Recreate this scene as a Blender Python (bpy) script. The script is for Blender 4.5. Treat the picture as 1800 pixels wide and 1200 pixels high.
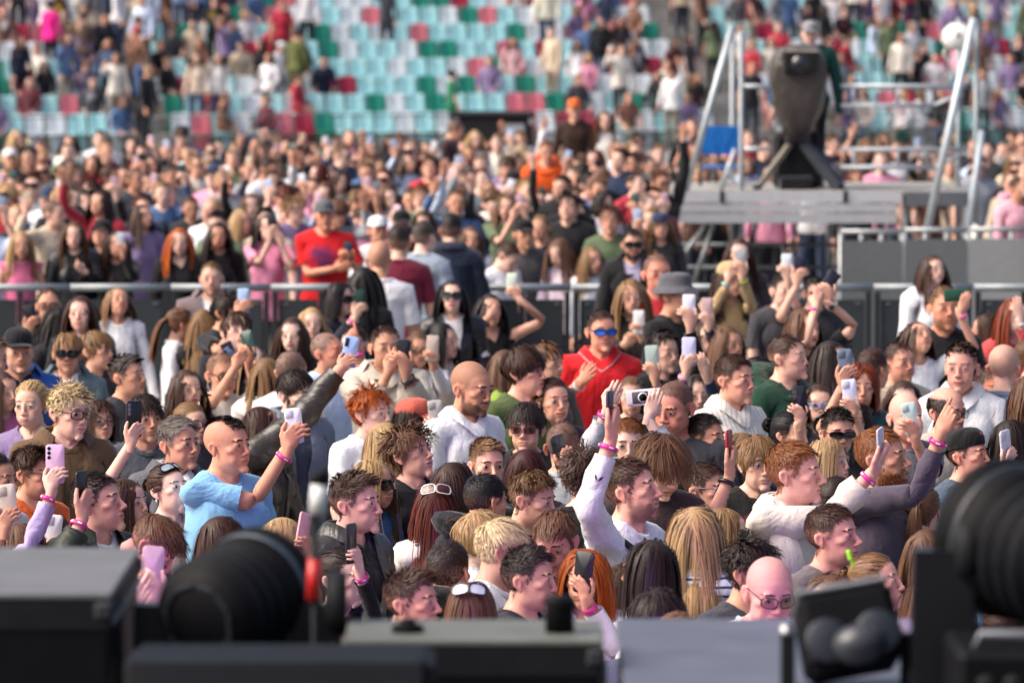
import bpy, math, random
import numpy as np
from mathutils import Vector, Matrix, Euler

random.seed(7)
RNG = np.random.default_rng(7)
for _o in list(bpy.data.objects):
    bpy.data.objects.remove(_o)
scene = bpy.context.scene
COL = scene.collection

# ------------------------------------------------------------------ camera, sky, sun, exposure
CAM_H = 3.75            # photographer's lens above the pitch
FPX = 10000.0           # focal length in pixels of the 1800 px wide photograph (200 mm on full frame)
HORIZ = -50.0           # the horizon lies above the frame
PITCH = math.atan((600.0 - HORIZ) / FPX)
cam_d = bpy.data.cameras.new('camera')
cam = bpy.data.objects.new('camera', cam_d)
COL.objects.link(cam)
cam.location = (0, 0, CAM_H)
cam.rotation_euler = (math.pi / 2 - PITCH, 0, 0)
cam_d.sensor_width = 36.0
cam_d.lens = 200.0
cam_d.clip_start = 0.1
cam_d.clip_end = 2000
cam_d.dof.use_dof = True
cam_d.dof.focus_distance = 24.0
cam_d.dof.aperture_fstop = 4.7
cam_d.dof.aperture_blades = 0
scene.camera = cam

world = bpy.data.worlds.new('World')
scene.world = world
world.use_nodes = True
SUN_EL, SUN_AZ = math.radians(46), math.radians(-104)   # azimuth from +Y towards +X (the sun stands to the left)
_nt = world.node_tree
_bg = _nt.nodes['Background']
_sky = _nt.nodes.new('ShaderNodeTexSky')
_sky.sky_type = 'NISHITA'
_sky.sun_disc = False
_sky.sun_elevation = SUN_EL
_sky.sun_rotation = SUN_AZ
_sky.air_density = 0.7
_sky.dust_density = 7.0
_sky.ozone_density = 0.3
_nt.links.new(_sky.outputs[0], _bg.inputs[0])
_bg.inputs[1].default_value = 0.125
sun_d = bpy.data.lights.new('sun', 'SUN')
sun = bpy.data.objects.new('sun', sun_d)
COL.objects.link(sun)
sun_d.energy = 1.1
sun_d.angle = math.radians(50)
sun_d.color = (1.0, 0.93, 0.84)
_sv = Vector((math.sin(SUN_AZ) * math.cos(SUN_EL), math.cos(SUN_AZ) * math.cos(SUN_EL), math.sin(SUN_EL)))
sun.rotation_euler = (-_sv).to_track_quat('-Z', 'Y').to_euler()

scene.view_settings.view_transform = 'Standard'
scene.view_settings.look = 'None'
scene.view_settings.exposure = 1.05
scene.view_settings.gamma = 1.0
scene.cycles.use_denoising = True
try:
    scene.cycles.denoiser = 'OPENIMAGEDENOISE'
except Exception:
    pass
scene.cycles.max_bounces = 6
scene.cycles.diffuse_bounces = 3
scene.cycles.glossy_bounces = 3
scene.cycles.transparent_max_bounces = 8
scene.cycles.transmission_bounces = 4
scene.cycles.caustics_reflective = False
scene.cycles.caustics_refractive = False
scene.cycles.sample_clamp_indirect = 6.0

# ------------------------------------------------------------------ helpers
CP, SP = math.cos(PITCH), math.sin(PITCH)

def at(x, y, d):
    """Point at horizontal distance d (metres along +Y) seen at photo pixel (x, y)."""
    u = (x - 900.0) / FPX
    v = (600.0 - y) / FPX
    dy = CP + v * SP
    dz = -SP + v * CP
    t = d / dy
    return np.array([u * t, d, CAM_H + dz * t])

def lin(hexs):
    """sRGB hex string -> linear rgb"""
    c = [int(hexs[i:i + 2], 16) / 255.0 for i in (0, 2, 4)]
    return np.array([v / 12.92 if v <= 0.04045 else ((v + 0.055) / 1.055) ** 2.4 for v in c])

def smooth(a, b, x):
    t = np.clip((x - a) / (b - a), 0, 1)
    return t * t * (3 - 2 * t)

def nrm(v):
    return v / (np.linalg.norm(v, axis=-1, keepdims=True) + 1e-12)

class MB:
    """Collects numpy triangles (verts, faces, colour, material slot) into one mesh."""
    def __init__(self):
        self.v, self.f, self.c, self.m, self.n, self.s = [], [], [], [], 0, []
        self.r = []; self.nn = []; self.custom = False
    def add(self, v, f, col=(0.8, 0.8, 0.8), mat=0, smooth=True, rest=None, normals=None):
        v = np.asarray(v, dtype=np.float64).reshape(-1, 3)
        f = np.asarray(f, dtype=np.int64)
        if f.ndim == 2 and f.shape[1] == 4:
            f = np.concatenate([f[:, [0, 1, 2]], f[:, [0, 2, 3]]])
        col = np.asarray(col, dtype=np.float64)
        if col.ndim == 1:
            col = np.tile(col[:3], (len(v), 1))
        self.v.append(v); self.f.append(f + self.n); self.c.append(col)
        self.m.append(np.full(len(f), mat, dtype=np.int32) if np.isscalar(mat) else np.asarray(mat, dtype=np.int32))
        self.s.append(np.full(len(f), smooth, dtype=bool))
        self.r.append(v if rest is None else rest)
        if normals is not None: self.custom = True
        self.nn.append(np.zeros_like(v) if normals is None else normals)
        self.n += len(v)
        return self
    def xform(self, M):
        M = np.array(M)
        self.v = [p @ M[:3, :3].T + M[:3, 3] for p in self.v]
        return self
    def mesh(self, name, mats):
        v = np.concatenate(self.v); f = np.concatenate(self.f); c = np.concatenate(self.c)
        m = np.concatenate(self.m); s = np.concatenate(self.s); r = np.concatenate(self.r)
        me = bpy.data.meshes.new(name)
        me.vertices.add(len(v)); me.vertices.foreach_set('co', v.astype(np.float32).ravel())
        me.loops.add(len(f) * 3); me.loops.foreach_set('vertex_index', f.astype(np.int32).ravel())
        me.polygons.add(len(f))
        me.polygons.foreach_set('loop_start', np.arange(0, len(f) * 3, 3, dtype=np.int32))
        me.polygons.foreach_set('loop_total', np.full(len(f), 3, dtype=np.int32))
        me.polygons.foreach_set('material_index', m)
        me.polygons.foreach_set('use_smooth', s)
        ca = me.color_attributes.new('col', 'FLOAT_COLOR', 'POINT')
        ca.data.foreach_set('color', np.concatenate([c, np.ones((len(c), 1))], 1).astype(np.float32).ravel())
        ra = me.attributes.new('rest', 'FLOAT_VECTOR', 'POINT')
        ra.data.foreach_set('vector', r.astype(np.float32).ravel())
        for mt in (mats if isinstance(mats, (list, tuple)) else [mats]):
            me.materials.append(mt)
        me.update(calc_edges=True)
        if self.custom:
            me.normals_split_custom_set_from_vertices(np.concatenate(self.nn).astype(np.float32))
        return me
    def build(self, name, mats, parent=None, loc=None):
        o = bpy.data.objects.new(name, self.mesh(name, mats))
        COL.objects.link(o)
        if loc is not None:
            o.location = loc
        if parent is not None:
            o.parent = parent
        return o

def tag(o, label=None, cat=None, group=None, kind=None):
    if label: o['label'] = label
    if cat: o['category'] = cat
    if group: o['group'] = group
    if kind: o['kind'] = kind
    return o

def empty(name, loc=(0, 0, 0), rz=0.0):
    o = bpy.data.objects.new(name, None)
    o.empty_display_size = 0.1
    COL.objects.link(o)
    o.location = loc
    o.rotation_euler = (0, 0, rz)
    return o

# --- shapes: each returns (verts, faces)
def box(c, s, bev=0.0):
    """box centred at c with full size s, edges chamfered by bev"""
    x, y, z = [k / 2.0 for k in s]
    if bev <= 0:
        v = np.array([[a, b, d] for a in (-x, x) for b in (-y, y) for d in (-z, z)]) + np.array(c)
        f = [[0, 1, 3, 2], [4, 6, 7, 5], [0, 4, 5, 1], [2, 3, 7, 6], [0, 2, 6, 4], [1, 5, 7, 3]]
        return v, np.array(f)
    b = min(bev, x * .9, y * .9, z * .9)
    vs = []
    idx = {}
    for sx in (-1, 1):
        for sy in (-1, 1):
            for sz in (-1, 1):
                idx[(sx, sy, sz, 0)] = len(vs); vs.append((sx * x, sy * (y - b), sz * (z - b)))
                idx[(sx, sy, sz, 1)] = len(vs); vs.append((sx * (x - b), sy * y, sz * (z - b)))
                idx[(sx, sy, sz, 2)] = len(vs); vs.append((sx * (x - b), sy * (y - b), sz * z))
    f = []
    for ax in range(3):
        o1, o2 = [k for k in range(3) if k != ax]
        for sg in (-1, 1):
            q = []
            for (p, r) in ((-1, -1), (1, -1), (1, 1), (-1, 1)):
                k = [0, 0, 0]; k[ax] = sg; k[o1] = p; k[o2] = r
                q.append(idx[(k[0], k[1], k[2], ax)])
            f.append(q)
    for ax in range(3):
        o1, o2 = [k for k in range(3) if k != ax]
        for p in (-1, 1):
            for r in (-1, 1):
                a = [0, 0, 0]; a[o1] = p; a[o2] = r
                lo = list(a); lo[ax] = -1; hi = list(a); hi[ax] = 1
                f.append([idx[(*lo, o1)], idx[(*hi, o1)], idx[(*hi, o2)], idx[(*lo, o2)]])
    tr = []
    for sx in (-1, 1):
        for sy in (-1, 1):
            for sz in (-1, 1):
                tr.append([idx[(sx, sy, sz, 0)], idx[(sx, sy, sz, 1)], idx[(sx, sy, sz, 2)]])
    f = np.array(f)
    f = np.concatenate([f[:, [0, 1, 2]], f[:, [0, 2, 3]], np.array(tr)])
    v = np.array(vs)
    # orient outwards
    cen = v[f].mean(1)
    n = np.cross(v[f[:, 1]] - v[f[:, 0]], v[f[:, 2]] - v[f[:, 0]])
    flip = (n * cen).sum(1) < 0
    f[flip] = f[flip][:, [0, 2, 1]]
    return v + np.array(c), f

def loft(rings, cap=True, close=True):
    """rings: list of (n,3) arrays -> quads between them"""
    n = len(rings[0]); k = len(rings)
    v = np.concatenate(rings)
    f = []
    m = n if close else n - 1
    a = np.arange(m); b = (a + 1) % n
    for i in range(k - 1):
        o = i * n; p = o + n
        f.append(np.stack([o + a, o + b, p + b, p + a], 1))
    f = np.concatenate(f)
    f = np.concatenate([f[:, [0, 1, 2]], f[:, [0, 2, 3]]])
    if cap and close:
        e = []
        v = np.concatenate([v, rings[0].mean(0)[None], rings[-1].mean(0)[None]])
        c0, c1 = n * k, n * k + 1
        for i in range(n):
            j = (i + 1) % n
            e.append([c0, j, i]); e.append([c1, (k - 1) * n + i, (k - 1) * n + j])
        f = np.concatenate([f, np.array(e)])
    return v, f

def frames(path):
    path = np.asarray(path, float)
    t = np.gradient(path, axis=0)
    t = nrm(t)
    ref = np.array([0, 0, 1.0]) if abs(t[0][2]) < 0.9 else np.array([1.0, 0, 0])
    us, vs = [], []
    u = nrm(np.cross(t[0], ref))
    for k in range(len(path)):
        u = nrm(u - t[k] * (u @ t[k]))
        us.append(u); vs.append(np.cross(t[k], u))
    return np.array(us), np.array(vs)

def tube(path, r, n=8, cap=True):
    path = np.asarray(path, float)
    us, vs = frames(path)
    rr = np.broadcast_to(np.asarray(r, float), (len(path),))
    an = np.linspace(0, 2 * np.pi, n, endpoint=False)
    rings = [path[k] + rr[k] * (np.cos(an)[:, None] * us[k] + np.sin(an)[:, None] * vs[k]) for k in range(len(path))]
    return loft(rings, cap)

def bar(a, b, r, n=8):
    return tube([a, b], r, n)

def beam(a, b, w, h, up=(0, 0, 1)):
    a = np.array(a, float); b = np.array(b, float)
    t = nrm(b - a); up = np.array(up, float)
    u = np.cross(t, up)
    if np.linalg.norm(u) < 1e-4: u = np.cross(t, np.array([1.0, 0, 0]))
    u = nrm(u); v = np.cross(u, t)
    rg = []
    for p in (a, b):
        rg.append(np.array([p + u * sx * w / 2 + v * sy * h / 2 for sx, sy in ((-1, -1), (1, -1), (1, 1), (-1, 1))]))
    return loft(rg)

def lathe(prof, n=24, axis='z', c=(0, 0, 0)):
    """prof: list of (radius, height)"""
    an = np.linspace(0, 2 * np.pi, n, endpoint=False)
    rings = []
    for r, h in prof:
        p = np.stack([r * np.cos(an), r * np.sin(an), np.full(n, h)], 1)
        if axis == 'y': p = p[:, [0, 2, 1]] * np.array([1, 1, -1])
        if axis == 'x': p = p[:, [2, 1, 0]] * np.array([1, 1, -1])
        rings.append(p + np.array(c))
    return loft(rings)

def ico_ball(c, r, seg=8, ring=6):
    prof = [(max(1e-4, math.sin(math.pi * k / ring)), -math.cos(math.pi * k / ring)) for k in range(ring + 1)]
    v, f = lathe(prof, seg)
    return v * np.array(r) + np.array(c), f

# ------------------------------------------------------------------ materials
def material(name):
    m = bpy.data.materials.new(name)
    m.use_nodes = True
    nt = m.node_tree
    return m, nt, nt.nodes['Principled BSDF']

def attr_mat(name, rough=0.6, spec=0.4, bump=None, mottle=0.0, mscale=40.0, metallic=0.0, sheen=0.0, sss=0.0, coat=0.0, aniso=0.0, use_rest=True, stretch=None):
    """Colour from the mesh's own colour layer, with fine procedural variation and relief."""
    m, nt, bs = material(name)
    at_ = nt.nodes.new('ShaderNodeAttribute'); at_.attribute_name = 'col'
    out = at_.outputs['Color']
    co = nt.nodes.new('ShaderNodeAttribute'); co.attribute_name = 'rest'
    vec = co.outputs['Vector']
    if mottle > 0:
        nz = nt.nodes.new('ShaderNodeTexNoise'); nz.inputs['Scale'].default_value = mscale; nz.inputs['Detail'].default_value = 4
        nt.links.new(vec, nz.inputs['Vector'])
        mr = nt.nodes.new('ShaderNodeMapRange')
        mr.inputs[1].default_value = 0.25; mr.inputs[2].default_value = 0.75
        mr.inputs[3].default_value = 1 - mottle; mr.inputs[4].default_value = 1 + mottle
        nt.links.new(nz.outputs[0], mr.inputs[0])
        mx = nt.nodes.new('ShaderNodeMix'); mx.data_type = 'RGBA'; mx.blend_type = 'MULTIPLY'; mx.inputs[0].default_value = 1
        nt.links.new(out, mx.inputs[6]); nt.links.new(mr.outputs[0], mx.inputs[7])
        out = mx.outputs[2]
    nt.links.new(out, bs.inputs['Base Color'])
    bs.inputs['Roughness'].default_value = rough
    bs.inputs['Specular IOR Level'].default_value = spec
    bs.inputs['Metallic'].default_value = metallic
    if sheen: bs.inputs['Sheen Weight'].default_value = sheen
    if coat: bs.inputs['Coat Weight'].default_value = coat
    if sss:
        bs.inputs['Subsurface Weight'].default_value = sss
        bs.inputs['Subsurface Radius'].default_value = (0.012, 0.005, 0.003)
        bs.inputs['Subsurface Scale'].default_value = 1.0
    if bump:
        last = None
        for (kind, sc, dist, strength) in bump:
            bp = nt.nodes.new('ShaderNodeBump'); bp.inputs['Strength'].default_value = strength; bp.inputs['Distance'].default_value = dist
            if kind == 'noise':
                t = nt.nodes.new('ShaderNodeTexNoise'); t.inputs['Scale'].default_value = sc; t.inputs['Detail'].default_value = 3
                t.inputs['Distortion'].default_value = 0.6
            elif kind == 'wave':
                t = nt.nodes.new('ShaderNodeTexWave'); t.inputs['Scale'].default_value = sc; t.inputs['Distortion'].default_value = 6; t.inputs['Detail'].default_value = 2
            mp = nt.nodes.new('ShaderNodeMapping')
            if stretch: mp.inputs['Scale'].default_value = stretch
            nt.links.new(vec, mp.inputs['Vector']); nt.links.new(mp.outputs[0], t.inputs['Vector'])
            nt.links.new(t.outputs[0], bp.inputs['Height'])
            if last is not None: nt.links.new(last, bp.inputs['Normal'])
            last = bp.outputs[0]
        nt.links.new(last, bs.inputs['Normal'])
    return m

M = {}
M['skin'] = attr_mat('skin', rough=0.56, spec=0.3, mottle=0.07, mscale=55, sss=0.12, bump=[('noise', 420, 0.0006, 0.25)])
M['hair'] = attr_mat('hair', rough=0.5, spec=0.3, mottle=0.12, mscale=60)
M['cloth'] = attr_mat('cloth', rough=0.85, spec=0.2, mottle=0.05, mscale=120, sheen=0.15, bump=[('noise', 9, 0.05, 0.6), ('noise', 26, 0.014, 0.45)], stretch=(1.0, 1.0, 0.5))
M['leather'] = attr_mat('leather', rough=0.36, spec=0.5, mottle=0.1, mscale=70, bump=[('noise', 12, 0.035, 0.7), ('noise', 34, 0.012, 0.5)], stretch=(1.0, 1.0, 0.5))
M['nylon'] = attr_mat('nylon', rough=0.55, spec=0.4, mottle=0.05, mscale=90, bump=[('noise', 10, 0.04, 0.7), ('noise', 28, 0.015, 0.5)], stretch=(1.0, 1.0, 0.5))
M['denim'] = attr_mat('denim', rough=0.9, spec=0.15, mottle=0.22, mscale=160, bump=[('noise', 11, 0.03, 0.6), ('noise', 300, 0.002, 0.4)])
M['plastic'] = attr_mat('plastic', rough=0.32, spec=0.5, mottle=0.03)
M['gloss'] = attr_mat('gloss', rough=0.08, spec=0.6)
M['matte'] = attr_mat('matte', rough=0.8, spec=0.25, mottle=0.08, mscale=14)
M['metal'] = attr_mat('metal', rough=0.38, metallic=0.85, mottle=0.12, mscale=9)
M['dullmetal'] = attr_mat('dull_metal', rough=0.5, metallic=0.45, mottle=0.15, mscale=6)

def lens_mat(name, rgb, alpha):
    m, nt, bs = material(name)
    tr = nt.nodes.new('ShaderNodeBsdfTransparent'); tr.inputs[0].default_value = (*rgb, 1)
    gl = nt.nodes.new('ShaderNodeBsdfGlossy'); gl.inputs['Roughness'].default_value = 0.06
    fr = nt.nodes.new('ShaderNodeFresnel'); fr.inputs[0].default_value = 1.5
    mx = nt.nodes.new('ShaderNodeMixShader')
    nt.links.new(fr.outputs[0], mx.inputs[0]); nt.links.new(tr.outputs[0], mx.inputs[1]); nt.links.new(gl.outputs[0], mx.inputs[2])
    nt.links.new(mx.outputs[0], nt.nodes['Material Output'].inputs[0])
    return m
M['lens_clear'] = lens_mat('clear_lens', (0.9, 0.92, 0.95), 0.2)
M['lens_tint'] = lens_mat('tinted_lens', (0.35, 0.22, 0.25), 0.2)

def stripe_mat(name, axis, scale, dark, light, thr):
    m, nt, bs = material(name)
    co = nt.nodes.new('ShaderNodeAttribute'); co.attribute_name = 'rest'
    sp = nt.nodes.new('ShaderNodeSeparateXYZ'); nt.links.new(co.outputs['Vector'], sp.inputs[0])
    mu = nt.nodes.new('ShaderNodeMath'); mu.operation = 'MULTIPLY'; mu.inputs[1].default_value = scale; nt.links.new(sp.outputs[axis], mu.inputs[0])
    fr = nt.nodes.new('ShaderNodeMath'); fr.operation = 'FRACT'; nt.links.new(mu.outputs[0], fr.inputs[0])
    gt = nt.nodes.new('ShaderNodeMath'); gt.operation = 'GREATER_THAN'; gt.inputs[1].default_value = thr; nt.links.new(fr.outputs[0], gt.inputs[0])
    mx = nt.nodes.new('ShaderNodeMix'); mx.data_type = 'RGBA'; mx.inputs[6].default_value = (*light, 1); mx.inputs[7].default_value = (*dark, 1)
    nt.links.new(gt.outputs[0], mx.inputs[0]); nt.links.new(mx.outputs[2], bs.inputs['Base Color'])
    nz = nt.nodes.new('ShaderNodeTexNoise'); nz.inputs['Scale'].default_value = 12; nt.links.new(co.outputs['Vector'], nz.inputs['Vector'])
    bp = nt.nodes.new('ShaderNodeBump'); bp.inputs['Strength'].default_value = .6; bp.inputs['Distance'].default_value = .03
    nt.links.new(nz.outputs[0], bp.inputs['Height']); nt.links.new(bp.outputs[0], bs.inputs['Normal'])
    bs.inputs['Roughness'].default_value = .85
    return m
M['stripe_v'] = stripe_mat('pinstripe_cloth', 0, 40, (.48, .44, .38), (.72, .70, .67), .75)
M['stripe_h'] = stripe_mat('breton_stripe_cloth', 2, 32, (.05, .06, .13), (.72, .72, .76), .72)

# ------------------------------------------------------------------ figure templates (signed distance -> surface nets)
def ell(P, c, r):
    q = (P - np.array(c, np.float32)) / np.array(r, np.float32)
    k0 = np.sqrt((q * q).sum(-1)) + 1e-9
    q2 = q / np.array(r, np.float32)
    k1 = np.sqrt((q2 * q2).sum(-1)) + 1e-9
    return k0 * (k0 - 1.0) / k1

def cone(P, a, b, r1, r2):
    a = np.array(a, np.float32); b = np.array(b, np.float32)
    ab = b - a
    t = np.clip(((P - a) @ ab) / float(ab @ ab), 0, 1)
    d = P - a - t[..., None] * ab
    return np.sqrt((d * d).sum(-1)) - (r1 + (r2 - r1) * t)

def smin(a, b, k):
    h = np.clip(0.5 + 0.5 * (b - a) / k, 0, 1)
    return b + (a - b) * h - k * h * (1 - h)

def smax(a, b, k):
    return -smin(-a, -b, k)

def surface_nets(fn, lo, hi, h):
    lo = np.array(lo, np.float32); hi = np.array(hi, np.float32)
    n = np.ceil((hi - lo) / h).astype(int) + 1
    ax = [lo[k] + h * np.arange(n[k], dtype=np.float32) for k in range(3)]
    P = np.stack(np.meshgrid(*ax, indexing='ij'), -1)
    V = fn(P)
    S = V < 0
    nx, ny, nz = n
    acc = np.zeros((nx - 1, ny - 1, nz - 1, 3), np.float32)
    cnt = np.zeros((nx - 1, ny - 1, nz - 1), np.float32)
    corners = [(i, j, k) for i in (0, 1) for j in (0, 1) for k in (0, 1)]
    for a in corners:
        for d in range(3):
            if a[d] == 1: continue
            b = list(a); b[d] = 1
            sa = V[a[0]:nx - 1 + a[0], a[1]:ny - 1 + a[1], a[2]:nz - 1 + a[2]]
            sb = V[b[0]:nx - 1 + b[0], b[1]:ny - 1 + b[1], b[2]:nz - 1 + b[2]]
            cr = (sa < 0) != (sb < 0)
            t = np.where(cr, sa / np.where(cr, sa - sb, 1), 0)
            for k in range(3):
                acc[..., k] += np.where(cr, a[k] + (t if k == d else 0), 0)
            cnt += cr
    act = cnt > 0
    ids = np.full(act.shape, -1, np.int64)
    ids[act] = np.arange(act.sum())
    base = np.argwhere(act).astype(np.float32)
    verts = lo + h * (base + acc[act] / cnt[act][:, None])
    quads = []
    for d in range(3):
        o = [k for k in range(3) if k != d]
        sl = [slice(1, -1)] * 3; sl[d] = slice(0, -1)
        sl2 = [slice(1, -1)] * 3; sl2[d] = slice(1, None)
        s0, s1 = S[tuple(sl)], S[tuple(sl2)]
        e = np.argwhere(s0 != s1)
        flip = s0[s0 != s1]
        g = e.copy(); g[:, o[0]] += 1; g[:, o[1]] += 1
        c = []
        for (da, db) in ((-1, -1), (0, -1), (0, 0), (-1, 0)):
            q = g.copy(); q[:, o[0]] += da; q[:, o[1]] += db
            c.append(ids[q[:, 0], q[:, 1], q[:, 2]])
        c = np.stack(c, 1)
        if d == 1: flip = ~flip
        c[~flip] = c[~flip][:, ::-1]
        quads.append(c)
    quads = np.concatenate(quads)
    quads = quads[(quads >= 0).all(1)]
    return verts.astype(np.float64), np.concatenate([quads[:, [0, 1, 2]], quads[:, [0, 2, 3]]])

def decimate(v, f, target):
    me = bpy.data.meshes.new('tmp')
    me.vertices.add(len(v)); me.vertices.foreach_set('co', v.astype(np.float32).ravel())
    me.loops.add(len(f) * 3); me.loops.foreach_set('vertex_index', f.astype(np.int32).ravel())
    me.polygons.add(len(f))
    me.polygons.foreach_set('loop_start', np.arange(0, len(f) * 3, 3, dtype=np.int32))
    me.polygons.foreach_set('loop_total', np.full(len(f), 3, dtype=np.int32))
    me.update(calc_edges=True)
    o = bpy.data.objects.new('tmp', me); COL.objects.link(o)
    md = o.modifiers.new('d', 'DECIMATE'); md.ratio = target / len(f); md.use_collapse_triangulate = True
    dg = bpy.context.evaluated_depsgraph_get()
    em = o.evaluated_get(dg).to_mesh()
    nv = np.empty(len(em.vertices) * 3, np.float32); em.vertices.foreach_get('co', nv)
    em.calc_loop_triangles()
    nf = np.empty(len(em.loop_triangles) * 3, np.int32); em.loop_triangles.foreach_get('vertices', nf)
    o.evaluated_get(dg).to_mesh_clear()
    bpy.data.objects.remove(o); bpy.data.meshes.remove(me)
    return nv.reshape(-1, 3).astype(np.float64), nf.reshape(-1, 3).astype(np.int64)

def vnormals(v, f):
    fn = np.cross(v[f[:, 1]] - v[f[:, 0]], v[f[:, 2]] - v[f[:, 0]])
    n = np.zeros_like(v)
    for k in range(3):
        np.add.at(n, f[:, k], fn)
    return nrm(n)

# ---- head, in millimetres: the face looks along -y, z up, origin midway between the ears
def head_sdf(P):
    X = np.abs(P[..., 0]); Q = np.stack([X, P[..., 1], P[..., 2]], -1)
    d = ell(P, (0, 10, 33), (74, 92, 84))
    d = smin(d, ell(P, (0, -20, 24), (66, 68, 70)), 14)
    d = smin(d, ell(P, (0, -26, -30), (60, 58, 78)), 16)
    d = smin(d, ell(P, (0, -36, -66), (50, 50, 46)), 14)
    d = smin(d, ell(Q, (37, -4, -60), (15, 28, 28)), 16)            # jaw corner
    d = smin(d, ell(P, (0, -82, -96), (21, 15, 17)), 12)            # chin
    d = smin(d, ell(Q, (45, -56, -16), (20, 20, 16)), 14)           # cheekbone
    d = smin(d, ell(Q, (32, -66, -48), (20, 16, 26)), 14)           # cheek
    d = smin(d, ell(Q, (24, -80, 24), (26, 9, 8)), 9)               # brow ridge
    d = smax(d, -ell(Q, (33, -100, 4), (19, 16, 11)), 8)             # eye socket
    d = smin(d, ell(Q, (32, -73.5, 3), (17, 15.6, 14)), 4)              # lids
    nose = cone(P, (0, -85, 17), (0, -101, -25), 6.8, 9)
    nose = smin(nose, ell(P, (0, -104, -29.5), (10.5, 10.5, 9.5)), 6)
    nose = smin(nose, ell(Q, (12, -96, -34), (7.5, 9, 7)), 5)
    d = smin(d, nose, 7)
    d = smax(d, -ell(Q, (6, -101, -40), (3.2, 6, 3)), 2)
    d = smin(d, ell(P, (0, -76, -62), (28, 19, 24)), 10)            # muzzle
    d = smin(d, ell(P, (0, -91.5, -56.5), (22, 6.5, 4.8)), 3.5)
    d = smin(d, ell(P, (0, -90.5, -67.5), (19, 7.5, 5.8)), 3.5)
    d = smax(d, -ell(P, (0, -102, -61.8), (23, 8, 1.5)), 2.2)
    d = smax(d, -ell(P, (0, -103, -79), (22, 9, 5)), 6)             # dip under the lip
    d = smax(d, -ell(Q, (32, -94, 2.0), (14.4, 12, 4.7)), 1.0)        # eye opening
    # ear
    c, s = math.cos(0.42), math.sin(0.42)
    ex = X - 74; ey = P[..., 1] - 16; ez = P[..., 2] + 8
    ey2 = ey - 0.22 * ez
    u = ex * c - ey2 * s; w = ex * s + ey2 * c
    E = np.stack([u, w, ez], -1)
    ear = ell(E, (2, 5, 3), (6, 17, 24))
    ear = smin(ear, ell(E, (1, -1, -22), (5, 9, 11)), 6)
    ear = smax(ear, -ell(E, (8, 2, 3), (5.5, 9.5, 15)), 3)
    d = smin(d, ear, 4)
    # neck and the slope to the shoulders
    nk = cone(P, (0, 14, -60), (0, 34, -150), 46, 48)
    nk = smin(nk, ell(P, (0, -14, -128), (17, 22, 40)), 14)
    nk = smin(nk, cone(P, (0, 34, -140), (0, 36, -214), 48, 58), 20)
    d = smin(d, nk, 12)
    return d

def make_heads():
    v, f = surface_nets(head_sdf, (-130, -128, -226), (130, 128, 126), 3.4)
    keep = v[:, 2] > -216
    out = []
    for tgt in (4600, 1300, 280):
        a, b = decimate(v, f, tgt)
        out.append((a, b))
    return out
HEADS = make_heads()

HAIRLINE_A = np.radians([0, 20, 38, 50, 60, 72, 82, 96, 108, 122, 140, 180])
HAIRLINE_Z = np.array([74, 72, 66, 54, 34, -2, -14, 26, 8, -40, -66, -74.0])
def scalp_mask(p, rec=0.0, soft=8.0):
    """how much hair grows at head points p (mm); rec lifts the front hairline"""
    a = np.arctan2(np.abs(p[:, 0]), -(p[:, 1] - 0))
    z = np.interp(a, HAIRLINE_A, HAIRLINE_Z)
    z = z + rec * np.exp(-(a / 0.95) ** 2)
    m = smooth(-soft, soft, p[:, 2] - z)
    ear = (np.abs(p[:, 0]) > 71) & (p[:, 2] < 24) & (np.abs(p[:, 1] - 14) < 30)
    m = np.where(ear, 0, m)
    return m

def g3(p, c, s):
    q = (p - np.array(c)) / np.array(s)
    return np.exp(-(q * q).sum(-1))

def gx(p, c, s):
    q = np.stack([np.abs(p[:, 0]), p[:, 1], p[:, 2]], 1)
    return g3(q, c, s)

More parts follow.
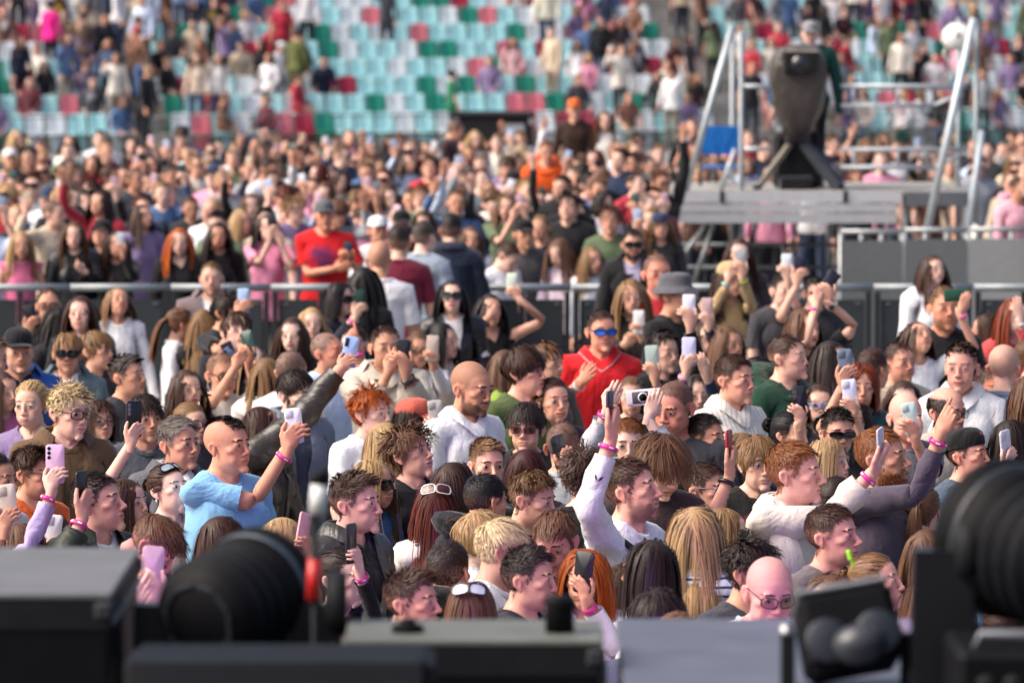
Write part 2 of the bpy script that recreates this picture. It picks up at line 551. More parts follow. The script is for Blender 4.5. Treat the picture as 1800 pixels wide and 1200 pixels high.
def morph_head(v, fem, prm):
    """individual face: prm holds small numbers (jaw, nose, chin, brow, fat, mouth, smile, width, long)"""
    p = v.copy()
    sx = np.sign(p[:, 0])
    x, y, z = v[:, 0], v[:, 1], v[:, 2]
    g = prm.get
    low = smooth(10, -70, z) * smooth(-150, -105, z)
    jaw = g('jaw', 0) - 0.07 * fem
    p[:, 0] += x * jaw * low
    p[:, 0] += x * (g('width', 0) - 0.02 * fem) * smooth(-170, -100, z)
    nk = smooth(-80, -115, z)
    p[:, 0] -= x * nk * (0.17 * fem + g('thin', 0) * 0.1)
    p[:, 1] -= (y - 30) * nk * (0.15 * fem + g('thin', 0) * 0.1)
    w = g3(v, (0, -112, -30), (16, 22, 26))
    p[:, 1] += w * (-g('nose', 0) * 7 + 3.0 * fem)
    p[:, 2] += w * g('nosez', 0) * 4
    p[:, 0] += x * g3(v, (0, -104, -34), (20, 16, 12)) * (g('nosew', 0) * 0.25 - 0.1 * fem)
    w = g3(v, (0, -90, -102), (34, 34, 26))
    p[:, 2] += w * (-g('chin', 0) * 7 + 4 * fem)
    p[:, 1] += w * (-g('chiny', 0) * 5 + 2 * fem)
    w = gx(v, (24, -86, 24), (26, 14, 11))
    p[:, 1] += w * (-g('brow', 0) * 4 + 4.0 * fem)
    fat = g('fat', 0)
    w = gx(v, (44, -40, -58), (30, 46, 40))
    p[:, 0] += sx * w * fat * 11
    w = g3(v, (0, -40, -118), (50, 40, 22))
    p[:, 2] -= w * max(fat, 0) * 10; p[:, 1] -= w * max(fat, 0) * 6
    p[:, 0] += x * nk * max(fat, 0) * 0.16
    p[:, 1] += (y - 30) * nk * max(fat, 0) * 0.16
    w = g3(v, (0, -96, -62), (24, 12, 12))
    p[:, 1] -= w * (1.6 * fem + g('lips', 0) * 2)
    p[:, 2] *= 1 + g('long', 0) * smooth(0, 60, np.abs(z)) * (z > -140)
    sm = g('smile', 0)
    w = gx(v, (24, -88, -61), (11, 16, 12))
    p[:, 0] += sx * w * sm * 7; p[:, 2] += w * sm * 6; p[:, 1] += w * sm * 3
    w = gx(v, (42, -66, -32), (20, 20, 16))
    p[:, 2] += w * sm * 3; p[:, 1] -= w * sm * 3
    op = g('mouth', 0)
    if op > 0:
        lowj = smooth(-60.5, -64.5, z) * smooth(-150, -112, z) * smooth(20, -50, y) 
        w = lowj * np.clip(1.2 - np.abs(x) / 70, 0, 1)
        p[:, 2] -= w * op * 13
        p[:, 1] += w * op * 4
        wu = smooth(-63.5, -60.5, z) * g3(v, (0, -95, -56), (20, 14, 9))
        p[:, 2] += wu * op * 3
    return p

def face_paint(v, skin, prm, fem, hair_c, beard=0.0, rec=0.0, scalp=1.0, lod=0):
    """pigment: lips, lash line, blush, stubble, cropped scalp; shade painted into mouth and nostrils"""
    x, y, z = np.abs(v[:, 0]), v[:, 1], v[:, 2]
    c = np.tile(skin, (len(v), 1))
    def mix(w, col):
        nonlocal c
        w = np.clip(w, 0, 1)[:, None]
        c = c * (1 - w) + np.array(col) * w
    red = skin * np.array([0.98, 0.74, 0.70])
    mix(0.55 * gx(v, (44, -62, -28), (24, 26, 22)), red)
    mix(0.6 * g3(v, (0, -112, -30), (16, 18, 14)), red)
    mix(0.7 * gx(v, (80, 18, -6), (16, 26, 34)), red)
    lip = (smooth(25, 20, x) * smooth(-50.5, -53, z + 0.0 * x) * smooth(-75, -72.5, z) * (y < -78)) 
    lip *= smooth(0, 5, 27 - x - 0.7 * np.abs(z + 62))
    lipc = prm.get('lipc', None)
    lc = np.array(lipc) if lipc is not None else skin * np.array([0.80, 0.50, 0.50])
    mix(lip * (0.9 if (fem or lipc is not None) else 0.6), lc)
    gr = smooth(2.0, 0.6, np.abs(z + 61.8)) * smooth(24, 20, x) * (y < -74)
    mix(gr * 0.8, skin * np.array([0.25, 0.13, 0.12]))  # shade of the lip crease painted into the colour
    if prm.get('mouth', 0) > 0:
        mix(smooth(3.4, 1.6, np.abs(z + 62.4)) * smooth(20, 15, x) * (y < -70) * (y > -93.5), (0.035, 0.012, 0.012))  # dark of the open mouth painted in
    mix(gx(v, (6, -102, -40), (3.6, 6, 3.4)) * 0.85, skin * 0.2)  # nostril shade painted into the skin colour
    # lash line round the eye opening
    q = np.sqrt(((x - 32) / 15.8) ** 2 + ((z - 2.2) / 6.0) ** 2)
    ey = (y < -72)
    mix(smooth(1.35, 1.0, q) * ey * (0.75 if fem else 0.5) * (1.0 if lod == 0 else .55) * np.where(z > 2.0, 1, 0.45), np.array(hair_c) * 0.25 + np.array([0.012, 0.008, 0.008]))
    mix(0.35 * gx(v, (32, -88, -6), (15, 10, 6)), skin * np.array([0.72, 0.55, 0.55]))
    if beard > 0:
        b = smooth(-38, -56, z + 0.25 * np.maximum(0, 46 - x)) * smooth(-128, -108, z) * smooth(12, -4, y)
        mo = smooth(34, 26, x) * smooth(-41, -44, z) * smooth(-56, -53, z) * (y < -80)
        side = smooth(50, 56, x) * smooth(-4, -14, z) * smooth(-24, -14, y) * smooth(4, -4, y) * smooth(-128, -108, z)
        lipz = 1 - np.clip(lip * 1.6, 0, 1)
        mix(np.clip(np.maximum.reduce([b * (x > 0) * smooth(-66, -72, z - 0.5 * x + 10), mo, side]), 0, 1) * beard * lipz, np.array(hair_c) * 0.8)
    if scalp > 0:
        mix(scalp_mask(v, rec) * scalp, np.array(hair_c) * 0.75)
    return c

# ---- hands (millimetres; wrist at origin, fingers along +z, palm faces +y, thumb towards +x)
def hand_sdf_factory(kind):
    def chain(P, pts, rs, k, d):
        for i in range(len(pts) - 1):
            d = smin(d, cone(P, pts[i], pts[i + 1], rs[i], rs[i + 1]), k)
        return d
    def fn(P):
        d = ell(P, (0, 0, 52), (40, 15, 46))
        d = smin(d, ell(P, (22, 6, 34), (17, 14, 28)), 10)
        d = smin(d, cone(P, (0, 0, -34), (0, 0, 22), 25, 26) + 0 * P[..., 0], 14)
        bx = [27, 9, -10, -27]; bz = [90, 95, 91, 82]; ln = [74, 82, 76, 60]
        fingers = []
        for i in range(4):
            b = np.array([bx[i], -2, bz[i]], float)
            L = ln[i]
            if kind == 'grip':      # wrapped diagonally across the back of a phone and over its far edge
                a = math.radians(38 + 9 * i)
                dr = np.array([-math.sin(a), 0.10, math.cos(a)])
                p1 = b + dr * L * 0.46
                p2 = p1 + nrm(np.array([-math.sin(a + .35), 0.25, math.cos(a + .35)])) * L * 0.32
                p3 = p2 + nrm(np.array([-0.55, 0.9, 0.25])) * L * 0.27
            elif kind == 'pinch':    # fingertips along an edge, phone lying across
                p1 = b + nrm(np.array([-0.05 * (i - 1), -0.15, 1.0])) * L * 0.45
                p2 = p1 + nrm(np.array([0, 0.55, 0.9])) * L * 0.32
                p3 = p2 + nrm(np.array([0, 0.95, 0.3])) * L * 0.26
            elif kind == 'fist':
                p1 = b + nrm(np.array([0, 0.45, 0.9])) * L * 0.44 * (1.0 if i else 1.1)
                p2 = p1 + nrm(np.array([0, 1.0, -0.25])) * L * 0.34
                p3 = p2 + nrm(np.array([0, -0.1, -1.0])) * L * 0.26
                if i == 0:
                    p2 = p1 + nrm(np.array([0, 0.35, 1.0])) * L * 0.32; p3 = p2 + nrm(np.array([0, 0.4, 1.0])) * L * 0.26
            else:                    # relaxed / open
                p1 = b + nrm(np.array([0.10 * (1.5 - i), 0.12, 1.0])) * L * 0.46
                p2 = p1 + nrm(np.array([0.08 * (1.5 - i), 0.40, 1.0])) * L * 0.32
                p3 = p2 + nrm(np.array([0.05 * (1.5 - i), 0.75, 1.0])) * L * 0.26
            fingers.append(([b - np.array([0, 0, 12]), p1, p2, p3], [10.5, 9.6, 8.6, 7.2] if i < 3 else [9.5, 8.4, 7.4, 6.4]))
        for pts, rs in fingers:
            d = smin(d, chain(P, pts, rs, 2.5, np.full(P.shape[:-1], 1e3, np.float32)), 4)
        if kind == 'grip':
            th = [(24, 6, 26), (44, 12, 62), (46, 17, 96), (40, 24, 122)]
        elif kind == 'pinch':
            th = [(24, 8, 26), (44, 22, 52), (40, 40, 78), (30, 52, 96)]
        elif kind == 'fist':
            th = [(24, 8, 26), (38, 24, 56), (22, 38, 78), (2, 40, 84)]
        else:
            th = [(24, 6, 26), (50, 12, 52), (62, 16, 80), (68, 20, 102)]
        d = smin(d, chain(P, th, [14, 12, 10.5, 8], 3, np.full(P.shape[:-1], 1e3, np.float32)), 6)
        return d
    return fn

HANDS = {}
for _k in ('grip', 'pinch', 'fist', 'open'):
    _v, _f = surface_nets(hand_sdf_factory(_k), (-128, -34, -40), (84, 84, 186), 4.0)
    HANDS[_k] = [decimate(_v, _f, 1300), decimate(_v, _f, 260)]

# ---- body (metres, arms 45 degrees down, feet on z = 0)
SHO, ELB, WRI = np.array([.178, .02, 1.412]), np.array([.383, .02, 1.207]), np.array([.567, .02, 1.023])
def body_sdf_factory(fem):
    k = 0.90 if fem else 1.0
    def fn(P):
        X = np.abs(P[..., 0]); Q = np.stack([X, P[..., 1], P[..., 2]], -1)
        d = ell(P, (0, .012, 1.27), (.168 * k, .112, .20))
        d = smin(d, ell(P, (0, .004, 1.09), (.145 * k, .102, .17)), .06)
        d = smin(d, ell(P, (0, .018, .94), (.168, .115, .13)), .06)
        d = smin(d, cone(Q, (.0, .03, 1.42), (.165, .022, 1.408), .07, .058), .05)
        d = smin(d, cone(Q, (.0, .034, 1.48), (.11, .03, 1.435), .052, .045), .04)
        d = smin(d, cone(P, (0, .03, 1.42), (0, .015, 1.56), .050, .044), .03)
        if fem:
            d = smin(d, ell(Q, (.070, -.072, 1.265), (.062, .05, .062)), .04)
        else:
            d = smin(d, ell(Q, (.08, -.062, 1.30), (.085, .04, .07)), .05)
        d = smin(d, ell(Q, (.075, .075, .93), (.085, .075, .10)), .04)
        a = cone(Q, SHO, ELB, .052 * (0.84 if fem else 1), .039 * (0.86 if fem else 1))
        a = smin(a, cone(Q, ELB, WRI, .039 * (0.86 if fem else 1), .026), .02)
        d = smin(d, a, .035)
        g = cone(Q, (.09, .01, .90), (.098, 0, .50), .088, .058)
        g = smin(g, cone(Q, (.098, .004, .50), (.10, .03, .09), .056, .042), .03)
        g = smin(g, ell(Q, (.10, .028, .34), (.055, .062, .12)), .03)
        g = smin(g, cone(Q, (.10, .045, .045), (.115, -.13, .035), .044, .04), .03)
        d = smin(d, g, .03)
        return d
    return fn

BODIES = {}
for _g in (0, 1):
    _v, _f = surface_nets(body_sdf_factory(_g), (-.66, -.22, -.03), (.66, .24, 1.62), .017)
    BODIES[_g] = [decimate(_v, _f, 2000), decimate(_v, _f, 700), decimate(_v, _f, 240)]

def body_weights(v):
    """weights for torso, upper arm, forearm on each side (index 0 torso, 1/2 = +x arm, 3/4 = -x arm)"""
    x = np.abs(v[:, 0]); q = np.stack([x, v[:, 1], v[:, 2]], 1)
    dt = np.minimum(ell(q, (0, .012, 1.25), (.165, .112, .26)), ell(q, (0, .018, 1.0), (.165, .12, .24)))
    dt = np.minimum(dt, cone(q, (0, .03, 1.43), (.11, .03, 1.42), .07, .06))
    dt = np.minimum(dt, cone(q, (.09, 0, .9), (.1, 0, 0), .09, .06))
    da = np.minimum(cone(q, SHO, ELB, .05, .042), cone(q, ELB, WRI, .042, .03))
    wa = 1 / (1 + np.exp(-(dt - da) / .022))
    wa *= smooth(-.10, .04, (q - SHO) @ nrm(ELB - SHO))
    u = (q - ELB) @ nrm(WRI - ELB)
    wf = smooth(-.045, .045, u)
    W = np.zeros((len(v), 5))
    W[:, 0] = 1 - wa
    side = v[:, 0] > 0
    for s, o in ((side, 1), (~side, 3)):
        W[s, o] = (wa * (1 - wf))[s]; W[s, o + 1] = (wa * wf)[s]
    return W
BODY_W = {g: [body_weights(v) for v, f in BODIES[g]] for g in BODIES}
BODY_N = {g: [vnormals(v, f) for v, f in BODIES[g]] for g in BODIES}
HEAD_N = [vnormals(v, f) for v, f in HEADS]

# roots for hair: area-weighted samples over the cranium
def sample_roots(n):
    v, f = HEADS[0]
    a = np.linalg.norm(np.cross(v[f[:, 1]] - v[f[:, 0]], v[f[:, 2]] - v[f[:, 0]]), axis=1)
    a = a * (scalp_mask(v[f].mean(1), -14, 14) > 0.05)
    i = RNG.choice(len(f), n, p=a / a.sum())
    r1, r2 = np.sqrt(RNG.random(n)), RNG.random(n)
    p = v[f[i, 0]] * (1 - r1)[:, None] + v[f[i, 1]] * (r1 * (1 - r2))[:, None] + v[f[i, 2]] * (r1 * r2)[:, None]
    nn = nrm(HEAD_N[0][f[i]].mean(1))
    return p, nn
ROOT_P, ROOT_N = sample_roots(9000)

# radius of the bare neck and shoulders under a neckline tilted forwards, by direction (0 = front)
NECK_AN = np.linspace(0, 2 * np.pi, 48, endpoint=False)
def neck_radius(fem, dz):
    fn = body_sdf_factory(fem)
    r = np.full(48, .04)
    lo = np.full(48, .03); hi = np.full(48, .22)
    for _ in range(18):
        m = (lo + hi) / 2
        xx = m * np.sin(NECK_AN); yy = -m * np.cos(NECK_AN) + .026
        d = fn(np.stack([xx, yy, 1.474 + .45 * (yy - .03) + dz], 1))
        lo = np.where(d < 0, m, lo); hi = np.where(d < 0, hi, m)
    return hi
NECKHOLE = .080
def neck_curve(fem):
    fn = body_sdf_factory(fem)
    r = np.minimum(neck_radius(fem, 0.0), NECKHOLE)
    xx = r * np.sin(NECK_AN); yy = -r * np.cos(NECK_AN) + .026
    zp = 1.474 + .45 * (yy - .03)
    lo = zp.copy(); hi = zp + .12
    for _ in range(16):
        m = (lo + hi) / 2
        d = fn(np.stack([xx, yy, m], 1))
        lo = np.where(d < 0, m, lo); hi = np.where(d < 0, hi, m)
    return np.stack([xx, yy, np.where(r < NECKHOLE - 1e-4, zp, np.maximum(hi, zp))], 1)
NECKC = {g: neck_curve(g) for g in (0, 1)}

# front surface of the bare face, for laying brows on it
_bx = np.linspace(2, 56, 28); _bz = np.linspace(12, 44, 17)
_BX, _BZ = np.meshgrid(_bx, _bz, indexing='ij')
_lo = np.full(_BX.shape, -130.0); _hi = np.full(_BX.shape, -20.0)
for _ in range(16):
    _m = (_lo + _hi) / 2
    _d = head_sdf(np.stack([_BX, _m, _BZ], -1))
    _hi = np.where(_d < 0, _m, _hi); _lo = np.where(_d < 0, _lo, _m)
BROWY = _hi
def brow_y(x, z):
    fx = np.clip((np.abs(x) - 2) / 2.0, 0, 26.99); fz = np.clip((z - 12) / 2.0, 0, 15.99)
    i, j = fx.astype(int), fz.astype(int); a, b = fx - i, fz - j
    return BROWY[i, j] * (1 - a) * (1 - b) + BROWY[i + 1, j] * a * (1 - b) + BROWY[i, j + 1] * (1 - a) * b + BROWY[i + 1, j + 1] * a * b

def clip_tris(v, f, phi, extra):
    """keep the part of a triangle mesh where phi > 0, cutting edges exactly; extra: list of per-vertex arrays"""
    s = phi > 0
    k = s[f].sum(1)
    full = f[k == 3]
    V = [v]; E = [[e] for e in extra]; n = len(v); add = []
    for cnt in (1, 2):
        t = f[k == cnt]
        if not len(t): continue
        odd = s[t] if cnt == 1 else ~s[t]
        j = np.argmax(odd, 1); r = np.arange(len(t))
        a, b, c = t[r, j], t[r, (j + 1) % 3], t[r, (j + 2) % 3]
        ids = []
        for q in (b, c):
            w = (phi[a] / (phi[a] - phi[q]))[:, None]
            V.append(v[a] * (1 - w) + v[q] * w)
            for i, e in enumerate(extra): E[i].append(e[a] * (1 - w) + e[q] * w)
            ids.append(n + r); n += len(t)
        if cnt == 1: add.append(np.stack([a, ids[0], ids[1]], 1))
        else:
            add.append(np.stack([ids[0], b, c], 1)); add.append(np.stack([ids[0], c, ids[1]], 1))
    F = np.concatenate([full] + add)
    V = np.concatenate(V); E = [np.concatenate(e) for e in E]
    used = np.unique(F); mp = np.full(len(V), -1); mp[used] = np.arange(len(used))
    return V[used], mp[F], [e[used] for e in E]

# ------------------------------------------------------------------ hair
HC = {  # pigment of hair, linear
    'black': lin('161213'), 'dark': lin('281b17'), 'brown': lin('422a20'), 'lbrown': lin('664632'), 'dblond': lin('846443'),
    'blond': lin('b8966a'), 'platinum': lin('cfb98e'), 'red': lin('7a3216'), 'orange': lin('a85018'), 'auburn': lin('561e0e'),
    'ginger': lin('84502c'), 'grey': lin('6d645e'), 'dgrey': lin('3e3733'), 'burgundy': lin('401618'), 'sandy': lin('72553a'),
}

def push_out(p, c, r):
    q = (p - c) / r
    n = np.sqrt((q * q).sum(1))
    k = n < 1
    if k.any():
        p[k] = c[k] + (p[k] - c[k]) / n[k][:, None] if c.ndim == 2 else c + (p[k] - c) / n[k][:, None]
    return p

def grow(p, d, L, K, g, grav, stiff, offs, rs, wave=0.0, wfreq=3.0, noise=0.08, guard=True, body=False, clump=None, hug=0.0):
    N = len(p)
    pts = [p.copy()]
    seg = (L / K)[:, None]
    d = nrm(d)
    ph = rs.random(N) * 6.28 if clump is None else clump * 2.1 + rs.random(N) * 0.7
    wob = rs.normal(0, 1, (N, 3)) * noise
    if clump is not None:
        cn = rs.normal(0, 1, (int(clump.max()) + 1, 3)) * noise * 1.1
        wob = wob * 0.6 + cn[clump]
    c1 = np.array([0, 8, 33.0]); r1 = np.array([76, 94, 86.0])
    c2 = np.array([0, -26, -30.0]); r2 = np.array([63, 60, 80.0])
    for k in range(K):
        d = nrm(d * stiff + g * grav + wob)
        p = p + d * seg
        if wave:
            side = nrm(np.cross(d, np.array([0.3, 1.0, 0.2])))
            up = np.cross(d, side)
            a = ph + wfreq * (k + 1)
            p = p + (side * np.cos(a)[:, None] + up * np.sin(a)[:, None]) * wave
        q = p - c1; rr = r1 + offs[:, None]
        n = np.sqrt(((q / rr) ** 2).sum(1)); m = n < 1
        p[m] = c1 + q[m] / n[m][:, None]
        q = p - c2; rr = r2 + offs[:, None] * 0.6
        n = np.sqrt(((q / rr) ** 2).sum(1)); m = n < 1
        p[m] = c2 + q[m] / n[m][:, None]
        if hug:        # locks fall back in towards the skull below its widest part
            ax = np.array([0, 10, 0.0]) * 1.0
            o_ = p * np.array([1, 1, 0]) - ax
            p = p - nrm(o_) * (hug * smooth(45, -20, p[:, 2]))[:, None] * seg
            q = p - c1; rr = r1 + offs[:, None]
            n = np.sqrt(((q / rr) ** 2).sum(1)); m = n < 1
            p[m] = c1 + q[m] / n[m][:, None]
        if guard:      # keep the face clear
            w = smooth(62, 44, p[:, 2]) * smooth(-40, -62, p[:, 1]) * smooth(-150, -120, p[:, 2])
            lim = 56 + 10 * smooth(30, -20, p[:, 2])
            sx = np.where(p[:, 0] >= 0, 1.0, -1.0)
            need = np.maximum(0, lim - np.abs(p[:, 0])) * w
            p[:, 0] += sx * need
            p[:, 1] += need * 0.35
        if body:       # neck and shoulders
            t = smooth(-120, -235, p[:, 2])
            rx = 60 + 110 * t + offs * 0.7; ry = 58 + 50 * t + offs * 0.7
            qx = p[:, 0] / rx; qy = (p[:, 1] - 34) / ry
            n = np.sqrt(qx * qx + qy * qy) + 1e-6
            m = (n < 1) & (p[:, 2] < -95)
            # slide to front or back rather than sideways
            f = 1 / n
            p[m, 1] = 34 + (p[m, 1] - 34) * f[m]
            p[m, 0] = p[m, 0] * (1 + (f[m] - 1) * 0.12)
        d = nrm(0.6 * d + 0.4 * nrm(p - pts[-1]))
        pts.append(p.copy())
    return np.stack(pts, 1)

def ribbons(pts, w, col, tipw=0.35, twist=0.5, rs=None):
    """flat tapered locks along the strand points (N,K,3)"""
    N, K, _ = pts.shape
    t = np.gradient(pts, axis=1)
    t = nrm(t)
    ax = np.zeros_like(pts); ax[..., 1] = 12; ax[..., 2] = np.clip(pts[..., 2], -400, 40)
    out = nrm(pts - ax)
    if rs is not None and twist:
        out = nrm(out + rs.normal(0, twist, (N, 1, 3)) * 0.5)
    vol_n = nrm(pts - ax)
    b = nrm(np.cross(t, out))
    s = np.linspace(0, 1, K)
    prof = np.interp(s, [0, 0.25, 0.7, 1], [0.75, 1, 0.9, tipw])
    ww = (np.asarray(w).reshape(-1, 1) * prof)[..., None] * 0.5
    v = np.stack([pts - b * ww, pts + b * ww], 2).reshape(-1, 3)
    i = np.arange(N)[:, None] * (2 * K) + np.arange(K - 1)[None] * 2
    i = i.ravel()
    f = np.concatenate([np.stack([i, i + 1, i + 3], 1), np.stack([i, i + 3, i + 2], 1)])
    if col.ndim == 2:
        col = np.repeat(col[:, None], K, 1)
    c = np.repeat(col, 2, 1).reshape(-1, 3) if col.ndim == 3 else col
    sm = nrm(.72 * vol_n + .28 * out)
    sm = nrm(sm - t * (sm * t).sum(-1, keepdims=True) * .8)
    return v, f, c, np.repeat(sm[:, :, None], 2, 2).reshape(-1, 3)

def make_hair(style, hc, seed, lod, g, opt):
    """returns list of (verts, faces, colours) in head millimetres"""
    rs = np.random.default_rng(seed)
    den = [1.0, 0.15, 0.045][lod]; wf = [1.0, 3.4, 6.2][lod]
    rec = opt.get('rec', 0.0)
    res = []
    def roots(n, cond=None, r=rec):
        i = rs.choice(len(ROOT_P), min(len(ROOT_P), n * 3), replace=False)
        p, nn = ROOT_P[i], ROOT_N[i]
        k = scalp_mask(p, r, 6) > rs.random(len(p))
        if cond is not None: k &= cond(p)
        p, nn = p[k][:n], nn[k][:n]
        return p.copy(), nn.copy()
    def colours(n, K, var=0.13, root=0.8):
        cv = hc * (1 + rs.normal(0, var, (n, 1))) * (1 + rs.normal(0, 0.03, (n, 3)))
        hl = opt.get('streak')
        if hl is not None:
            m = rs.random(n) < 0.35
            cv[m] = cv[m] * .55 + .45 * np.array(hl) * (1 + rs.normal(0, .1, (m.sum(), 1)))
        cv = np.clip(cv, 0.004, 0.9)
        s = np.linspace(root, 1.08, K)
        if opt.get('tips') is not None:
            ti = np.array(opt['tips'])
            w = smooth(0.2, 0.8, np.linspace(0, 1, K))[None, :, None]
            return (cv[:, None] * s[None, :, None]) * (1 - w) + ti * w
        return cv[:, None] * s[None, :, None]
    W = np.array([opt.get('whorl', 4), 50, 104.0])
    def tang(p, nn):
        a = p - W
        return nrm(a - nn * (a * nn).sum(1)[:, None])
    def clumps(p, k):
        c = p[rs.choice(len(p), min(k, len(p)), replace=False)]
        return np.argmin(((p[:, None] - c[None]) ** 2).sum(-1), 1)
    side = opt.get('side', 1)
    g = np.asarray(g, float)
    if style in ('crop', 'quiff', 'side', 'spiky', 'buzz', 'fringe', 'mohawk', 'balding'):
        n = int({'buzz': 900, 'mohawk': 1000, 'crop': 2300}.get(style, 2000) * den)
        cond = None
        if style == 'mohawk': cond = lambda p: (np.abs(p[:, 0]) < 42) & (p[:, 2] > 46)
        if style == 'balding': cond = lambda p: (p[:, 2] < 62 + rs.normal(0, 6, len(p)))
        p, nn = roots(n, cond)
        if len(p) == 0: return res
        T = smooth(42, 80, p[:, 2]) * smooth(95, 60, p[:, 1])
        fr = smooth(10, -60, p[:, 1])
        tg = tang(p, nn)
        up = np.array([0, 0, 1.0]); fw = np.array([0, -1.0, 0]); sd = np.array([side, 0, 0.0])
        if style == 'crop':
            L = opt.get('sl', 7) + opt.get('tl', 20) * .85 * T; d = tg * .85 + nn * .2 + (fw * .5 + up * .22) * T[:, None]
            K, w, gv = 2, 2.9, .12
        elif style == 'fringe':
            L = opt.get('sl', 14) + opt.get('tl', 42) * T; d = tg * .9 + nn * .25 + (fw * .9) * T[:, None]; K, w, gv = 3, 3.0, .30
        elif style == 'quiff':
            L = opt.get('sl', 7) + opt.get('tl', 28) * .85 * T * (0.5 + 0.6 * fr); d = tg * .7 + nn * .22 + (up * .65 + fw * .25 * fr[:, None] + sd * .35) * T[:, None]; K, w, gv = 3, 3.0, .05
        elif style == 'side':
            L = opt.get('sl', 12) + opt.get('tl', 44) * T; d = tg * .4 + nn * .3 + (sd * .8 + fw * .35 + up * .35 * fr[:, None]) * T[:, None]; K, w, gv = 3, 3.0, .15
        elif style == 'spiky':
            L = opt.get('sl', 16) + opt.get('tl', 46) * T; d = tg * .7 + nn * .22 + (fw * .8 + up * .3 + rs.normal(0, .16, p.shape)) * T[:, None]; K, w, gv = 3, 4.0, .12
        elif style == 'mohawk':
            T = T * smooth(46, 26, np.abs(p[:, 0])); L = 4 + 16 * T; d = nn * .6 + fw * .6 * T[:, None] + tg * .4; K, w, gv = 2, 5.0, .1
        elif style == 'buzz':
            L = np.full(len(p), 6.0) + 4 * T; d = nn * .6 + tg * .6; K, w, gv = 1, 3.4, .0
        else:
            L = np.full(len(p), 14.0); d = tg * .9 + nn * .25; K, w, gv = 3, 6.0, .2
        if lod: K = max(1, K - 1)
        cl = clumps(p, 60 if lod == 0 else 14)
        offs = rs.random(len(p)) * np.minimum(10, L * 0.25)
        pts = grow(p, d, L * (0.75 + 0.5 * rs.random(len(p))), K, g, gv, 1.0, offs, rs, noise=.09 if style not in ('buzz', 'spiky') else .2, guard=False, clump=cl)
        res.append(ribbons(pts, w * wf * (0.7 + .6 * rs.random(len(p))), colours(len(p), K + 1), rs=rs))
    elif style in ('mop', 'curly', 'pixie', 'bowl'):
        n = int({'curly': 1100, 'mop': 1700, 'pixie': 1600, 'bowl': 1700}[style] * den)
        p, nn = roots(n)
        tg = tang(p, nn)
        top = smooth(10, 80, p[:, 2])
        if style == 'curly':
            L = opt.get('len', 75) * (0.45 + .75 * top); d = tg * .6 + nn * .6; K, w, gv, wv, wq = 6, 4.2, .24, opt.get('curl', 6.5), 1.9
            offs = 2 + rs.random(len(p)) * opt.get('vol', 24)
        else:
            L = opt.get('len', 92) * (0.35 + .75 * top); d = tg * 1.0 + nn * .14 + np.array([side * .25, 0, 0]); K, w, gv, wv, wq = 4, 3.4, .46, opt.get('curl', 0.0), 1.2
            offs = 1 + rs.random(len(p)) * opt.get('vol', 15)
        if lod: K = max(3, K // 2); wv *= .5
        cl = clumps(p, 70 if lod == 0 else 16)
        pts = grow(p, d, L * (0.8 + .35 * rs.random(len(p))), K, g, gv, 1.0, offs, rs, wave=wv, wfreq=wq, noise=opt.get('mess', .10), guard=False, clump=cl, hug=.55)
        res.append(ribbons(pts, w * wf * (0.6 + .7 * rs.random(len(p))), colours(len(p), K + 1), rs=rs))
    elif style in ('long', 'wavy', 'bob'):
        n = int(1000 * den)
        p, nn = roots(n)
        part = opt.get('part', 8.0)
        sx = np.where(p[:, 0] >= part + rs.normal(0, 3, len(p)), 1.0, -1.0)
        front = smooth(30, -50, p[:, 1])
        d = tang(p, nn) * 0.5 + nn * .22
        d[:, 0] += sx * 0.55 * smooth(30, 90, p[:, 2])
        d[:, 1] += 0.5 * front
        L = opt.get('len', 380 if style != 'bob' else 190) * (0.86 + .2 * rs.random(len(p))) * (0.8 + .2 * smooth(-60, 90, p[:, 2]))
        K = 7 if lod == 0 else (5 if lod == 1 else 4)
        offs = 2 + rs.random(len(p)) * opt.get('vol', 14)
        cl = clumps(p, 60 if lod == 0 else 16)
        fringe = opt.get('fringe', False)
        pts = grow(p, d, L, K, g, 1.15, 1.0, offs, rs, wave=(opt.get('curl', 7.0) if style == 'wavy' else 0.0), wfreq=1.35, noise=opt.get('mess', .05), guard=True, body=True, clump=cl)
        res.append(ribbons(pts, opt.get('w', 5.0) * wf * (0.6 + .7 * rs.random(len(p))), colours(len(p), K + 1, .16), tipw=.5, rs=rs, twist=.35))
        if fringe:
            p, nn = roots(int(150 * den), lambda q: (q[:, 1] < -20) & (np.abs(q[:, 0]) < 52) & (q[:, 2] > 40), r=-4)
            if len(p):
                pts = grow(p, nn * .3 + np.array([0, -1, .1]) + p * np.array([.006, 0, 0]), np.full(len(p), 72.0) * (0.8 + .3 * rs.random(len(p))), 5, g, .32, 1.0, 2 + rs.random(len(p)) * 8, rs, noise=.07, guard=False)
                res.append(ribbons(pts, 7 * wf, colours(len(p), 6), rs=rs))
    elif style in ('pony', 'bun'):
        G = np.array(opt.get('knot', (0, 100, 44.0)), float)
        n = int(620 * den)
        p, nn = roots(n)
        K = 5 if lod == 0 else 3
        s = np.linspace(0, 1, K + 1)[None, :, None]
        pts = p[:, None] * (1 - s) + G * s
        c1 = np.array([0, 8, 33.0]); off = 2 + rs.random(len(p)) * 6
        rr = np.array([76, 94, 86.0]) + off[:, None, None]
        q = pts - c1; nq = np.sqrt(((q / rr) ** 2).sum(-1, keepdims=True))
        pts = np.where(nq < 1.0, c1 + q / nq, pts)
        pts[:, 0] = p
        pts = pts + rs.normal(0, 1.0, pts.shape)
        res.append(ribbons(pts, 5.5 * wf, colours(len(p), K + 1, .14, .85), tipw=.8, rs=rs, twist=.2))
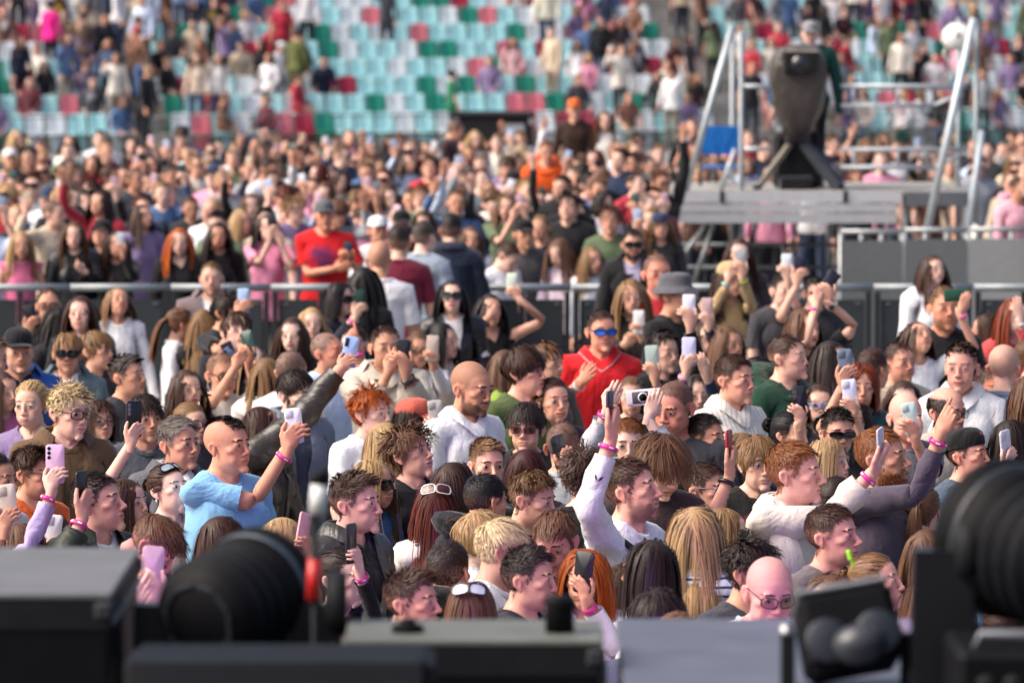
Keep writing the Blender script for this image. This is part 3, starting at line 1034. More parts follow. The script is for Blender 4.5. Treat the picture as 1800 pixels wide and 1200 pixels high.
        if style == 'pony':
            m = int(150 * den) + 6
            p = G + rs.normal(0, 5, (m, 3)); K = 9 if lod == 0 else 5
            pts = grow(p, np.array([0, 1.0, .35]) + rs.normal(0, .12, (m, 3)), np.full(m, opt.get('len', 300.0)) * (0.8 + .3 * rs.random(m)), K, g, .95, 1.0, np.full(m, 12.0), rs, noise=.05, guard=False, body=True)
            res.append(ribbons(pts, 9 * wf, colours(m, K + 1, .16), tipw=.3, rs=rs))
        else:
            R = opt.get('bun', 34.0)
            bc = G + nrm(G - np.array([0, 8, 33.0])) * R * .62
            v, f = ico_ball(bc, (R, R, R * .9), 14 if lod == 0 else 8, 9 if lod == 0 else 5)
            res.append((v, f, np.tile(hc * .8, (len(v), 1)), vnormals(v, f)))
            m = int(110 * den) + 6
            u = nrm(rs.normal(0, 1, (m, 3))); w0 = nrm(np.cross(u, rs.normal(0, 1, (m, 3))))
            a = np.linspace(0, 1.6, 6)[None, :, None]
            pts = bc + (u[:, None] * np.cos(a) + w0[:, None] * np.sin(a)) * (R + 1.5 + rs.random((m, 1, 1)) * 3)
            res.append(ribbons(pts, 7 * wf, colours(m, 6), rs=None))
    if opt.get('beardlen') and lod == 0:
        v, f = HEADS[0]; nn = HEAD_N[0]
        x = np.abs(v[:, 0])
        k = ((v[:, 2] < -52 - 0.0 * x) & (v[:, 2] > -118) & (v[:, 1] < -8) & ((x > 30) | (v[:, 2] < -76) | ((v[:, 2] > -54) & (x < 30) & (v[:, 1] < -80))))
        k |= (x > 54) & (v[:, 2] < -12) & (v[:, 2] > -60) & (v[:, 1] < -2) & (v[:, 1] > -26)
        k |= (x < 26) & (v[:, 2] < -43) & (v[:, 2] > -52) & (v[:, 1] < -84)
        ii = np.nonzero(k)[0]
        if len(ii):
            ii = rs.choice(ii, 420)
            p = v[ii] + rs.normal(0, 1.5, (420, 3)); d = nn[ii] * .6 + np.array([0, 0, -.8])
            pts = grow(p, d, np.full(420, float(opt['beardlen'])) * (.6 + .7 * rs.random(420)), 3, g, .2, 1, np.zeros(420) - 40, rs, noise=.2, guard=False)
            bc = opt.get('beardc', hc)
            cc = np.clip(bc * (1 + rs.normal(0, .2, (420, 1))), .004, .9)
            res.append(ribbons(pts, 5, cc, rs=rs))
    return res

def eyebrows(hc, rs, fem, lod):
    n = 40 if lod == 0 else 9
    P = []
    for s in (1, -1):
        t = np.linspace(0, 1, n) + rs.normal(0, .02, n)
        x = 11 + 35 * t
        z = 24 + (5.5 if fem else 3.6) * np.sin(np.clip(t * 1.5, 0, 1.5)) - 4.5 * smooth(.6, 1.05, t) + rs.normal(0, 1.5 if not fem else .9, n) * (1 - .5 * t)
        k = np.linspace(0, 1, 3)
        px = x[:, None] + k * 8.0; pz = z[:, None] + k * (2.2 - 4.0 * t[:, None])
        py = brow_y(px, pz) - .5 - .3 * k
        P.append(np.stack([s * px, py, pz], -1))
    P = np.concatenate(P)
    return ribbons(P, 3.0 if lod == 0 else 4.6, np.tile(hc, (len(P), 1)), rs=None)

def eyeballs(v_prm, iris, lod):
    out = []
    for s in (1, -1):
        th = np.array([0.0, .20, .23, .47, .51, .95, 1.5])
        cl = [(.006, .006, .006)] * 2 + [iris * .6] * 2 + [(.44, .38, .35)] * 3
        if lod:
            th = th[[0, 2, 4, 6]]; cl = [cl[0], cl[2], cl[4], cl[6]]
        n = 12 if lod == 0 else 8
        an = np.linspace(0, 2 * np.pi, n, endpoint=False)
        R = 14.7
        rings = [np.stack([R * max(math.sin(a), 1e-3) * np.cos(an), np.full(n, -R * math.cos(a)), R * max(math.sin(a), 1e-3) * np.sin(an)], 1) + np.array([s * 32, -73.6, 2.4]) for a in th]
        v, f = loft(rings, cap=False)
        out.append((v, f, np.repeat(np.array(cl, float), n, 0)))
    return out

# ------------------------------------------------------------------ posing
def Rz(a): c, s = math.cos(a), math.sin(a); return np.array([[c, -s, 0], [s, c, 0], [0, 0, 1.0]])
def Rx(a): c, s = math.cos(a), math.sin(a); return np.array([[1.0, 0, 0], [0, c, -s], [0, s, c]])
def Ry(a): c, s = math.cos(a), math.sin(a); return np.array([[c, 0, s], [0, 1.0, 0], [-s, 0, c]])
def rot_between(a, b):
    a = nrm(a); b = nrm(b)
    v = np.cross(a, b); c = float(a @ b)
    if c < -0.9999: return -np.eye(3) + 2 * np.outer(nrm(np.cross(a, [0.3, .5, .8])), nrm(np.cross(a, [0.3, .5, .8])))
    K = np.array([[0, -v[2], v[1]], [v[2], 0, -v[0]], [-v[1], v[0], 0]])
    return np.eye(3) + K + K @ K / (1 + c)

ELL1 = float(np.linalg.norm(ELB - SHO)); ELL2 = float(np.linalg.norm(WRI - ELB))
FOREARM_OFF = 0.0

def solve_arm(S, T, pole, l1, l2):
    """two-bone chain from S to T, returns elbow, stretch factor"""
    d = T - S; D = np.linalg.norm(d); k = 1.0
    if D > (l1 + l2) * .992:
        k = D / ((l1 + l2) * .992); l1 *= k; l2 *= k
    D = max(D, abs(l1 - l2) + .02)
    a = (l1 * l1 - l2 * l2 + D * D) / (2 * D)
    h = math.sqrt(max(l1 * l1 - a * a, 0))
    u = nrm(d); pl = pole - u * (pole @ u); pl = nrm(pl)
    return S + u * a + pl * h, k

SKINS = [lin('d8ab97'), lin('d4a48e'), lin('dcb4a2'), lin('ce9c85'), lin('c6937a'), lin('dfbaaa')]
PEOPLE = {}
HEADBOX = []
class Person: pass

def person(x, yt, h, yaw=0, pitch=0, roll=0, sex='m', hair='crop', hc='brown', top=('tee', '30303a'), outer=None, label=None, lod=0,
           arms=None, glasses=None, hat=None, skin=None, beard=0.0, byaw=None, prm=None, hopt=None, seed=None, group='people in the crowd before the barrier',
           H=None, d=None, fat=0.0, wrist=None, legs='2a2f3c', earring=False, extra=None, key=None, name='person', collect=None, sit=False, Zg=0.0, band='d0308c'):
    seed = int(x * 13 + yt * 7) if seed is None else seed
    rs = np.random.default_rng(seed)
    fem = 1 if sex == 'f' else 0
    hc_ = HC[hc] if isinstance(hc, str) else np.array(hc)
    hopt = dict(hopt or {})
    sk = SKINS[rs.integers(len(SKINS))] * (0.94 + .1 * rs.random()) if skin is None else (lin(skin) if isinstance(skin, str) else np.array(skin))
    # --- how far away and how tall
    vol = {'bald': 0, 'buzz': 3, 'curly': 22, 'mop': 14, 'quiff': 24, 'spiky': 24, 'pixie': 12, 'bowl': 14, 'crop': 14, 'side': 18, 'fringe': 12}.get(hair, 8)
    if hat: vol = 16
    hs = (1.0 if not fem else 0.955) * (1.03 + .04 * rs.random())
    full = (236 + vol) * .001 * hs
    dgiven = d is not None
    if d is None:
        d = FPX * full / h
    Hh = at(x, yt, d)[2] - Zg
    lo, hi = (1.69, 1.84) if not fem else (1.58, 1.73)
    if H is not None: lo = hi = H
    Hc = min(max(Hh, lo), hi)
    if dgiven:
        if H is None: Hc = min(max(Hh, 1.40), 2.02)
    elif abs(Hc - Hh) > 1e-4:
        slope = (CAM_H - at(x, yt, 10.0)[2]) / 10.0
        d = (CAM_H - Hc - Zg) / slope
        hs *= min(1.10, max(0.95, h * d / FPX / full))
    topz = Hc + Zg
    if lod == 0 and d > 29.5: lod = 1
    yw, pt, rl = math.radians(yaw), math.radians(pitch), math.radians(roll)
    Rh = Rz(yw) @ Rx(-pt) @ Ry(rl)
    if byaw is None: byaw = yaw * 0.72 + rs.normal(0, 6) if abs(yaw) < 130 else yaw
    Rb = Rz(math.radians(byaw))
    hm = .001 * hs
    pv = np.array([0, 22, -92.0])                       # pivot of the skull on the neck, head mm
    up_ext = (Rh @ np.array([0, 6, (118 + vol)]))[2] * hm
    hc_pos = np.array([at(x, yt, d)[0], d, topz - up_ext])  # head centre
    piv = hc_pos + Rh @ pv * hm
    bs = (piv[2] - Zg) / 1.522
    if sit: bs = 0.97
    root = piv - Rb @ (np.array([0, .010, 1.522]) * bs)
    root[2] = Zg if not sit else piv[2] - 1.522 * bs
    P = Person(); P.d = d; P.x = x; P.yt = yt; P.h = h; P.head = hc_pos
    # --- arms
    sw = (0.90 if fem else 0.96)
    arms = arms or {}
    pose = {}
    phones = []
    for side, sg in (('L', 1), ('R', -1)):
        S0 = np.array([sg * SHO[0] * sw, SHO[1], SHO[2]])
        spec = arms.get(side)
        S = root + Rb @ (S0 * bs)
        handF, kind, wr = None, 'open', None
        l1, l2 = ELL1 * bs, ELL2 * bs
        out = Rb @ np.array([sg, 0, 0.0]); back = Rb @ np.array([0, 1.0, 0])
        if spec is None:
            if sit:
                wr = S + (np.array([0, 0, -.40]) + out * 0.02 - back * .26) * bs
            else:
                wr = S + (np.array([0, 0, -.53]) + out * (.07 + .03 * rs.random()) - back * (.08 + .1 * rs.random())) * bs
            pole = out * .6 + back * 1.0
            zdir = nrm(np.array([0, 0, -1.0]) - back * .2); ydir = -out
        else:
            ph = spec.get('phone')
            px, py = spec['at']
            pyaw = math.radians(spec.get('yaw', 0)); prl = math.radians(spec.get('roll', 0)); ptl = math.radians(spec.get('tilt', 0))
            F = Rz(pyaw) @ Ry(prl) @ Rx(ptl)
            S = S + np.array([0, 0, .03]) * bs
            best = None
            pref = spec.get('dd', -.32)
            for dd in np.linspace(-.62, .25, 30):
                c = at(px, py, d + dd)
                D = np.linalg.norm(c - F @ np.array([0, .02, .10]) - S)
                cost = abs(dd - pref) + 14 * max(0, D - (l1 + l2) * .97) + 6 * max(0, .22 - D)
                if best is None or cost < best[0]: best = (cost, c)
            c = best[1]
            kind = spec.get('hand', 'grip' if ph else 'open')
            pole = np.array([0, 0, -1.0]) + out * spec.get('out', .45) + back * .25
            if spec.get('land'):
                Fh = F @ Ry(math.radians(-20 * sg)); off = np.array([sg * -.052, .026, .082])
                kind = 'pinch'
            elif ph:
                Fh = F @ Ry(math.radians(spec.get('hroll', 12 * sg))); off = np.array([0, .0245, .112])
            else:
                Fh = F; off = np.array([0, 0, .06])
            for it in range(3):
                wr = c - Fh @ off
                E, k = solve_arm(S, wr, pole, l1, l2)
                fd = nrm(wr - E)
                z = nrm(Fh[:, 2] * (.75 if ph else .45) + fd * (.25 if ph else .55))
                y = Fh[:, 1] - z * (Fh[:, 1] @ z); y = nrm(y)
                Fh = np.stack([np.cross(y, z), y, z], 1)
            wr = c - Fh @ off
            handF = Fh
            if ph: phones.append((ph, c, F, spec))
        E, k = solve_arm(S, wr, pole, l1, l2)
        if handF is None:
            z = nrm(nrm(wr - E) * .8 + zdir * .2); y = nrm(ydir - z * (ydir @ z))
            handF = np.stack([np.cross(y, z), y, z], 1)
        rest1 = Rb @ np.array([sg * (ELB - SHO)[0], (ELB - SHO)[1], (ELB - SHO)[2]])
        rest2 = Rb @ np.array([sg * (WRI - ELB)[0], (WRI - ELB)[1], (WRI - ELB)[2]])
        pose[side] = dict(S0=S0, S=S, E=E, W=wr, k=k, R1=rot_between(rest1, E - S) @ Rb, R2=rot_between(rest2, wr - E) @ Rb,
                          F=handF, kind=kind, sg=sg, E0=np.array([sg * (ELB[0] - SHO[0] + SHO[0] * sw), ELB[1], ELB[2]]), raised=spec is not None)
    def pose_body(v, W):
        """v: template points (already shaped); linear blend of torso and arms, in world space"""
        o = (v @ Rb.T) * bs + root
        if sit:   # fold the legs forward at the hip
            t = smooth(1.0, .86, v[:, 2])[:, None]
            th = np.clip((0.93 - v[:, 2]) / .43, 0, 1)
            sh = np.clip((.50 - v[:, 2]) / .5, 0, 1)
            loc = np.stack([v[:, 0], v[:, 1] - th * .43, .93 - .05 * th - sh * .45], 1)
            loc = np.where(v[:, 2:3] < .95, loc, v)
            o = (loc @ Rb.T) * bs + root
        res = o * W[:, :1]
        for side, a in (('L', 1), ('R', 3)):
            q = pose[side]
            res += W[:, a:a + 1] * (q['S'] + ((v - q['S0']) @ q['R1'].T) * bs * q['k'])
            res += W[:, a + 1:a + 2] * (q['E'] + ((v - q['E0']) @ q['R2'].T) * bs * q['k'])
        return res
    bl = min(lod, 2)
    bv0, bf = BODIES[fem][bl]; W = BODY_W[fem][bl]; bn = BODY_N[fem][bl]
    def shape(v):
        v = v.copy()
        armw = smooth(.17, .24, np.abs(v[:, 0]))
        tor = smooth(.78, .95, v[:, 2]) * smooth(1.50, 1.40, v[:, 2]) * (1 - armw)
        v[:, 0] *= 1 + fat * .22 * tor
        v[:, 1] += (v[:, 1] - .02) * fat * .35 * tor
        v[:, 0] -= np.sign(v[:, 0]) * SHO[0] * (1 - sw) * smooth(.03, .15, np.abs(v[:, 0])) * smooth(1.0, 1.25, v[:, 2])
        v[:, 0] += np.sign(v[:, 0]) * fat * .03 * armw
        return v
    vs = shape(bv0)
    world = pose_body(vs, W)
    body = MB()
    legc = lin(legs)
    cols = np.tile(sk, (len(vs), 1))
    lw = smooth(1.0, .97, vs[:, 2]) * (np.abs(vs[:, 0]) < .26)
    cols = cols * (1 - lw[:, None]) + legc * lw[:, None]
    cols[vs[:, 2] < .085] = (.05, .05, .055)
    fm = (vs[bf].mean(1)[:, 2] < .985) & (np.abs(vs[bf].mean(1)[:, 0]) < .26)
    body.add(world - root, bf, cols, fm.astype(np.int32), rest=vs)
    # --- head
    hl = min(lod, 2)
    hv0, hf = HEADS[hl]
    pr = dict(jaw=rs.normal(0, .05), width=rs.normal(0, .025), nose=rs.normal(0, .6), nosew=rs.normal(0, .5), nosez=rs.normal(0, .6), chin=rs.normal(0, .5),
              chiny=rs.normal(0, .5), brow=rs.normal(0, .4), smile=abs(rs.normal(.2, .2)), lips=rs.normal(0, .4), long=rs.normal(0, .02), fat=fat * .9)
    pr.update(prm or {})
    hv = morph_head(hv0, fem, pr)
    scal = {'bald': hopt.get('shadow', 0.0), 'buzz': .8, 'balding': .75, 'mohawk': .5}.get(hair, 1.0)
    rec = hopt.get('rec', 0.0)
    if hair in ('crop', 'quiff', 'mohawk', 'side', 'spiky') and hopt.get('fade', True) and not fem:
        pass
    hcol = face_paint(hv0, sk, pr, fem, hc_, beard, rec, 0.0, lod)
    if scal > 0:
        ms = scalp_mask(hv0, rec) * scal
        if hair == 'mohawk': ms = scalp_mask(hv0, rec) * (.16 + .8 * smooth(52, 30, np.abs(hv0[:, 0])) * smooth(30, 62, hv0[:, 2]))
        if hair == 'balding': ms = ms * smooth(74, 58, hv0[:, 2])
        if hair in ('crop', 'quiff', 'side', 'spiky', 'mohawk', 'fringe') and not fem:
            ms = ms * (1 - hopt.get('fade', .35) * smooth(45, -10, hv0[:, 2]))
        hcol = hcol * (1 - ms[:, None]) + hc_ * .7 * ms[:, None]
    def pose_head(v):
        w = smooth(-190, -88, v[:, 2])[:, None]
        q = (v - pv) * hm
        return piv + w * (q @ Rh.T) + (1 - w) * (q @ Rb.T)
    keep = (hv0[hf][:, :, 2] > -208).any(1)
    body.add(pose_head(hv) - root, hf[keep], hcol, 0, rest=hv * .001)
    iris = [lin('5b6f7c'), lin('4c3a2a'), lin('6c7a58'), lin('4a5a70')][rs.integers(4)]
    if lod < 2:
        for v, f, c in eyeballs(pr, iris, lod):
            body.add(pose_head(v) - root, f, c, 0, rest=v * .001)
    if lod < 2 and hopt.get('brows', True):
        bc_ = hc_ * (.62 if not fem else .55) * (1 if hc_.mean() < .35 else .6)
        v, f, c, _ = eyebrows(bc_ if lod == 0 else bc_ * .45 + sk * .3, rs, fem, lod)
        v = morph_head(v, fem, pr)
        body.add(pose_head(v) - root, f, c, 2, rest=v * .001)
    # --- hands
    hcm = .001 * bs * (0.92 if not fem else .84)
    for side in ('L', 'R'):
        q = pose[side]
        hv_, hf_ = HANDS[q['kind']][0 if lod == 0 and q['raised'] else 1]
        hh = hv_.copy()
        ff = hf_
        if side == 'R': hh[:, 0] *= -1; ff = hf_[:, ::-1]
        hcol2 = np.tile(sk * np.array([1.0, .97, .95]), (len(hh), 1))
        kn = smooth(95, 150, hh[:, 2])[:, None] * .35
        hcol2 = hcol2 * (1 - kn) + sk * np.array([.98, .78, .74]) * kn
        body.add(q['W'] + (hh * hcm) @ q['F'].T - root, ff, hcol2, 0, rest=hh * .001)
    cmat = M['denim'] if legs in ('3c4a66', '46587a') else M['cloth']
    if collect is not None:
        mats_root = None
        collect['body'].append((body, root))
        ro = None
    else:
        ro = body.build(name, [M['skin'], cmat, M['hair']], None, loc=root)
        tag(ro, label, 'person', group)
    P.obj = ro; P.root = root
    def put(mb, nm, mats):
        if collect is not None:
            collect['parts'].append((mb, root, mats)); return None
        return mb.build(nm, mats, ro)
    # --- clothes
    def garment(kind, colour, mat, off, open_=False, stripe=None, zlow=.86):
        g = MB()
        v = vs + bn * (off + .004 * np.sin(vs[:, 2:3] * 37 + vs[:, :1] * 29 + seed) * (1 + open_) + .0035 * np.sin(vs[:, 2:3] * 71 - vs[:, :1] * 83 + seed * 2))
        ax = np.abs(bv0[:, 0])
        u1 = (np.stack([ax, bv0[:, 1], bv0[:, 2]], 1) - SHO) @ nrm(ELB - SHO) / ELL1
        armv = (W[:, 1] + W[:, 2] + W[:, 3] + W[:, 4]) > .5
        lim = {'tee': .72, 'long': 1.80 if not any(q.get('band') or q.get('watch') for q in arms.values()) else 1.66, 'tank': .02, 'sleeve': 1.3}[kind]
        if kind == 'tee': v = v + bn * (.012 * smooth(.2, .7, u1) * armv)[:, None]
        wa = W[:, 1:].sum(1)
        phi = np.where(wa > .35, (lim - u1) * ELL1, .2)
        rad = np.sqrt(bv0[:, 0] ** 2 + (bv0[:, 1] - .026) ** 2)
        plane = bv0[:, 2] - (1.474 + .45 * (bv0[:, 1] - .03))
        deep = {'v': .10, 'scoop': .06}.get((extra or {}).get('neck'), 0) if not open_ else 0
        lift = -.004 if not open_ else -.012
        phi = np.minimum(phi, np.maximum(lift - plane, rad - (NECKHOLE + (.006 if open_ else 0))))
        if deep: phi = np.minimum(phi, np.where(bv0[:, 1] < 0, np.maximum(ax - .07 * smooth(1.45 - deep, 1.47, bv0[:, 2]), 1.45 - deep - bv0[:, 2]), .2))
        phi = np.minimum(phi, np.where(ax < .27, bv0[:, 2] - zlow, .2))
        if open_: phi = np.minimum(phi, np.where(bn[:, 1] < -.05, ax - (.03 + .03 * smooth(1.15, 1.42, bv0[:, 2])), .2))
        pw = pose_body(v, W) - root
        gv, gf, (gr,) = clip_tris(pw, bf, phi, [bv0])
        if len(gf) == 0: return None
        gc = np.tile(lin(colour) if isinstance(colour, str) else colour, (len(gv), 1))
        prn = (extra or {}).get('print')
        if prn and not open_:      # motif printed on the chest
            w = smooth(.10, .075, np.abs(gr[:, 0])) * smooth(1.17, 1.20, gr[:, 2]) * smooth(1.37, 1.34, gr[:, 2]) * (gr[:, 1] < 0)
            w = w * (np.sin(gr[:, 0] * 90 + seed) * np.sin(gr[:, 2] * 75 + seed * .7) > -.25)
            gc = gc * (1 - w[:, None]) + lin(prn) * w[:, None]
        g.add(gv, gf, gc, 0, rest=gr)
        c0 = lin(colour)
        # neckline: ribbed band, folded collar, hood or coat collar
        nc = (extra or {}).get('collar', None)
        if open_: nc = {'hood': 'hood', 'stand': 'stand'}.get((extra or {}).get('ocollar'), 'coat')
        n = 28 if lod == 0 else 12
        an = np.linspace(0, 2 * np.pi, n, endpoint=False)
        NC = np.stack([np.interp(an, np.append(NECK_AN, 2 * np.pi), np.append(NECKC[fem][:, q], NECKC[fem][0, q])) for q in range(3)], 1)
        NC[:, :2] = (NC[:, :2] - [0, .026]) * (1 + .10 * max(fat, 0)) + [0, .026]
        rad_n = nrm(np.stack([np.sin(an), -np.cos(an), 0 * an], 1))
        def ring(off_, dz, base=.0):
            return NC + rad_n * off_ + np.array([0, 0, dz])
        def placed(rg): return [(q @ Rb.T) * bs + root - root for q in rg]
        fs = 1 + .12 * max(fat, 0) - .06 * fem
        o = off
        if nc in (None, 'crew'):
            if not deep:
                rg = [ring(o + .010, -.012), ring(o + .006, .004), ring(o - .002, .010), ring(-.003, .006)]
                v2, f2 = loft(placed(rg), cap=False); g.add(v2, f2, c0 * .93)
        elif nc in ('polo', 'shirt'):
            up = .040 if nc == 'shirt' else .030
            rg = [ring(.006, -.006), ring(-.004, up), ring(.002, up + .004), ring(o + .026, .002), ring(o + .030, -.010)]
            fr = np.exp(-(np.minimum(an, 2 * np.pi - an) / .5) ** 2)
            for q, kx in zip(rg, (0, .5, .5, 1, 1)):
                q[:, 2] -= fr * (.022 if kx < 1 else .044); q[:, 1] -= fr * (.004 if kx < 1 else .014)
            v2, f2 = loft(placed(rg), cap=False)
            cc2 = np.tile(c0, (len(v2), 1))
            if (extra or {}).get('tip'): cc2[4 * n:] = lin(extra['tip'])
            g.add(v2, f2, cc2)
        elif nc == 'hood':
            bk = smooth(-.6, .8, -np.cos(an))
            rg = []
            for t in np.linspace(0, 2 * np.pi, 9)[:-1]:
                rr = .098 + o + (.03 + .035 * bk) * np.cos(t); zz = .012 + (.018 + .035 * bk) * np.sin(t) - .035 * (1 - bk)
                xx = rr * np.sin(an) * 1.02; yy = -rr * np.cos(an) + .026 + .025 * bk
                rg.append(np.stack([xx, yy, 1.476 + .35 * (yy - .03) + zz], 1))
            v2, f2 = loft(placed(rg + [rg[0]]), cap=False); g.add(v2, f2, c0 * .95)
        elif nc in ('coat', 'stand'):
            up = .055 if nc == 'stand' else .045
            sel = np.arange(n)[np.minimum(an, 2 * np.pi - an) > .55]
            rg = [ring(o + .008, -.012), ring(o * .5, up), ring(o * .5 + .008, up + .004)]
            if nc == 'coat': rg += [ring(o + .030, .006), ring(o + .034, -.008)]
            rg = [q[sel] for q in rg]
            v2, f2 = loft(placed(rg), cap=False, close=False); g.add(v2, f2, c0)
        return g
    tk, tc = top[0], top[1]
    tm = M[top[2]] if len(top) > 2 else M['cloth']
    g = garment(tk, tc, tm, .010 if tk != 'long' else .013)
    if g is not None:
        if (extra or {}).get('mat'): tm = M[extra['mat']]
        put(g, {'tee': 't_shirt', 'long': 'long_sleeved_top', 'tank': 'sleeveless_top', 'sleeve': 'shirt'}[tk], [tm])
    if outer and lod < 2:
        g = garment(outer[0], outer[1], None, .024, open_=True)
        if g is not None: put(g, 'jacket', [M[outer[2]] if len(outer) > 2 else M['cloth']])
    elif outer:
        g = garment(outer[0], outer[1], None, .02, open_=True)
        if g is not None: put(g, 'jacket', [M['cloth']])
    # --- hair
    if hair != 'bald' or hopt.get('beardlen'):
        gl = Rh.T @ np.array([0, 0, -1.0])
        hb = MB()
        for v, f, c, hn in make_hair(hair, hc_, seed, lod, gl, hopt):
            if hat:
                zl = v[f].mean(1)
                cutz = 46 + (zl[:, 1] * .10)
                f = f[zl[:, 2] < cutz]
            if len(f): hb.add(piv + ((v - pv) * hm) @ Rh.T - root, f, c, 0, rest=v * .001, normals=hn @ Rh.T)
        if hb.v: put(hb, 'hair' if hair != 'bald' else 'beard', [M['hair']])
    def hl2w(v): return piv + ((v - pv) * hm) @ Rh.T - root
    if hat:
        accessories_hat(put, hl2w, hat, lod)
    if glasses:
        accessories_glasses(put, hl2w, glasses, lod)
    if earring:
        eb = MB()
        for s in (1, -1):
            v, f = ico_ball((s * 80, 8, -44), (4.5, 4.5, 7), 8, 6); eb.add(hl2w(v), f, (.75, .75, .8))
        put(eb, 'earrings', [M['metal']])
    # --- wristbands
    for side, spec in arms.items():
        if spec.get('band'):
            q = pose[side]
            z = nrm(q['W'] - q['E'])
            u = nrm(np.cross(z, [0.2, .3, .9])); w2 = np.cross(z, u)
            an = np.linspace(0, 2 * np.pi, 16, endpoint=False)
            r = (.036 if not fem else .032) * bs
            base = q['W'] - z * .030
            rg = [base + z * t + (u * np.cos(an)[:, None] + w2 * np.sin(an)[:, None]) * rr for t, rr in ((-.009, r), (-.009, r + .002), (.009, r + .001), (.009, r - .001))]
            v, f = loft(rg, cap=False)
            wb = MB(); wb.add(v - root, f, lin(spec['band'])); 
            if spec['band'] in ('d0308c', 'e0489c') and lod == 0:      # pale print on the paper band
                for t0 in (1.0, 2.2, 3.4, 4.6, 5.6):
                    aa = np.linspace(t0, t0 + .5, 4)
                    rg = [base + z * t + (u * np.cos(aa)[:, None] + w2 * np.sin(aa)[:, None]) * (r + .0032) for t in (-.003, .004)]
                    v, f = loft(rg, cap=False, close=False); wb.add(v - root, f, (.85, .75, .82))
            put(wb, 'wristband', [M['plastic']])
        if spec.get('watch'):
            q = pose[side]; z = nrm(q['W'] - q['E']); wb = MB()
            u = nrm(np.cross(z, [0.2, .3, .9])); w2 = np.cross(z, u); an = np.linspace(0, 2 * np.pi, 14, endpoint=False); r = .036 * bs; base = q['W'] - z * .035
            rg = [base + z * t + (u * np.cos(an)[:, None] + w2 * np.sin(an)[:, None]) * rr for t, rr in ((-.011, r), (-.011, r + .003), (.011, r + .003), (.011, r))]
            v, f = loft(rg, cap=False); wb.add(v - root, f, lin(spec['watch']))
            dv, df = lathe([(.001, 0), (.019, 0), (.019, .009), (.001, .009)], 14)
            Fz = -q['F'][:, 1]; A = np.stack([nrm(np.cross(z, Fz)), z, Fz], 1)
            wb.add(base + Fz * r + dv @ A.T - root, df, (.03, .03, .035))
            put(wb, 'watch', [M['gloss']])
    if extra and extra.get('strap') and lod == 0:
        # bag strap from one shoulder across the chest
        sgn, colr = extra['strap']
        t = np.linspace(0, 1, 22)
        a = 2 * np.pi * t
        xx = sgn * .15 * np.cos(a); zz = 1.20 + .26 * np.cos(a); yy = .015 + (-.145 - .05 * max(fat, 0)) * np.sin(a) * (1 + .1 * np.cos(a))
        pth = np.stack([xx, yy, zz], 1)
        tt = nrm(np.gradient(pth, axis=0)); o_ = nrm(pth - np.array([0, .01, 1.2])); b_ = nrm(np.cross(tt, o_))
        v = np.stack([pth - b_ * .018, pth + b_ * .018], 1).reshape(-1, 3)
        i = np.arange(0, 42, 2); f = np.stack([i, i + 1, i + 3, i + 2], 1)
        sb = MB(); sb.add((v @ Rb.T) * bs, f, lin(colr)); put(sb, 'bag_strap', [M['cloth']])
    P.phones = phones; P.pose = pose; P.Rb = Rb; P.bs = bs; P.hl2w = hl2w; P.Rh = Rh
    for (ph, c, F, spec) in phones:
        make_phone(ph, c, F, lod, spec, collect)
    HEADBOX.append(dict(_x=x, _y=yt, _h=h, _d=d))
    if key: PEOPLE[key] = P
    return P

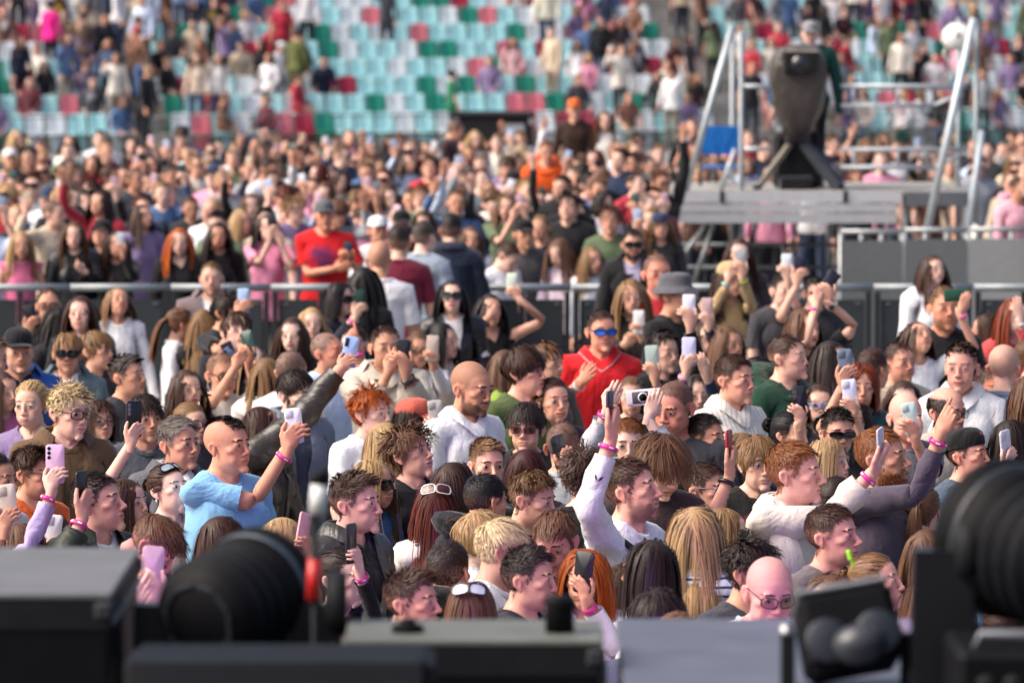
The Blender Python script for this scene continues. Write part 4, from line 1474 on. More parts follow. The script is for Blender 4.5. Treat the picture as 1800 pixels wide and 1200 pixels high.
def accessories_hat(put, hl2w, hat, lod):
    kind, colr = hat[0], lin(hat[1])
    n = 28 if lod == 0 else 12
    an = np.linspace(0, 2 * np.pi, n, endpoint=False)
    def ring(rx, ry, z, cy=8, tilt=0.0):
        xx = rx * np.sin(an); yy = cy - ry * np.cos(an)
        return np.stack([xx, yy, z + tilt * (yy - cy)], 1)
    hb = MB()
    if kind in ('cap', 'rap'):
        prof = [(81, 99, 38), (82, 100, 52), (80, 98, 74), (72, 90, 98), (54, 68, 118), (28, 36, 128), (2, 2, 130)]
        v, f = loft([ring(a, b, z, tilt=-.10) for a, b, z in prof], cap=False)
        hb.add(hl2w(v), f, colr)
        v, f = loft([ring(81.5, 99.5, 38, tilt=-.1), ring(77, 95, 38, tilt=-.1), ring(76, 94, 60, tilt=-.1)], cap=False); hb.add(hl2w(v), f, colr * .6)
        ball = ico_ball((0, 8, 131), (5, 5, 3), 8, 4); hb.add(hl2w(ball[0]), ball[1], colr)
        a2 = np.linspace(-1.0, 1.0, 13)
        sgn = -1 if kind == 'cap' else 1            # visor to the front, or worn backwards
        rows = []
        for t in np.linspace(0, 1, 5):
            rr = 1 + .0 * t
            xx = 80 * np.sin(a2) * (1 + .02 * t); yy = 8 + sgn * (98 * np.cos(a2) + t * 68 * np.cos(a2 * .95))
            zz = 47 - sgn * 0 - 12 * t - 16 * (np.sin(a2) ** 2) * (.4 + .6 * t) - .1 * (yy - 8) * (1 if sgn > 0 else .6)
            rows.append(np.stack([xx, yy, zz], 1))
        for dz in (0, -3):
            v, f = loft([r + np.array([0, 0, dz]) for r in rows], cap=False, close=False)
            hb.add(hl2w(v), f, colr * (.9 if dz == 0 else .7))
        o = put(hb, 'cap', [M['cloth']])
        if len(hat) > 2 and hat[2] == 'flowers':
            for (a, z, cc) in ((-.2, 92, '8fd0bc'), (.35, 74, '9a2a3a'), (-.9, 70, '2f66a8'), (-1.4, 88, 'b04858'), (1.0, 90, 'd8d0c8'), (-.65, 106, '9a2a3a'), (1.6, 70, '8fd0bc'), (.8, 108, '2f66a8')):
                # small appliqué flowers round the crown
                rx = np.interp(z, [52, 74, 98, 118], [83, 81, 73, 55]); ry = np.interp(z, [52, 74, 98, 118], [101, 99, 91, 69])
                cen = np.array([rx * math.sin(a + 1.2), 8 - ry * math.cos(a + 1.2), z + .1 * ry * math.cos(a + 1.2)])
                nn = nrm(cen - np.array([0, 8, 45.0])); u = nrm(np.cross(nn, [0, 0, 1.0])); w = np.cross(u, nn)
                fb = MB(); t = np.linspace(0, 2 * np.pi, 21)[:-1]
                rr = 8 + 5 * np.cos(5 * t)
                ringp = cen + nn * 2.2 + (u * np.cos(t)[:, None] + w * np.sin(t)[:, None]) * rr[:, None]
                v = np.concatenate([ringp, (cen + nn * 3)[None]]); f = np.array([[i, (i + 1) % 20, 20] for i in range(20)])
                fb.add(hl2w(v), f, lin(cc)); q = put(fb, 'flower_patch', [M['cloth']])
    elif kind == 'bucket':
        prof = [(124, 142, 20), (112, 130, 34), (90, 108, 52), (82, 100, 60), (80, 98, 90), (76, 93, 112), (66, 82, 124), (40, 50, 131), (2, 2, 133)]
        v, f = loft([ring(a, b, z, tilt=-.06) for a, b, z in prof], cap=False)
        hb.add(hl2w(v), f, colr)
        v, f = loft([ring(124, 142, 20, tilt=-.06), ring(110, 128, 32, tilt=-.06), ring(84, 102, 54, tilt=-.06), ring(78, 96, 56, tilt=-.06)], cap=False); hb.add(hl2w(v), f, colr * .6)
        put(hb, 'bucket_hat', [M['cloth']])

def accessories_glasses(put, hl2w, gl, lod):
    """gl: (kind, frame colour, lens colour or None); kind: frame | sun | up (pushed onto the hair) | back"""
    kind, fc = gl[0], lin(gl[1])
    gb = MB(); lb = MB()
    dy, dz, rotx = 0, 0, 0.0
    R = np.eye(3); off = np.zeros(3)
    if kind == 'up': R = Rx(math.radians(-48)); off = np.array([0, 14, 26.0])
    if kind == 'back': R = Rz(math.pi) @ Rx(math.radians(-35)); off = np.array([0, 16, 42.0])
    def T(v): return hl2w(np.asarray(v) @ R.T + off)
    wx, wz = (27, 19) if kind == 'frame' else (30, 22)
    if len(gl) > 3: wx, wz = gl[3]
    n = 20 if lod == 0 else 10
    an = np.linspace(0, 2 * np.pi, n, endpoint=False)
    sq = 3.2
    for s in (1, -1):
        c = np.array([s * 33, 0, 1.0])
        cx = np.sign(np.cos(an)) * np.abs(np.cos(an)) ** (2 / sq) * wx; cz = np.sign(np.sin(an)) * np.abs(np.sin(an)) ** (2 / sq) * wz
        px = c[0] + cx; pz = c[2] + cz
        py = -106 + .0075 * (np.abs(px) - 8) ** 2
        pth = np.stack([px, py, pz], 1)
        t = 2.2 if kind == 'frame' else 2.6
        if lod: t *= 1.5
        rg = []
        cen = pth.mean(0)
        for (k1, k2) in ((1, 1), (1, -1), (-1, -1), (-1, 1)):
            q = cen + (pth - cen) * (1 + k1 * t / 30.0); q = q + np.array([0, k2 * t * .8, 0]); rg.append(q)
        v, f = loft(rg + [rg[0]], cap=False); gb.add(T(v), f, fc, smooth=False)
        v = np.concatenate([pth, cen[None] + np.array([[0, -2.0, 0]])]); f = np.array([[i, (i + 1) % n, n] for i in range(n)])
        lb.add(T(v), f, lin(gl[2]) if len(gl) > 2 and gl[2] and gl[2] != 'tint' else (.9, .9, .9))
        # temple arm
        q = bar((s * (33 + wx), -106 + .0075 * (25 + wx) ** 2, 8), (s * 79, 6, 14), 2.0 if lod == 0 else 3.0, 6); gb.add(T(q[0]), q[1], fc)
        q = bar((s * 79, 6, 14), (s * 78, 26, -2), 2.0, 6); gb.add(T(q[0]), q[1], fc)
    q = tube([(-33 + wx, -105, 5), (0, -107, 8), (33 - wx, -105, 5)], 2.0, 6); gb.add(T(q[0]), q[1], fc)
    nm = 'glasses' if kind == 'frame' else 'sunglasses'
    o = put(gb, nm, [M['plastic']])
    m = M['lens_clear'] if not (len(gl) > 2 and gl[2]) else M['gloss']
    if len(gl) > 2 and gl[2] == 'tint': m = M['lens_tint']
    if o is None:
        put(lb, 'lenses', [m])
    else:
        lb.build('lenses', [m], o)

PHONES = []
def make_phone(ph, c, F, lod, spec, collect=None):
    """ph: (case colour, camera style, label)"""
    colr = lin(ph[0]); style = ph[1]; lab = ph[2] if len(ph) > 2 else None
    w, hgt, t = .075, .157, .0095
    b = MB()
    # rounded slab: x across, y thickness (screen at +y towards the holder), z up
    n = 5
    pts = []
    r = .013
    for (sx, sz, a0) in ((1, 1, 0), (-1, 1, 90), (-1, -1, 180), (1, -1, 270)):
        for a in np.radians(np.linspace(a0, a0 + 90, n)):
            pts.append((sx * (w / 2 - r) + r * math.cos(a), sz * (hgt / 2 - r) + r * math.sin(a)))
    pts = np.array(pts)
    def rg(k, y): return np.stack([pts[:, 0] * k, np.full(len(pts), y), pts[:, 1] * (1 - (1 - k) * w / hgt)], 1)
    v, f = loft([rg(.96, -t / 2), rg(1, -t / 2 + .0015), rg(1, t / 2 - .0015), rg(.96, t / 2)])
    def X(v): return np.asarray(v) @ F.T
    b.add(X(v), f, colr)
    if collect is not None:
        collect['parts'].append((b, c, [M['plastic']])); return
    o = b.build('phone', [M['plastic']], None, loc=c)
    front = spec.get('front', False)      # screen side turned to the camera
    tag(o, lab or 'smartphone held up above the crowd', 'phone', 'phones held up in the crowd')
    s = MB()
    y = t / 2 + .0006
    q = np.array([[-w * .455, y, -hgt * .475], [w * .455, y, -hgt * .475], [w * .455, y, hgt * .475], [-w * .455, y, hgt * .475]])
    if front:
        # picture of the stage on the screen: dark with soft patches
        s.add(X(q), [[0, 1, 2, 3]], (.03, .035, .05), smooth=False)
        rs = np.random.default_rng(int(abs(c[0]) * 1000))
        for i in range(9):
            cx, cz = rs.uniform(-.022, .022), rs.uniform(-.05, .05); ww, hh = rs.uniform(.004, .014), rs.uniform(.004, .02)
            q2 = np.array([[cx - ww, y + .0004 + i * 5e-5, cz - hh], [cx + ww, y + .0004 + i * 5e-5, cz - hh], [cx + ww, y + .0004 + i * 5e-5, cz + hh], [cx - ww, y + .0004 + i * 5e-5, cz + hh]])
            s.add(X(q2), [[0, 1, 2, 3]], np.array([.08, .10, .16]) * rs.uniform(.6, 3.5), smooth=False)
    else:
        s.add(X(q), [[0, 1, 2, 3]], (.015, .016, .02), smooth=False)
    s.build('screen', [M['gloss']], o)
    if lod == 0 and style:
        cb = MB()
        yb = -t / 2 - .0012
        lens = []
        sx = 1        # seen from behind the camera block sits on the left of the back
        dark = (.02, .02, .024)
        if style == 'tri':
            v, f = box((-.0165, yb, .052), (.036, .0036, .037), .0015); cb.add(X(v), f, colr * .85); lens = [(-.025, .061), (-.025, .043), (-.008, .052)]
        elif style == 'duo':
            v, f = box((-.0175, yb, .053), (.033, .0034, .034), .0015); cb.add(X(v), f, colr * .9); lens = [(-.025, .061), (-.010, .045)]
        elif style == 'col3':
            lens = [(-.024, .062), (-.024, .044), (-.024, .026)]
        elif style == 'pill':
            v, f = box((-.022, yb, .046), (.019, .0034, .043), .004); cb.add(X(v), f, dark); lens = [(-.022, .058), (-.022, .036)]
        elif style == 'quad':
            lens = [(-.025, .062), (-.008, .062), (-.025, .044), (-.008, .044)]
        elif style == 'big':
            v, f = box((0, yb, .047), (.064, .0034, .036), .002); cb.add(X(v), f, np.array([.55, .6, .7])); lens = [(-.018, .050), (.006, .056), (.006, .040)]
        elif style == 'sticker':
            v, f = box((0, yb + .0012, -.012), (.055, .0018, .075), .0008); cb.add(X(v), f, (.10, .08, .09))
            v, f = lathe([(.0005, 0), (.024, 0), (.024, .0035), (.0005, .0035)], 24, 'y', (0, yb - .0005, .0)); cb.add(X(v), f, (.55, .60, .68))
            v, f = lathe([(.0005, 0), (.018, 0), (.018, .0045), (.0005, .0045)], 24, 'y', (0, yb - .0005, .0)); cb.add(X(v), f, (.18, .2, .26))
            lens = [(-.022, .060), (-.006, .060)]
        if cb.v: cb.build('camera_block', [M['plastic']], o)
        for (lx, lz) in lens:
            lb = MB()
            v, f = lathe([(.0003, -.0002), (.0062, -.0002), (.0072, 0), (.0072, .004), (.0003, .004)], 16, 'y', (lx, yb + .0008, lz)); 
            lb.add(X(v), f, dark)
            v, f = lathe([(.0075, .0), (.0082, .0), (.0082, .0045), (.0075, .0045)], 16, 'y', (lx, yb + .0006, lz)); lb.add(X(v), f, (.3, .3, .33))
            lb.build('camera_lens', [M['gloss']], o)
    PHONES.append(o)

# ------------------------------------------------------------------ ground and stage deck
def grid_mat(name, rgb, rgb2, scale, rough=.85):
    m, nt, bs = material(name)
    tc = nt.nodes.new('ShaderNodeTexCoord')
    nz = nt.nodes.new('ShaderNodeTexNoise'); nz.inputs['Scale'].default_value = scale; nz.inputs['Detail'].default_value = 6
    nt.links.new(tc.outputs['Object'], nz.inputs['Vector'])
    rp = nt.nodes.new('ShaderNodeValToRGB')
    rp.color_ramp.elements[0].color = (*rgb, 1); rp.color_ramp.elements[1].color = (*rgb2, 1)
    rp.color_ramp.elements[0].position = .35; rp.color_ramp.elements[1].position = .68
    nt.links.new(nz.outputs[0], rp.inputs[0]); nt.links.new(rp.outputs[0], bs.inputs['Base Color'])
    bp = nt.nodes.new('ShaderNodeBump'); bp.inputs['Strength'].default_value = .3; bp.inputs['Distance'].default_value = .004
    n2 = nt.nodes.new('ShaderNodeTexNoise'); n2.inputs['Scale'].default_value = scale * 30
    nt.links.new(tc.outputs['Object'], n2.inputs['Vector']); nt.links.new(n2.outputs[0], bp.inputs['Height']); nt.links.new(bp.outputs[0], bs.inputs['Normal'])
    bs.inputs['Roughness'].default_value = rough
    return m
M['ground'] = grid_mat('pitch_cover', (.16, .16, .16), (.24, .235, .23), .6)
M['concrete'] = grid_mat('concrete', (.30, .295, .28), (.42, .41, .39), .9)
M['deck'] = grid_mat('stage_deck', (.02, .02, .022), (.045, .045, .05), 1.4)
M['greytop'] = grid_mat('grey_board', (.20, .21, .25), (.27, .28, .33), 2.2, .7)
v, f = box((0, 300, -.25), (900, 900, .5)); g_ = MB().add(v, f, (.2, .2, .2), smooth=False).build('ground', [M['ground']]); tag(g_, kind='structure')
STAGE_Z = 1.62
v, f = box((0, 6.6, STAGE_Z / 2), (30, 16.0, STAGE_Z)); g_ = MB().add(v, f, (.03, .03, .03), smooth=False).build('stage', [M['deck']]); tag(g_, kind='structure')

# ------------------------------------------------------------------ grandstand
TH = math.radians(15)
SU = np.array([math.cos(TH), math.sin(TH), 0]); SW = np.array([-math.sin(TH), math.cos(TH), 0])
SB = np.array([0, 119.0, 0])
TREAD, RISE, Z0, NROW = .80, .36, .03, 22
def stand(u, k, dz=0.0, dw=0.0):
    return SB + SU * u + SW * (TREAD * k + dw) + np.array([0, 0, Z0 + RISE * k + dz])
def px_of(p):
    """photo pixel of a world point"""
    y = p[1] * CP - (p[2] - CAM_H) * SP
    v = p[1] * SP + (p[2] - CAM_H) * CP
    return 900 + FPX * p[0] / y, 600 - FPX * v / y
gm = MB()
prof = [(-.4, -.2)]
for k in range(NROW):
    prof += [(TREAD * k, Z0 + RISE * k - (RISE if k else Z0 + .2)), (TREAD * k, Z0 + RISE * k)]
prof += [(TREAD * NROW, Z0 + RISE * (NROW - 1)), (TREAD * NROW, -.2)]
prof = np.array(prof[1:])
ends = []
for uu in (-42, 42):
    ends.append(np.stack([SB + SU * uu + SW * a + np.array([0, 0, b]) for a, b in prof]))
v, f = loft(ends, cap=False)
gm.add(v, f[:, ::-1], (.4, .4, .4), smooth=False)
gstand = gm.build('grandstand', [M['concrete']])
tag(gstand, 'stepped concrete grandstand with white, turquoise, green and red seats at the back', 'grandstand')
AISLES = [(-7.6, .36), (5.2, .36), (19.5, .36), (-22.5, .36)]
for (au, aw) in AISLES:
    sm_ = MB()
    for k in range(12):
        for q in range(1):
            c = stand(au, k, RISE / 2 - .0, -.2)
            v, f = box((0, 0, 0), (aw * 1.9, .39, RISE * .52)); v = v @ np.stack([SU, SW, [0, 0, 1]], 0) + stand(au, k, RISE * .26 - RISE + RISE, TREAD - .2 - .0)
            sm_.add(v, f, (.4, .4, .4), smooth=False)
    st_ = sm_.build('aisle_steps', [M['concrete']], gstand)

def seat_mesh(rgb):
    m = MB()
    R = np.stack([SU, SW, [0, 0, 1]], 0)
    def add(v, f): m.add(v @ R, f, rgb)
    # curved back shell with thickness, then the pan
    xs = np.linspace(-.195, .195, 7)
    rows = []
    for (z, y) in ((.36, .17), (.46, .20), (.60, .235), (.74, .27), (.79, .28)):
        sh = 1 - .12 * max(0, (z - .7) / .09)
        rows.append(np.stack([xs * sh, y - .05 * (1 - (xs / .195) ** 2) * -1 - .05, np.full(7, z)], 1))
    v1 = np.concatenate(rows); v2 = v1 + np.array([0, .03, 0])
    n = 7; q = []
    for i in range(4):
        for j in range(6):
            a = i * n + j; q.append([a, a + 1, a + n + 1, a + n])
    q = np.array(q); o = len(v1)
    edge = []
    per = [j for j in range(6)] ; rim = list(range(0, 7)) + [6 + n * i for i in range(1, 5)] + [4 * n + j for j in range(5, -1, -1)] + [n * i for i in range(3, 0, -1)]
    for a, b in zip(rim, rim[1:] + rim[:1]): edge.append([b, a, a + o, b + o])
    add(np.concatenate([v1, v2]), np.concatenate([q, q[:, ::-1] + o, np.array(edge)]))
    v, f = box((0, -.02, .385), (.38, .38, .045), .018); add(v, f)
    v, f = box((0, .06, .19), (.30, .05, .36), .008); add(v, f)
    return m.mesh('seat', [M['plastic']])
SEATC = {'white': lin('c9d2d8'), 'cyan': lin('9fcfd4'), 'teal': lin('177f6c'), 'red': lin('9c1c3a'), 'pink': lin('c9707c')}
SEATM = {k: seat_mesh(c) for k, c in SEATC.items()}
rs_ = np.random.default_rng(5)
cand = []
for k in range(0, 11):
    for i in range(-44, 45):
        u = i * .435
        if any(abs(u - a) < w + .22 for a, w in AISLES): continue
        p = stand(u, k, .55, .3)
        X, Y = px_of(p)
        if -60 < X < 1860 and -70 < Y < 330:
            cand.append((u, k, X, Y))
cnt = 0
rest = MB()
SEATS = []
inview = [c for c in cand if -8 < c[2] < 1808 and -12 < c[3] < 262]
inview.sort(key=lambda c: -c[3])
inset = set((c[0], c[1]) for c in inview[:300])
for (u, k, X, Y) in cand:
    t = rs_.random()
    kind = 'white' if t < .35 else 'cyan' if t < .72 else 'teal' if t < .86 else 'red' if t < .93 else 'pink'
    loc = stand(u, k, .004, .30)
    SEATS.append((u, k, X, Y))
    if (u, k) in inset:
        o = bpy.data.objects.new('seat', SEATM[kind]); COL.objects.link(o); o.location = loc; o.parent = gstand
    else:
        me = SEATM[kind]
        vv = np.empty(len(me.vertices) * 3, np.float32); me.vertices.foreach_get('co', vv)
        ff = np.empty(len(me.loops), np.int32); me.loops.foreach_get('vertex_index', ff)
        rest.add(vv.reshape(-1, 3) + loc, ff.reshape(-1, 3), SEATC[kind])
o = rest.build('more_seats', [M['plastic']], gstand); tag(o, kind='stuff')

# low fence at the foot of the stand
def railing(name, label, a, b, h, nposts, colr, rails=(1.0, .55, .1), r=.025, mat='dullmetal', cat='railing', panel=None, group=None):
    a = np.array(a, float); b = np.array(b, float)
    root = empty(name, a)
    tag(root, label, cat, group)
    m = MB()
    for i, hh in enumerate(rails):
        v, f = bar(np.array([0, 0, h * hh]), b - a + np.array([0, 0, h * hh]), r, 8)
        mm = MB().add(v, f, colr).build('rail', [M[mat]], root)
    for i in range(nposts):
        q = (b - a) * i / (nposts - 1)
        v, f = bar(q + np.array([0, 0, .0]), q + np.array([0, 0, h * .985]), r * .95, 8)
        MB().add(v, f, colr).build('post', [M[mat]], root)
    if panel is not None:
        t = nrm(b - a)
        v, f = beam(np.array([0, -.034, h * .50]), b - a + np.array([0, -.034, h * .50]), .008, h * .86)
        MB().add(v, f, panel, smooth=False).build('panel', [M['matte']], root)
    return root
for (ua, ub, nm) in ((-13, -9.4, 'at the far end by the first aisle'), (-7.9, -1.2, 'below the empty turquoise seats'), (-1.0, 4.9, 'beside the black equipment case'), (6.3, 13.5, 'below the second aisle')):
    railing('railing', 'pale tubular railing at the grandstand foot ' + nm, stand(ua, -1, RISE - Z0, -.3), stand(ub, -1, RISE - Z0, -.3), 0.80, 6, lin('5a6064'), r=.014, rails=(1.0, .5), group='railings at the foot of the grandstand')

# black equipment case below the empty seats
def gcase():
    c = at(868, 262, 92)
    root = empty('equipment_case', (c[0], 92, 0)); tag(root, 'black equipment case with a grey label standing under the empty seats', 'case')
    zt = at(868, 202, 92)[2]
    v, f = box((0, 0, zt * .5), (1.25, .6, zt - .02), .03); MB().add(v, f, (.015, .015, .017), smooth=False).build('body', [M['matte']], root)
    v, f = box((0, -.02, zt + .02), (1.32, .68, .07), .015); MB().add(v, f, (.03, .03, .033), smooth=False).build('lid', [M['matte']], root)
    v, f = box((.3, -.306, zt - .22), (.38, .01, .16)); MB().add(v, f, (.32, .34, .37), smooth=False).build('label_plate', [M['matte']], root)
    for s in (-1, 1):
        v, f = box((s * .6, -.31, zt - .1), (.06, .02, .1), .004); MB().add(v, f, (.5, .5, .52), smooth=False).build('corner_fitting', [M['metal']], root)
gcase()

# ------------------------------------------------------------------ crowd barriers
def barrier(x0, x1, d, label, h=1.22, skew=0.0):
    """free-standing black-panelled barrier with a grey handrail, x in metres"""
    w = x1 - x0
    root = empty('crowd_barrier', (x0, d, 0)); tag(root, label, 'barrier', 'crowd barrier sections')
    v, f = tube([(.0, 0, h), (w - .006, 0, h)], .032, 10); MB().add(v, f, lin('8a9196')).build('handrail', [M['dullmetal']], root)
    for xx in (.03, w / 2, w - .036):
        v, f = box((xx, .0, h * .5), (.045, .05, h - .07), .004); MB().add(v, f, lin('2e3336'), smooth=False).build('post', [M['dullmetal']], root)
    for k in range(2):
        xa, xb = (.06, w / 2 - .03) if k == 0 else (w / 2 + .03, w - .066)
        v, f = box(((xa + xb) / 2, .005, h * .52), (xb - xa, .012, h * .80), .002); MB().add(v, f, lin('33383c'), smooth=False).build('panel', [M['matte']], root)
    for xx in (.12, w - .12):
        v, f = beam((xx, .0, h * .9), (xx, .95, .03), .045, .03); MB().add(v, f, lin('6a7074'), smooth=False).build('brace', [M['dullmetal']], root)
    v, f = box((w / 2, -.25, .02), (w - .02, .8, .035), .004); MB().add(v, f, lin('5a6064'), smooth=False).build('foot_plate', [M['dullmetal']], root)
BAR_D = 45.6
_bl = ['behind the bespectacled man at the photo edge', 'behind the girl with the white sweater looking up', 'behind the man in the grey-brown jacket', 'below the man in the red T-shirt',
       'below the bald man with the white T-shirt', 'below the man in the navy blazer', 'below the people leaning over in white', 'behind the grey bucket hat', 'behind the hands with the dark phone and watch', 'behind the long-haired woman with the white top', 'at the photo edge behind the red-haired woman']
x = -4.35
for i, t in enumerate(_bl):
    barrier(x, x + .80, BAR_D, 'black panelled crowd barrier with grey handrail ' + t)
    x += .806

# ------------------------------------------------------------------ camera platform
PD = 58.0
def P3(x, y, d=PD): return at(x, y, d)
def platform():
    c = P3(1380, 365); root = empty('camera_platform', (c[0], PD, 0)); o = np.array([c[0], PD, 0])
    tag(root, 'grey scaffold platform with plank deck, rails and leaning poles for the television camera', 'scaffold')
    lg = lin('b9bcc0'); dk = lin('70767b')
    def put(nm, vf, colr, mat='dullmetal', sm=False):
        v, f = vf
        return MB().add(v - o, f, colr, smooth=sm).build(nm, [M[mat]], root)
    zt = P3(1380, 338)[2]
    for i, (ya, yb) in enumerate(((338, 356), (358, 373), (375, 392))):
        xr = 1588 if i == 0 else 1575
        a = P3(1180, (ya + yb) / 2); b = P3(xr, (ya + yb) / 2); hh = abs(P3(1180, ya)[2] - P3(1180, yb)[2])
        if i == 0:
            cuts = [1180, 1268, 1485, 1588]
            for xa, xb in zip(cuts, cuts[1:]):
                a = P3(xa + 2, 347); b = P3(xb - 3, 347)
                put('fascia_board', beam(a, b, .05, hh), lg, 'matte')
            for xc in (1269, 1486):
                a = P3(xc, 346); put('clamp', box(a + np.array([0, .0, 0]), (.035, .09, .13), .006), lin('1c1e20'))
        else:
            put('fascia_board', beam(a, b, .05 + .004 * i, hh), lg * (.95 - .05 * i), 'matte')
    dz = zt - .01
    xl, xr = P3(1182, 340)[0], P3(1700, 340)[0]
    for k in range(8):
        v = box(((xl + xr) / 2, PD + .16 + k * .30, dz), (xr - xl, .285, .05), .006); put('deck_plank', v, lin('94938f') * (.85 + .3 * rs_.random()), 'matte')
    put('edge_beam', beam(P3(1592, 350, PD + .01), P3(1702, 350, PD + .01), .05, .14), dk)
    posts = [1187, 1303, 1480, 1592, 1716]
    for xx in posts:
        for dd in (.06, 2.4):
            top = zt if xx in (1187, 1480, 1592) else (P3(xx, 55)[2] if xx == 1303 else P3(xx, 35)[2])
            X = P3(xx, 400)[0]
            put('upright', bar((X, PD + dd, 0), (X, PD + dd, top), .028, 10), lin('8f979c'), sm=True)
            put('base_plate', box((X, PD + dd, .012), (.15, .15, .02), .002), dk)
    def pole(x0, y0, x1, y1, r=.03, colr=lg, dd=-.06, nm='pole', d2=None):
        put(nm, bar(P3(x0, y0, PD + dd), P3(x1, y1, PD + (dd if d2 is None else d2)), r, 10), colr, sm=True)
    pole(1287, 48, 1206, 336, .034, lin('b4bec2'), dd=.1)
    pole(1293, 262, 1266, 336, .028, lin('b4bec2'), dd=.3)
    for y in (152, 186, 263, 294):
        pole(1478, y, 1640 if y in (186, 294) else 1700, y, .026, lin('b6bec4'), dd=.3, nm='guard_rail')
    pole(1640, 186, 1692, 165, .022, lin('b6bec4'), dd=.3, nm='guard_rail'); pole(1640, 294, 1692, 272, .022, lin('b6bec4'), dd=.3, nm='guard_rail')
    for xx in (1500, 1578):
        for (ya, yb) in ((152, 186), (263, 294)): pole(xx, ya, xx, yb, .02, lin('b6bec4'), dd=.3, nm='rail_strut')
    for y in (152, 262): pole(1303, y, 1360, y, .024, lin('aab2b6'), dd=2.3, nm='guard_rail')
    pole(1712, 32, 1622, 440, .042, lin('b7c2c8'), dd=-.25); pole(1727, 230, 1688, 500, .036, lin('aebac2'), dd=-.1)
    pole(1716, 395, 1692, 560, .034, lin('c9c9c4'), dd=-.8, nm='prop')
    for (a, b, c2, d2) in ((1240, 396, 1178, 480), (1254, 396, 1216, 505), (1375, 430, 1400, 505), (1590, 420, 1480, 520), (1500, 396, 1590, 470)):
        pole(a, b, c2, d2, .024, lin('9aa0a4'), dd=.9, nm='diagonal_brace')
    for y in (430, 470): pole(1187, y, 1592, y, .022, dk, dd=1.2, nm='ledger')
    put('toe_box', box(P3(1395, 325, PD + .5), (.30, .2, .1), .01), lin('c0c6cc'), 'plastic')
    # blue folding chair back beyond the left pole
    return root
platform()
def blue_chair():
    c = P3(1267, 245, PD + 1.7); root = empty('folding_chair', (c[0], PD + 1.7, P3(1267, 338)[2])); o = np.array([c[0], PD + 1.7, P3(1267, 338)[2]])
    tag(root, 'blue fabric folding chair standing on the camera platform behind the leaning pole', 'chair')
    zt = c[2] + .14 - o[2]
    v, f = box((0, .02, zt - .15), (.40, .02, .30), .006); MB().add(v, f, lin('1c69b4'), smooth=False).build('backrest', [M['cloth']], root)
    v, f = box((0, -.2, zt - .42), (.40, .42, .02), .006); MB().add(v, f, lin('1c69b4'), smooth=False).build('seat', [M['cloth']], root)
    for s in (-1, 1):
        v, f = bar((s * .22, .03, .0), (s * .22, .03, zt), .012, 8); MB().add(v, f, lin('3a3f44')).build('leg', [M['dullmetal']], root)
        v, f = bar((s * .22, -.4, 0), (s * .22, -.4, zt - .40), .012, 8); MB().add(v, f, lin('3a3f44')).build('leg', [M['dullmetal']], root)
        v, f = bar((s * .22, .03, zt - .24), (s * .22, -.4, zt - .24), .014, 8); MB().add(v, f, lin('3a3f44')).build('armrest', [M['dullmetal']], root)
blue_chair()
def white_lamp():
    c = P3(1688, 62, PD - .1); root = empty('work_lamp', c); tag(root, 'white hooded work lamp clamped to the leaning scaffold pole', 'lamp')
    v, f = lathe([(.02, .10), (.10, .09), (.15, .03), (.16, -.06), (.14, -.10), (.10, -.08)], 18, 'z'); v = v @ Rx(.5).T + np.array([-.03, 0, 0]); MB().add(v, f, lin('dcdcd8')).build('hood', [M['plastic']], root)
    v, f = box((-.03, -.13, .0), (.03, .03, .06), .006); MB().add(v, f, (.03, .03, .03)).build('grip', [M['plastic']], root)
    v, f = tube([(.03, 0, .02), (.1, .05, .0), (.14, .1, -.05)], .015, 8); MB().add(v, f, lin('8a8f94')).build('bracket', [M['dullmetal']], root)
    t = np.linspace(0, 1, 14); v, f = tube(np.stack([-.12 - .05 * np.sin(t * 6), .02 * np.cos(t * 9), -.1 - .35 * t], 1), .008, 6); MB().add(v, f, lin('d0d0cc')).build('cable', [M['plastic']], root)
white_lamp()
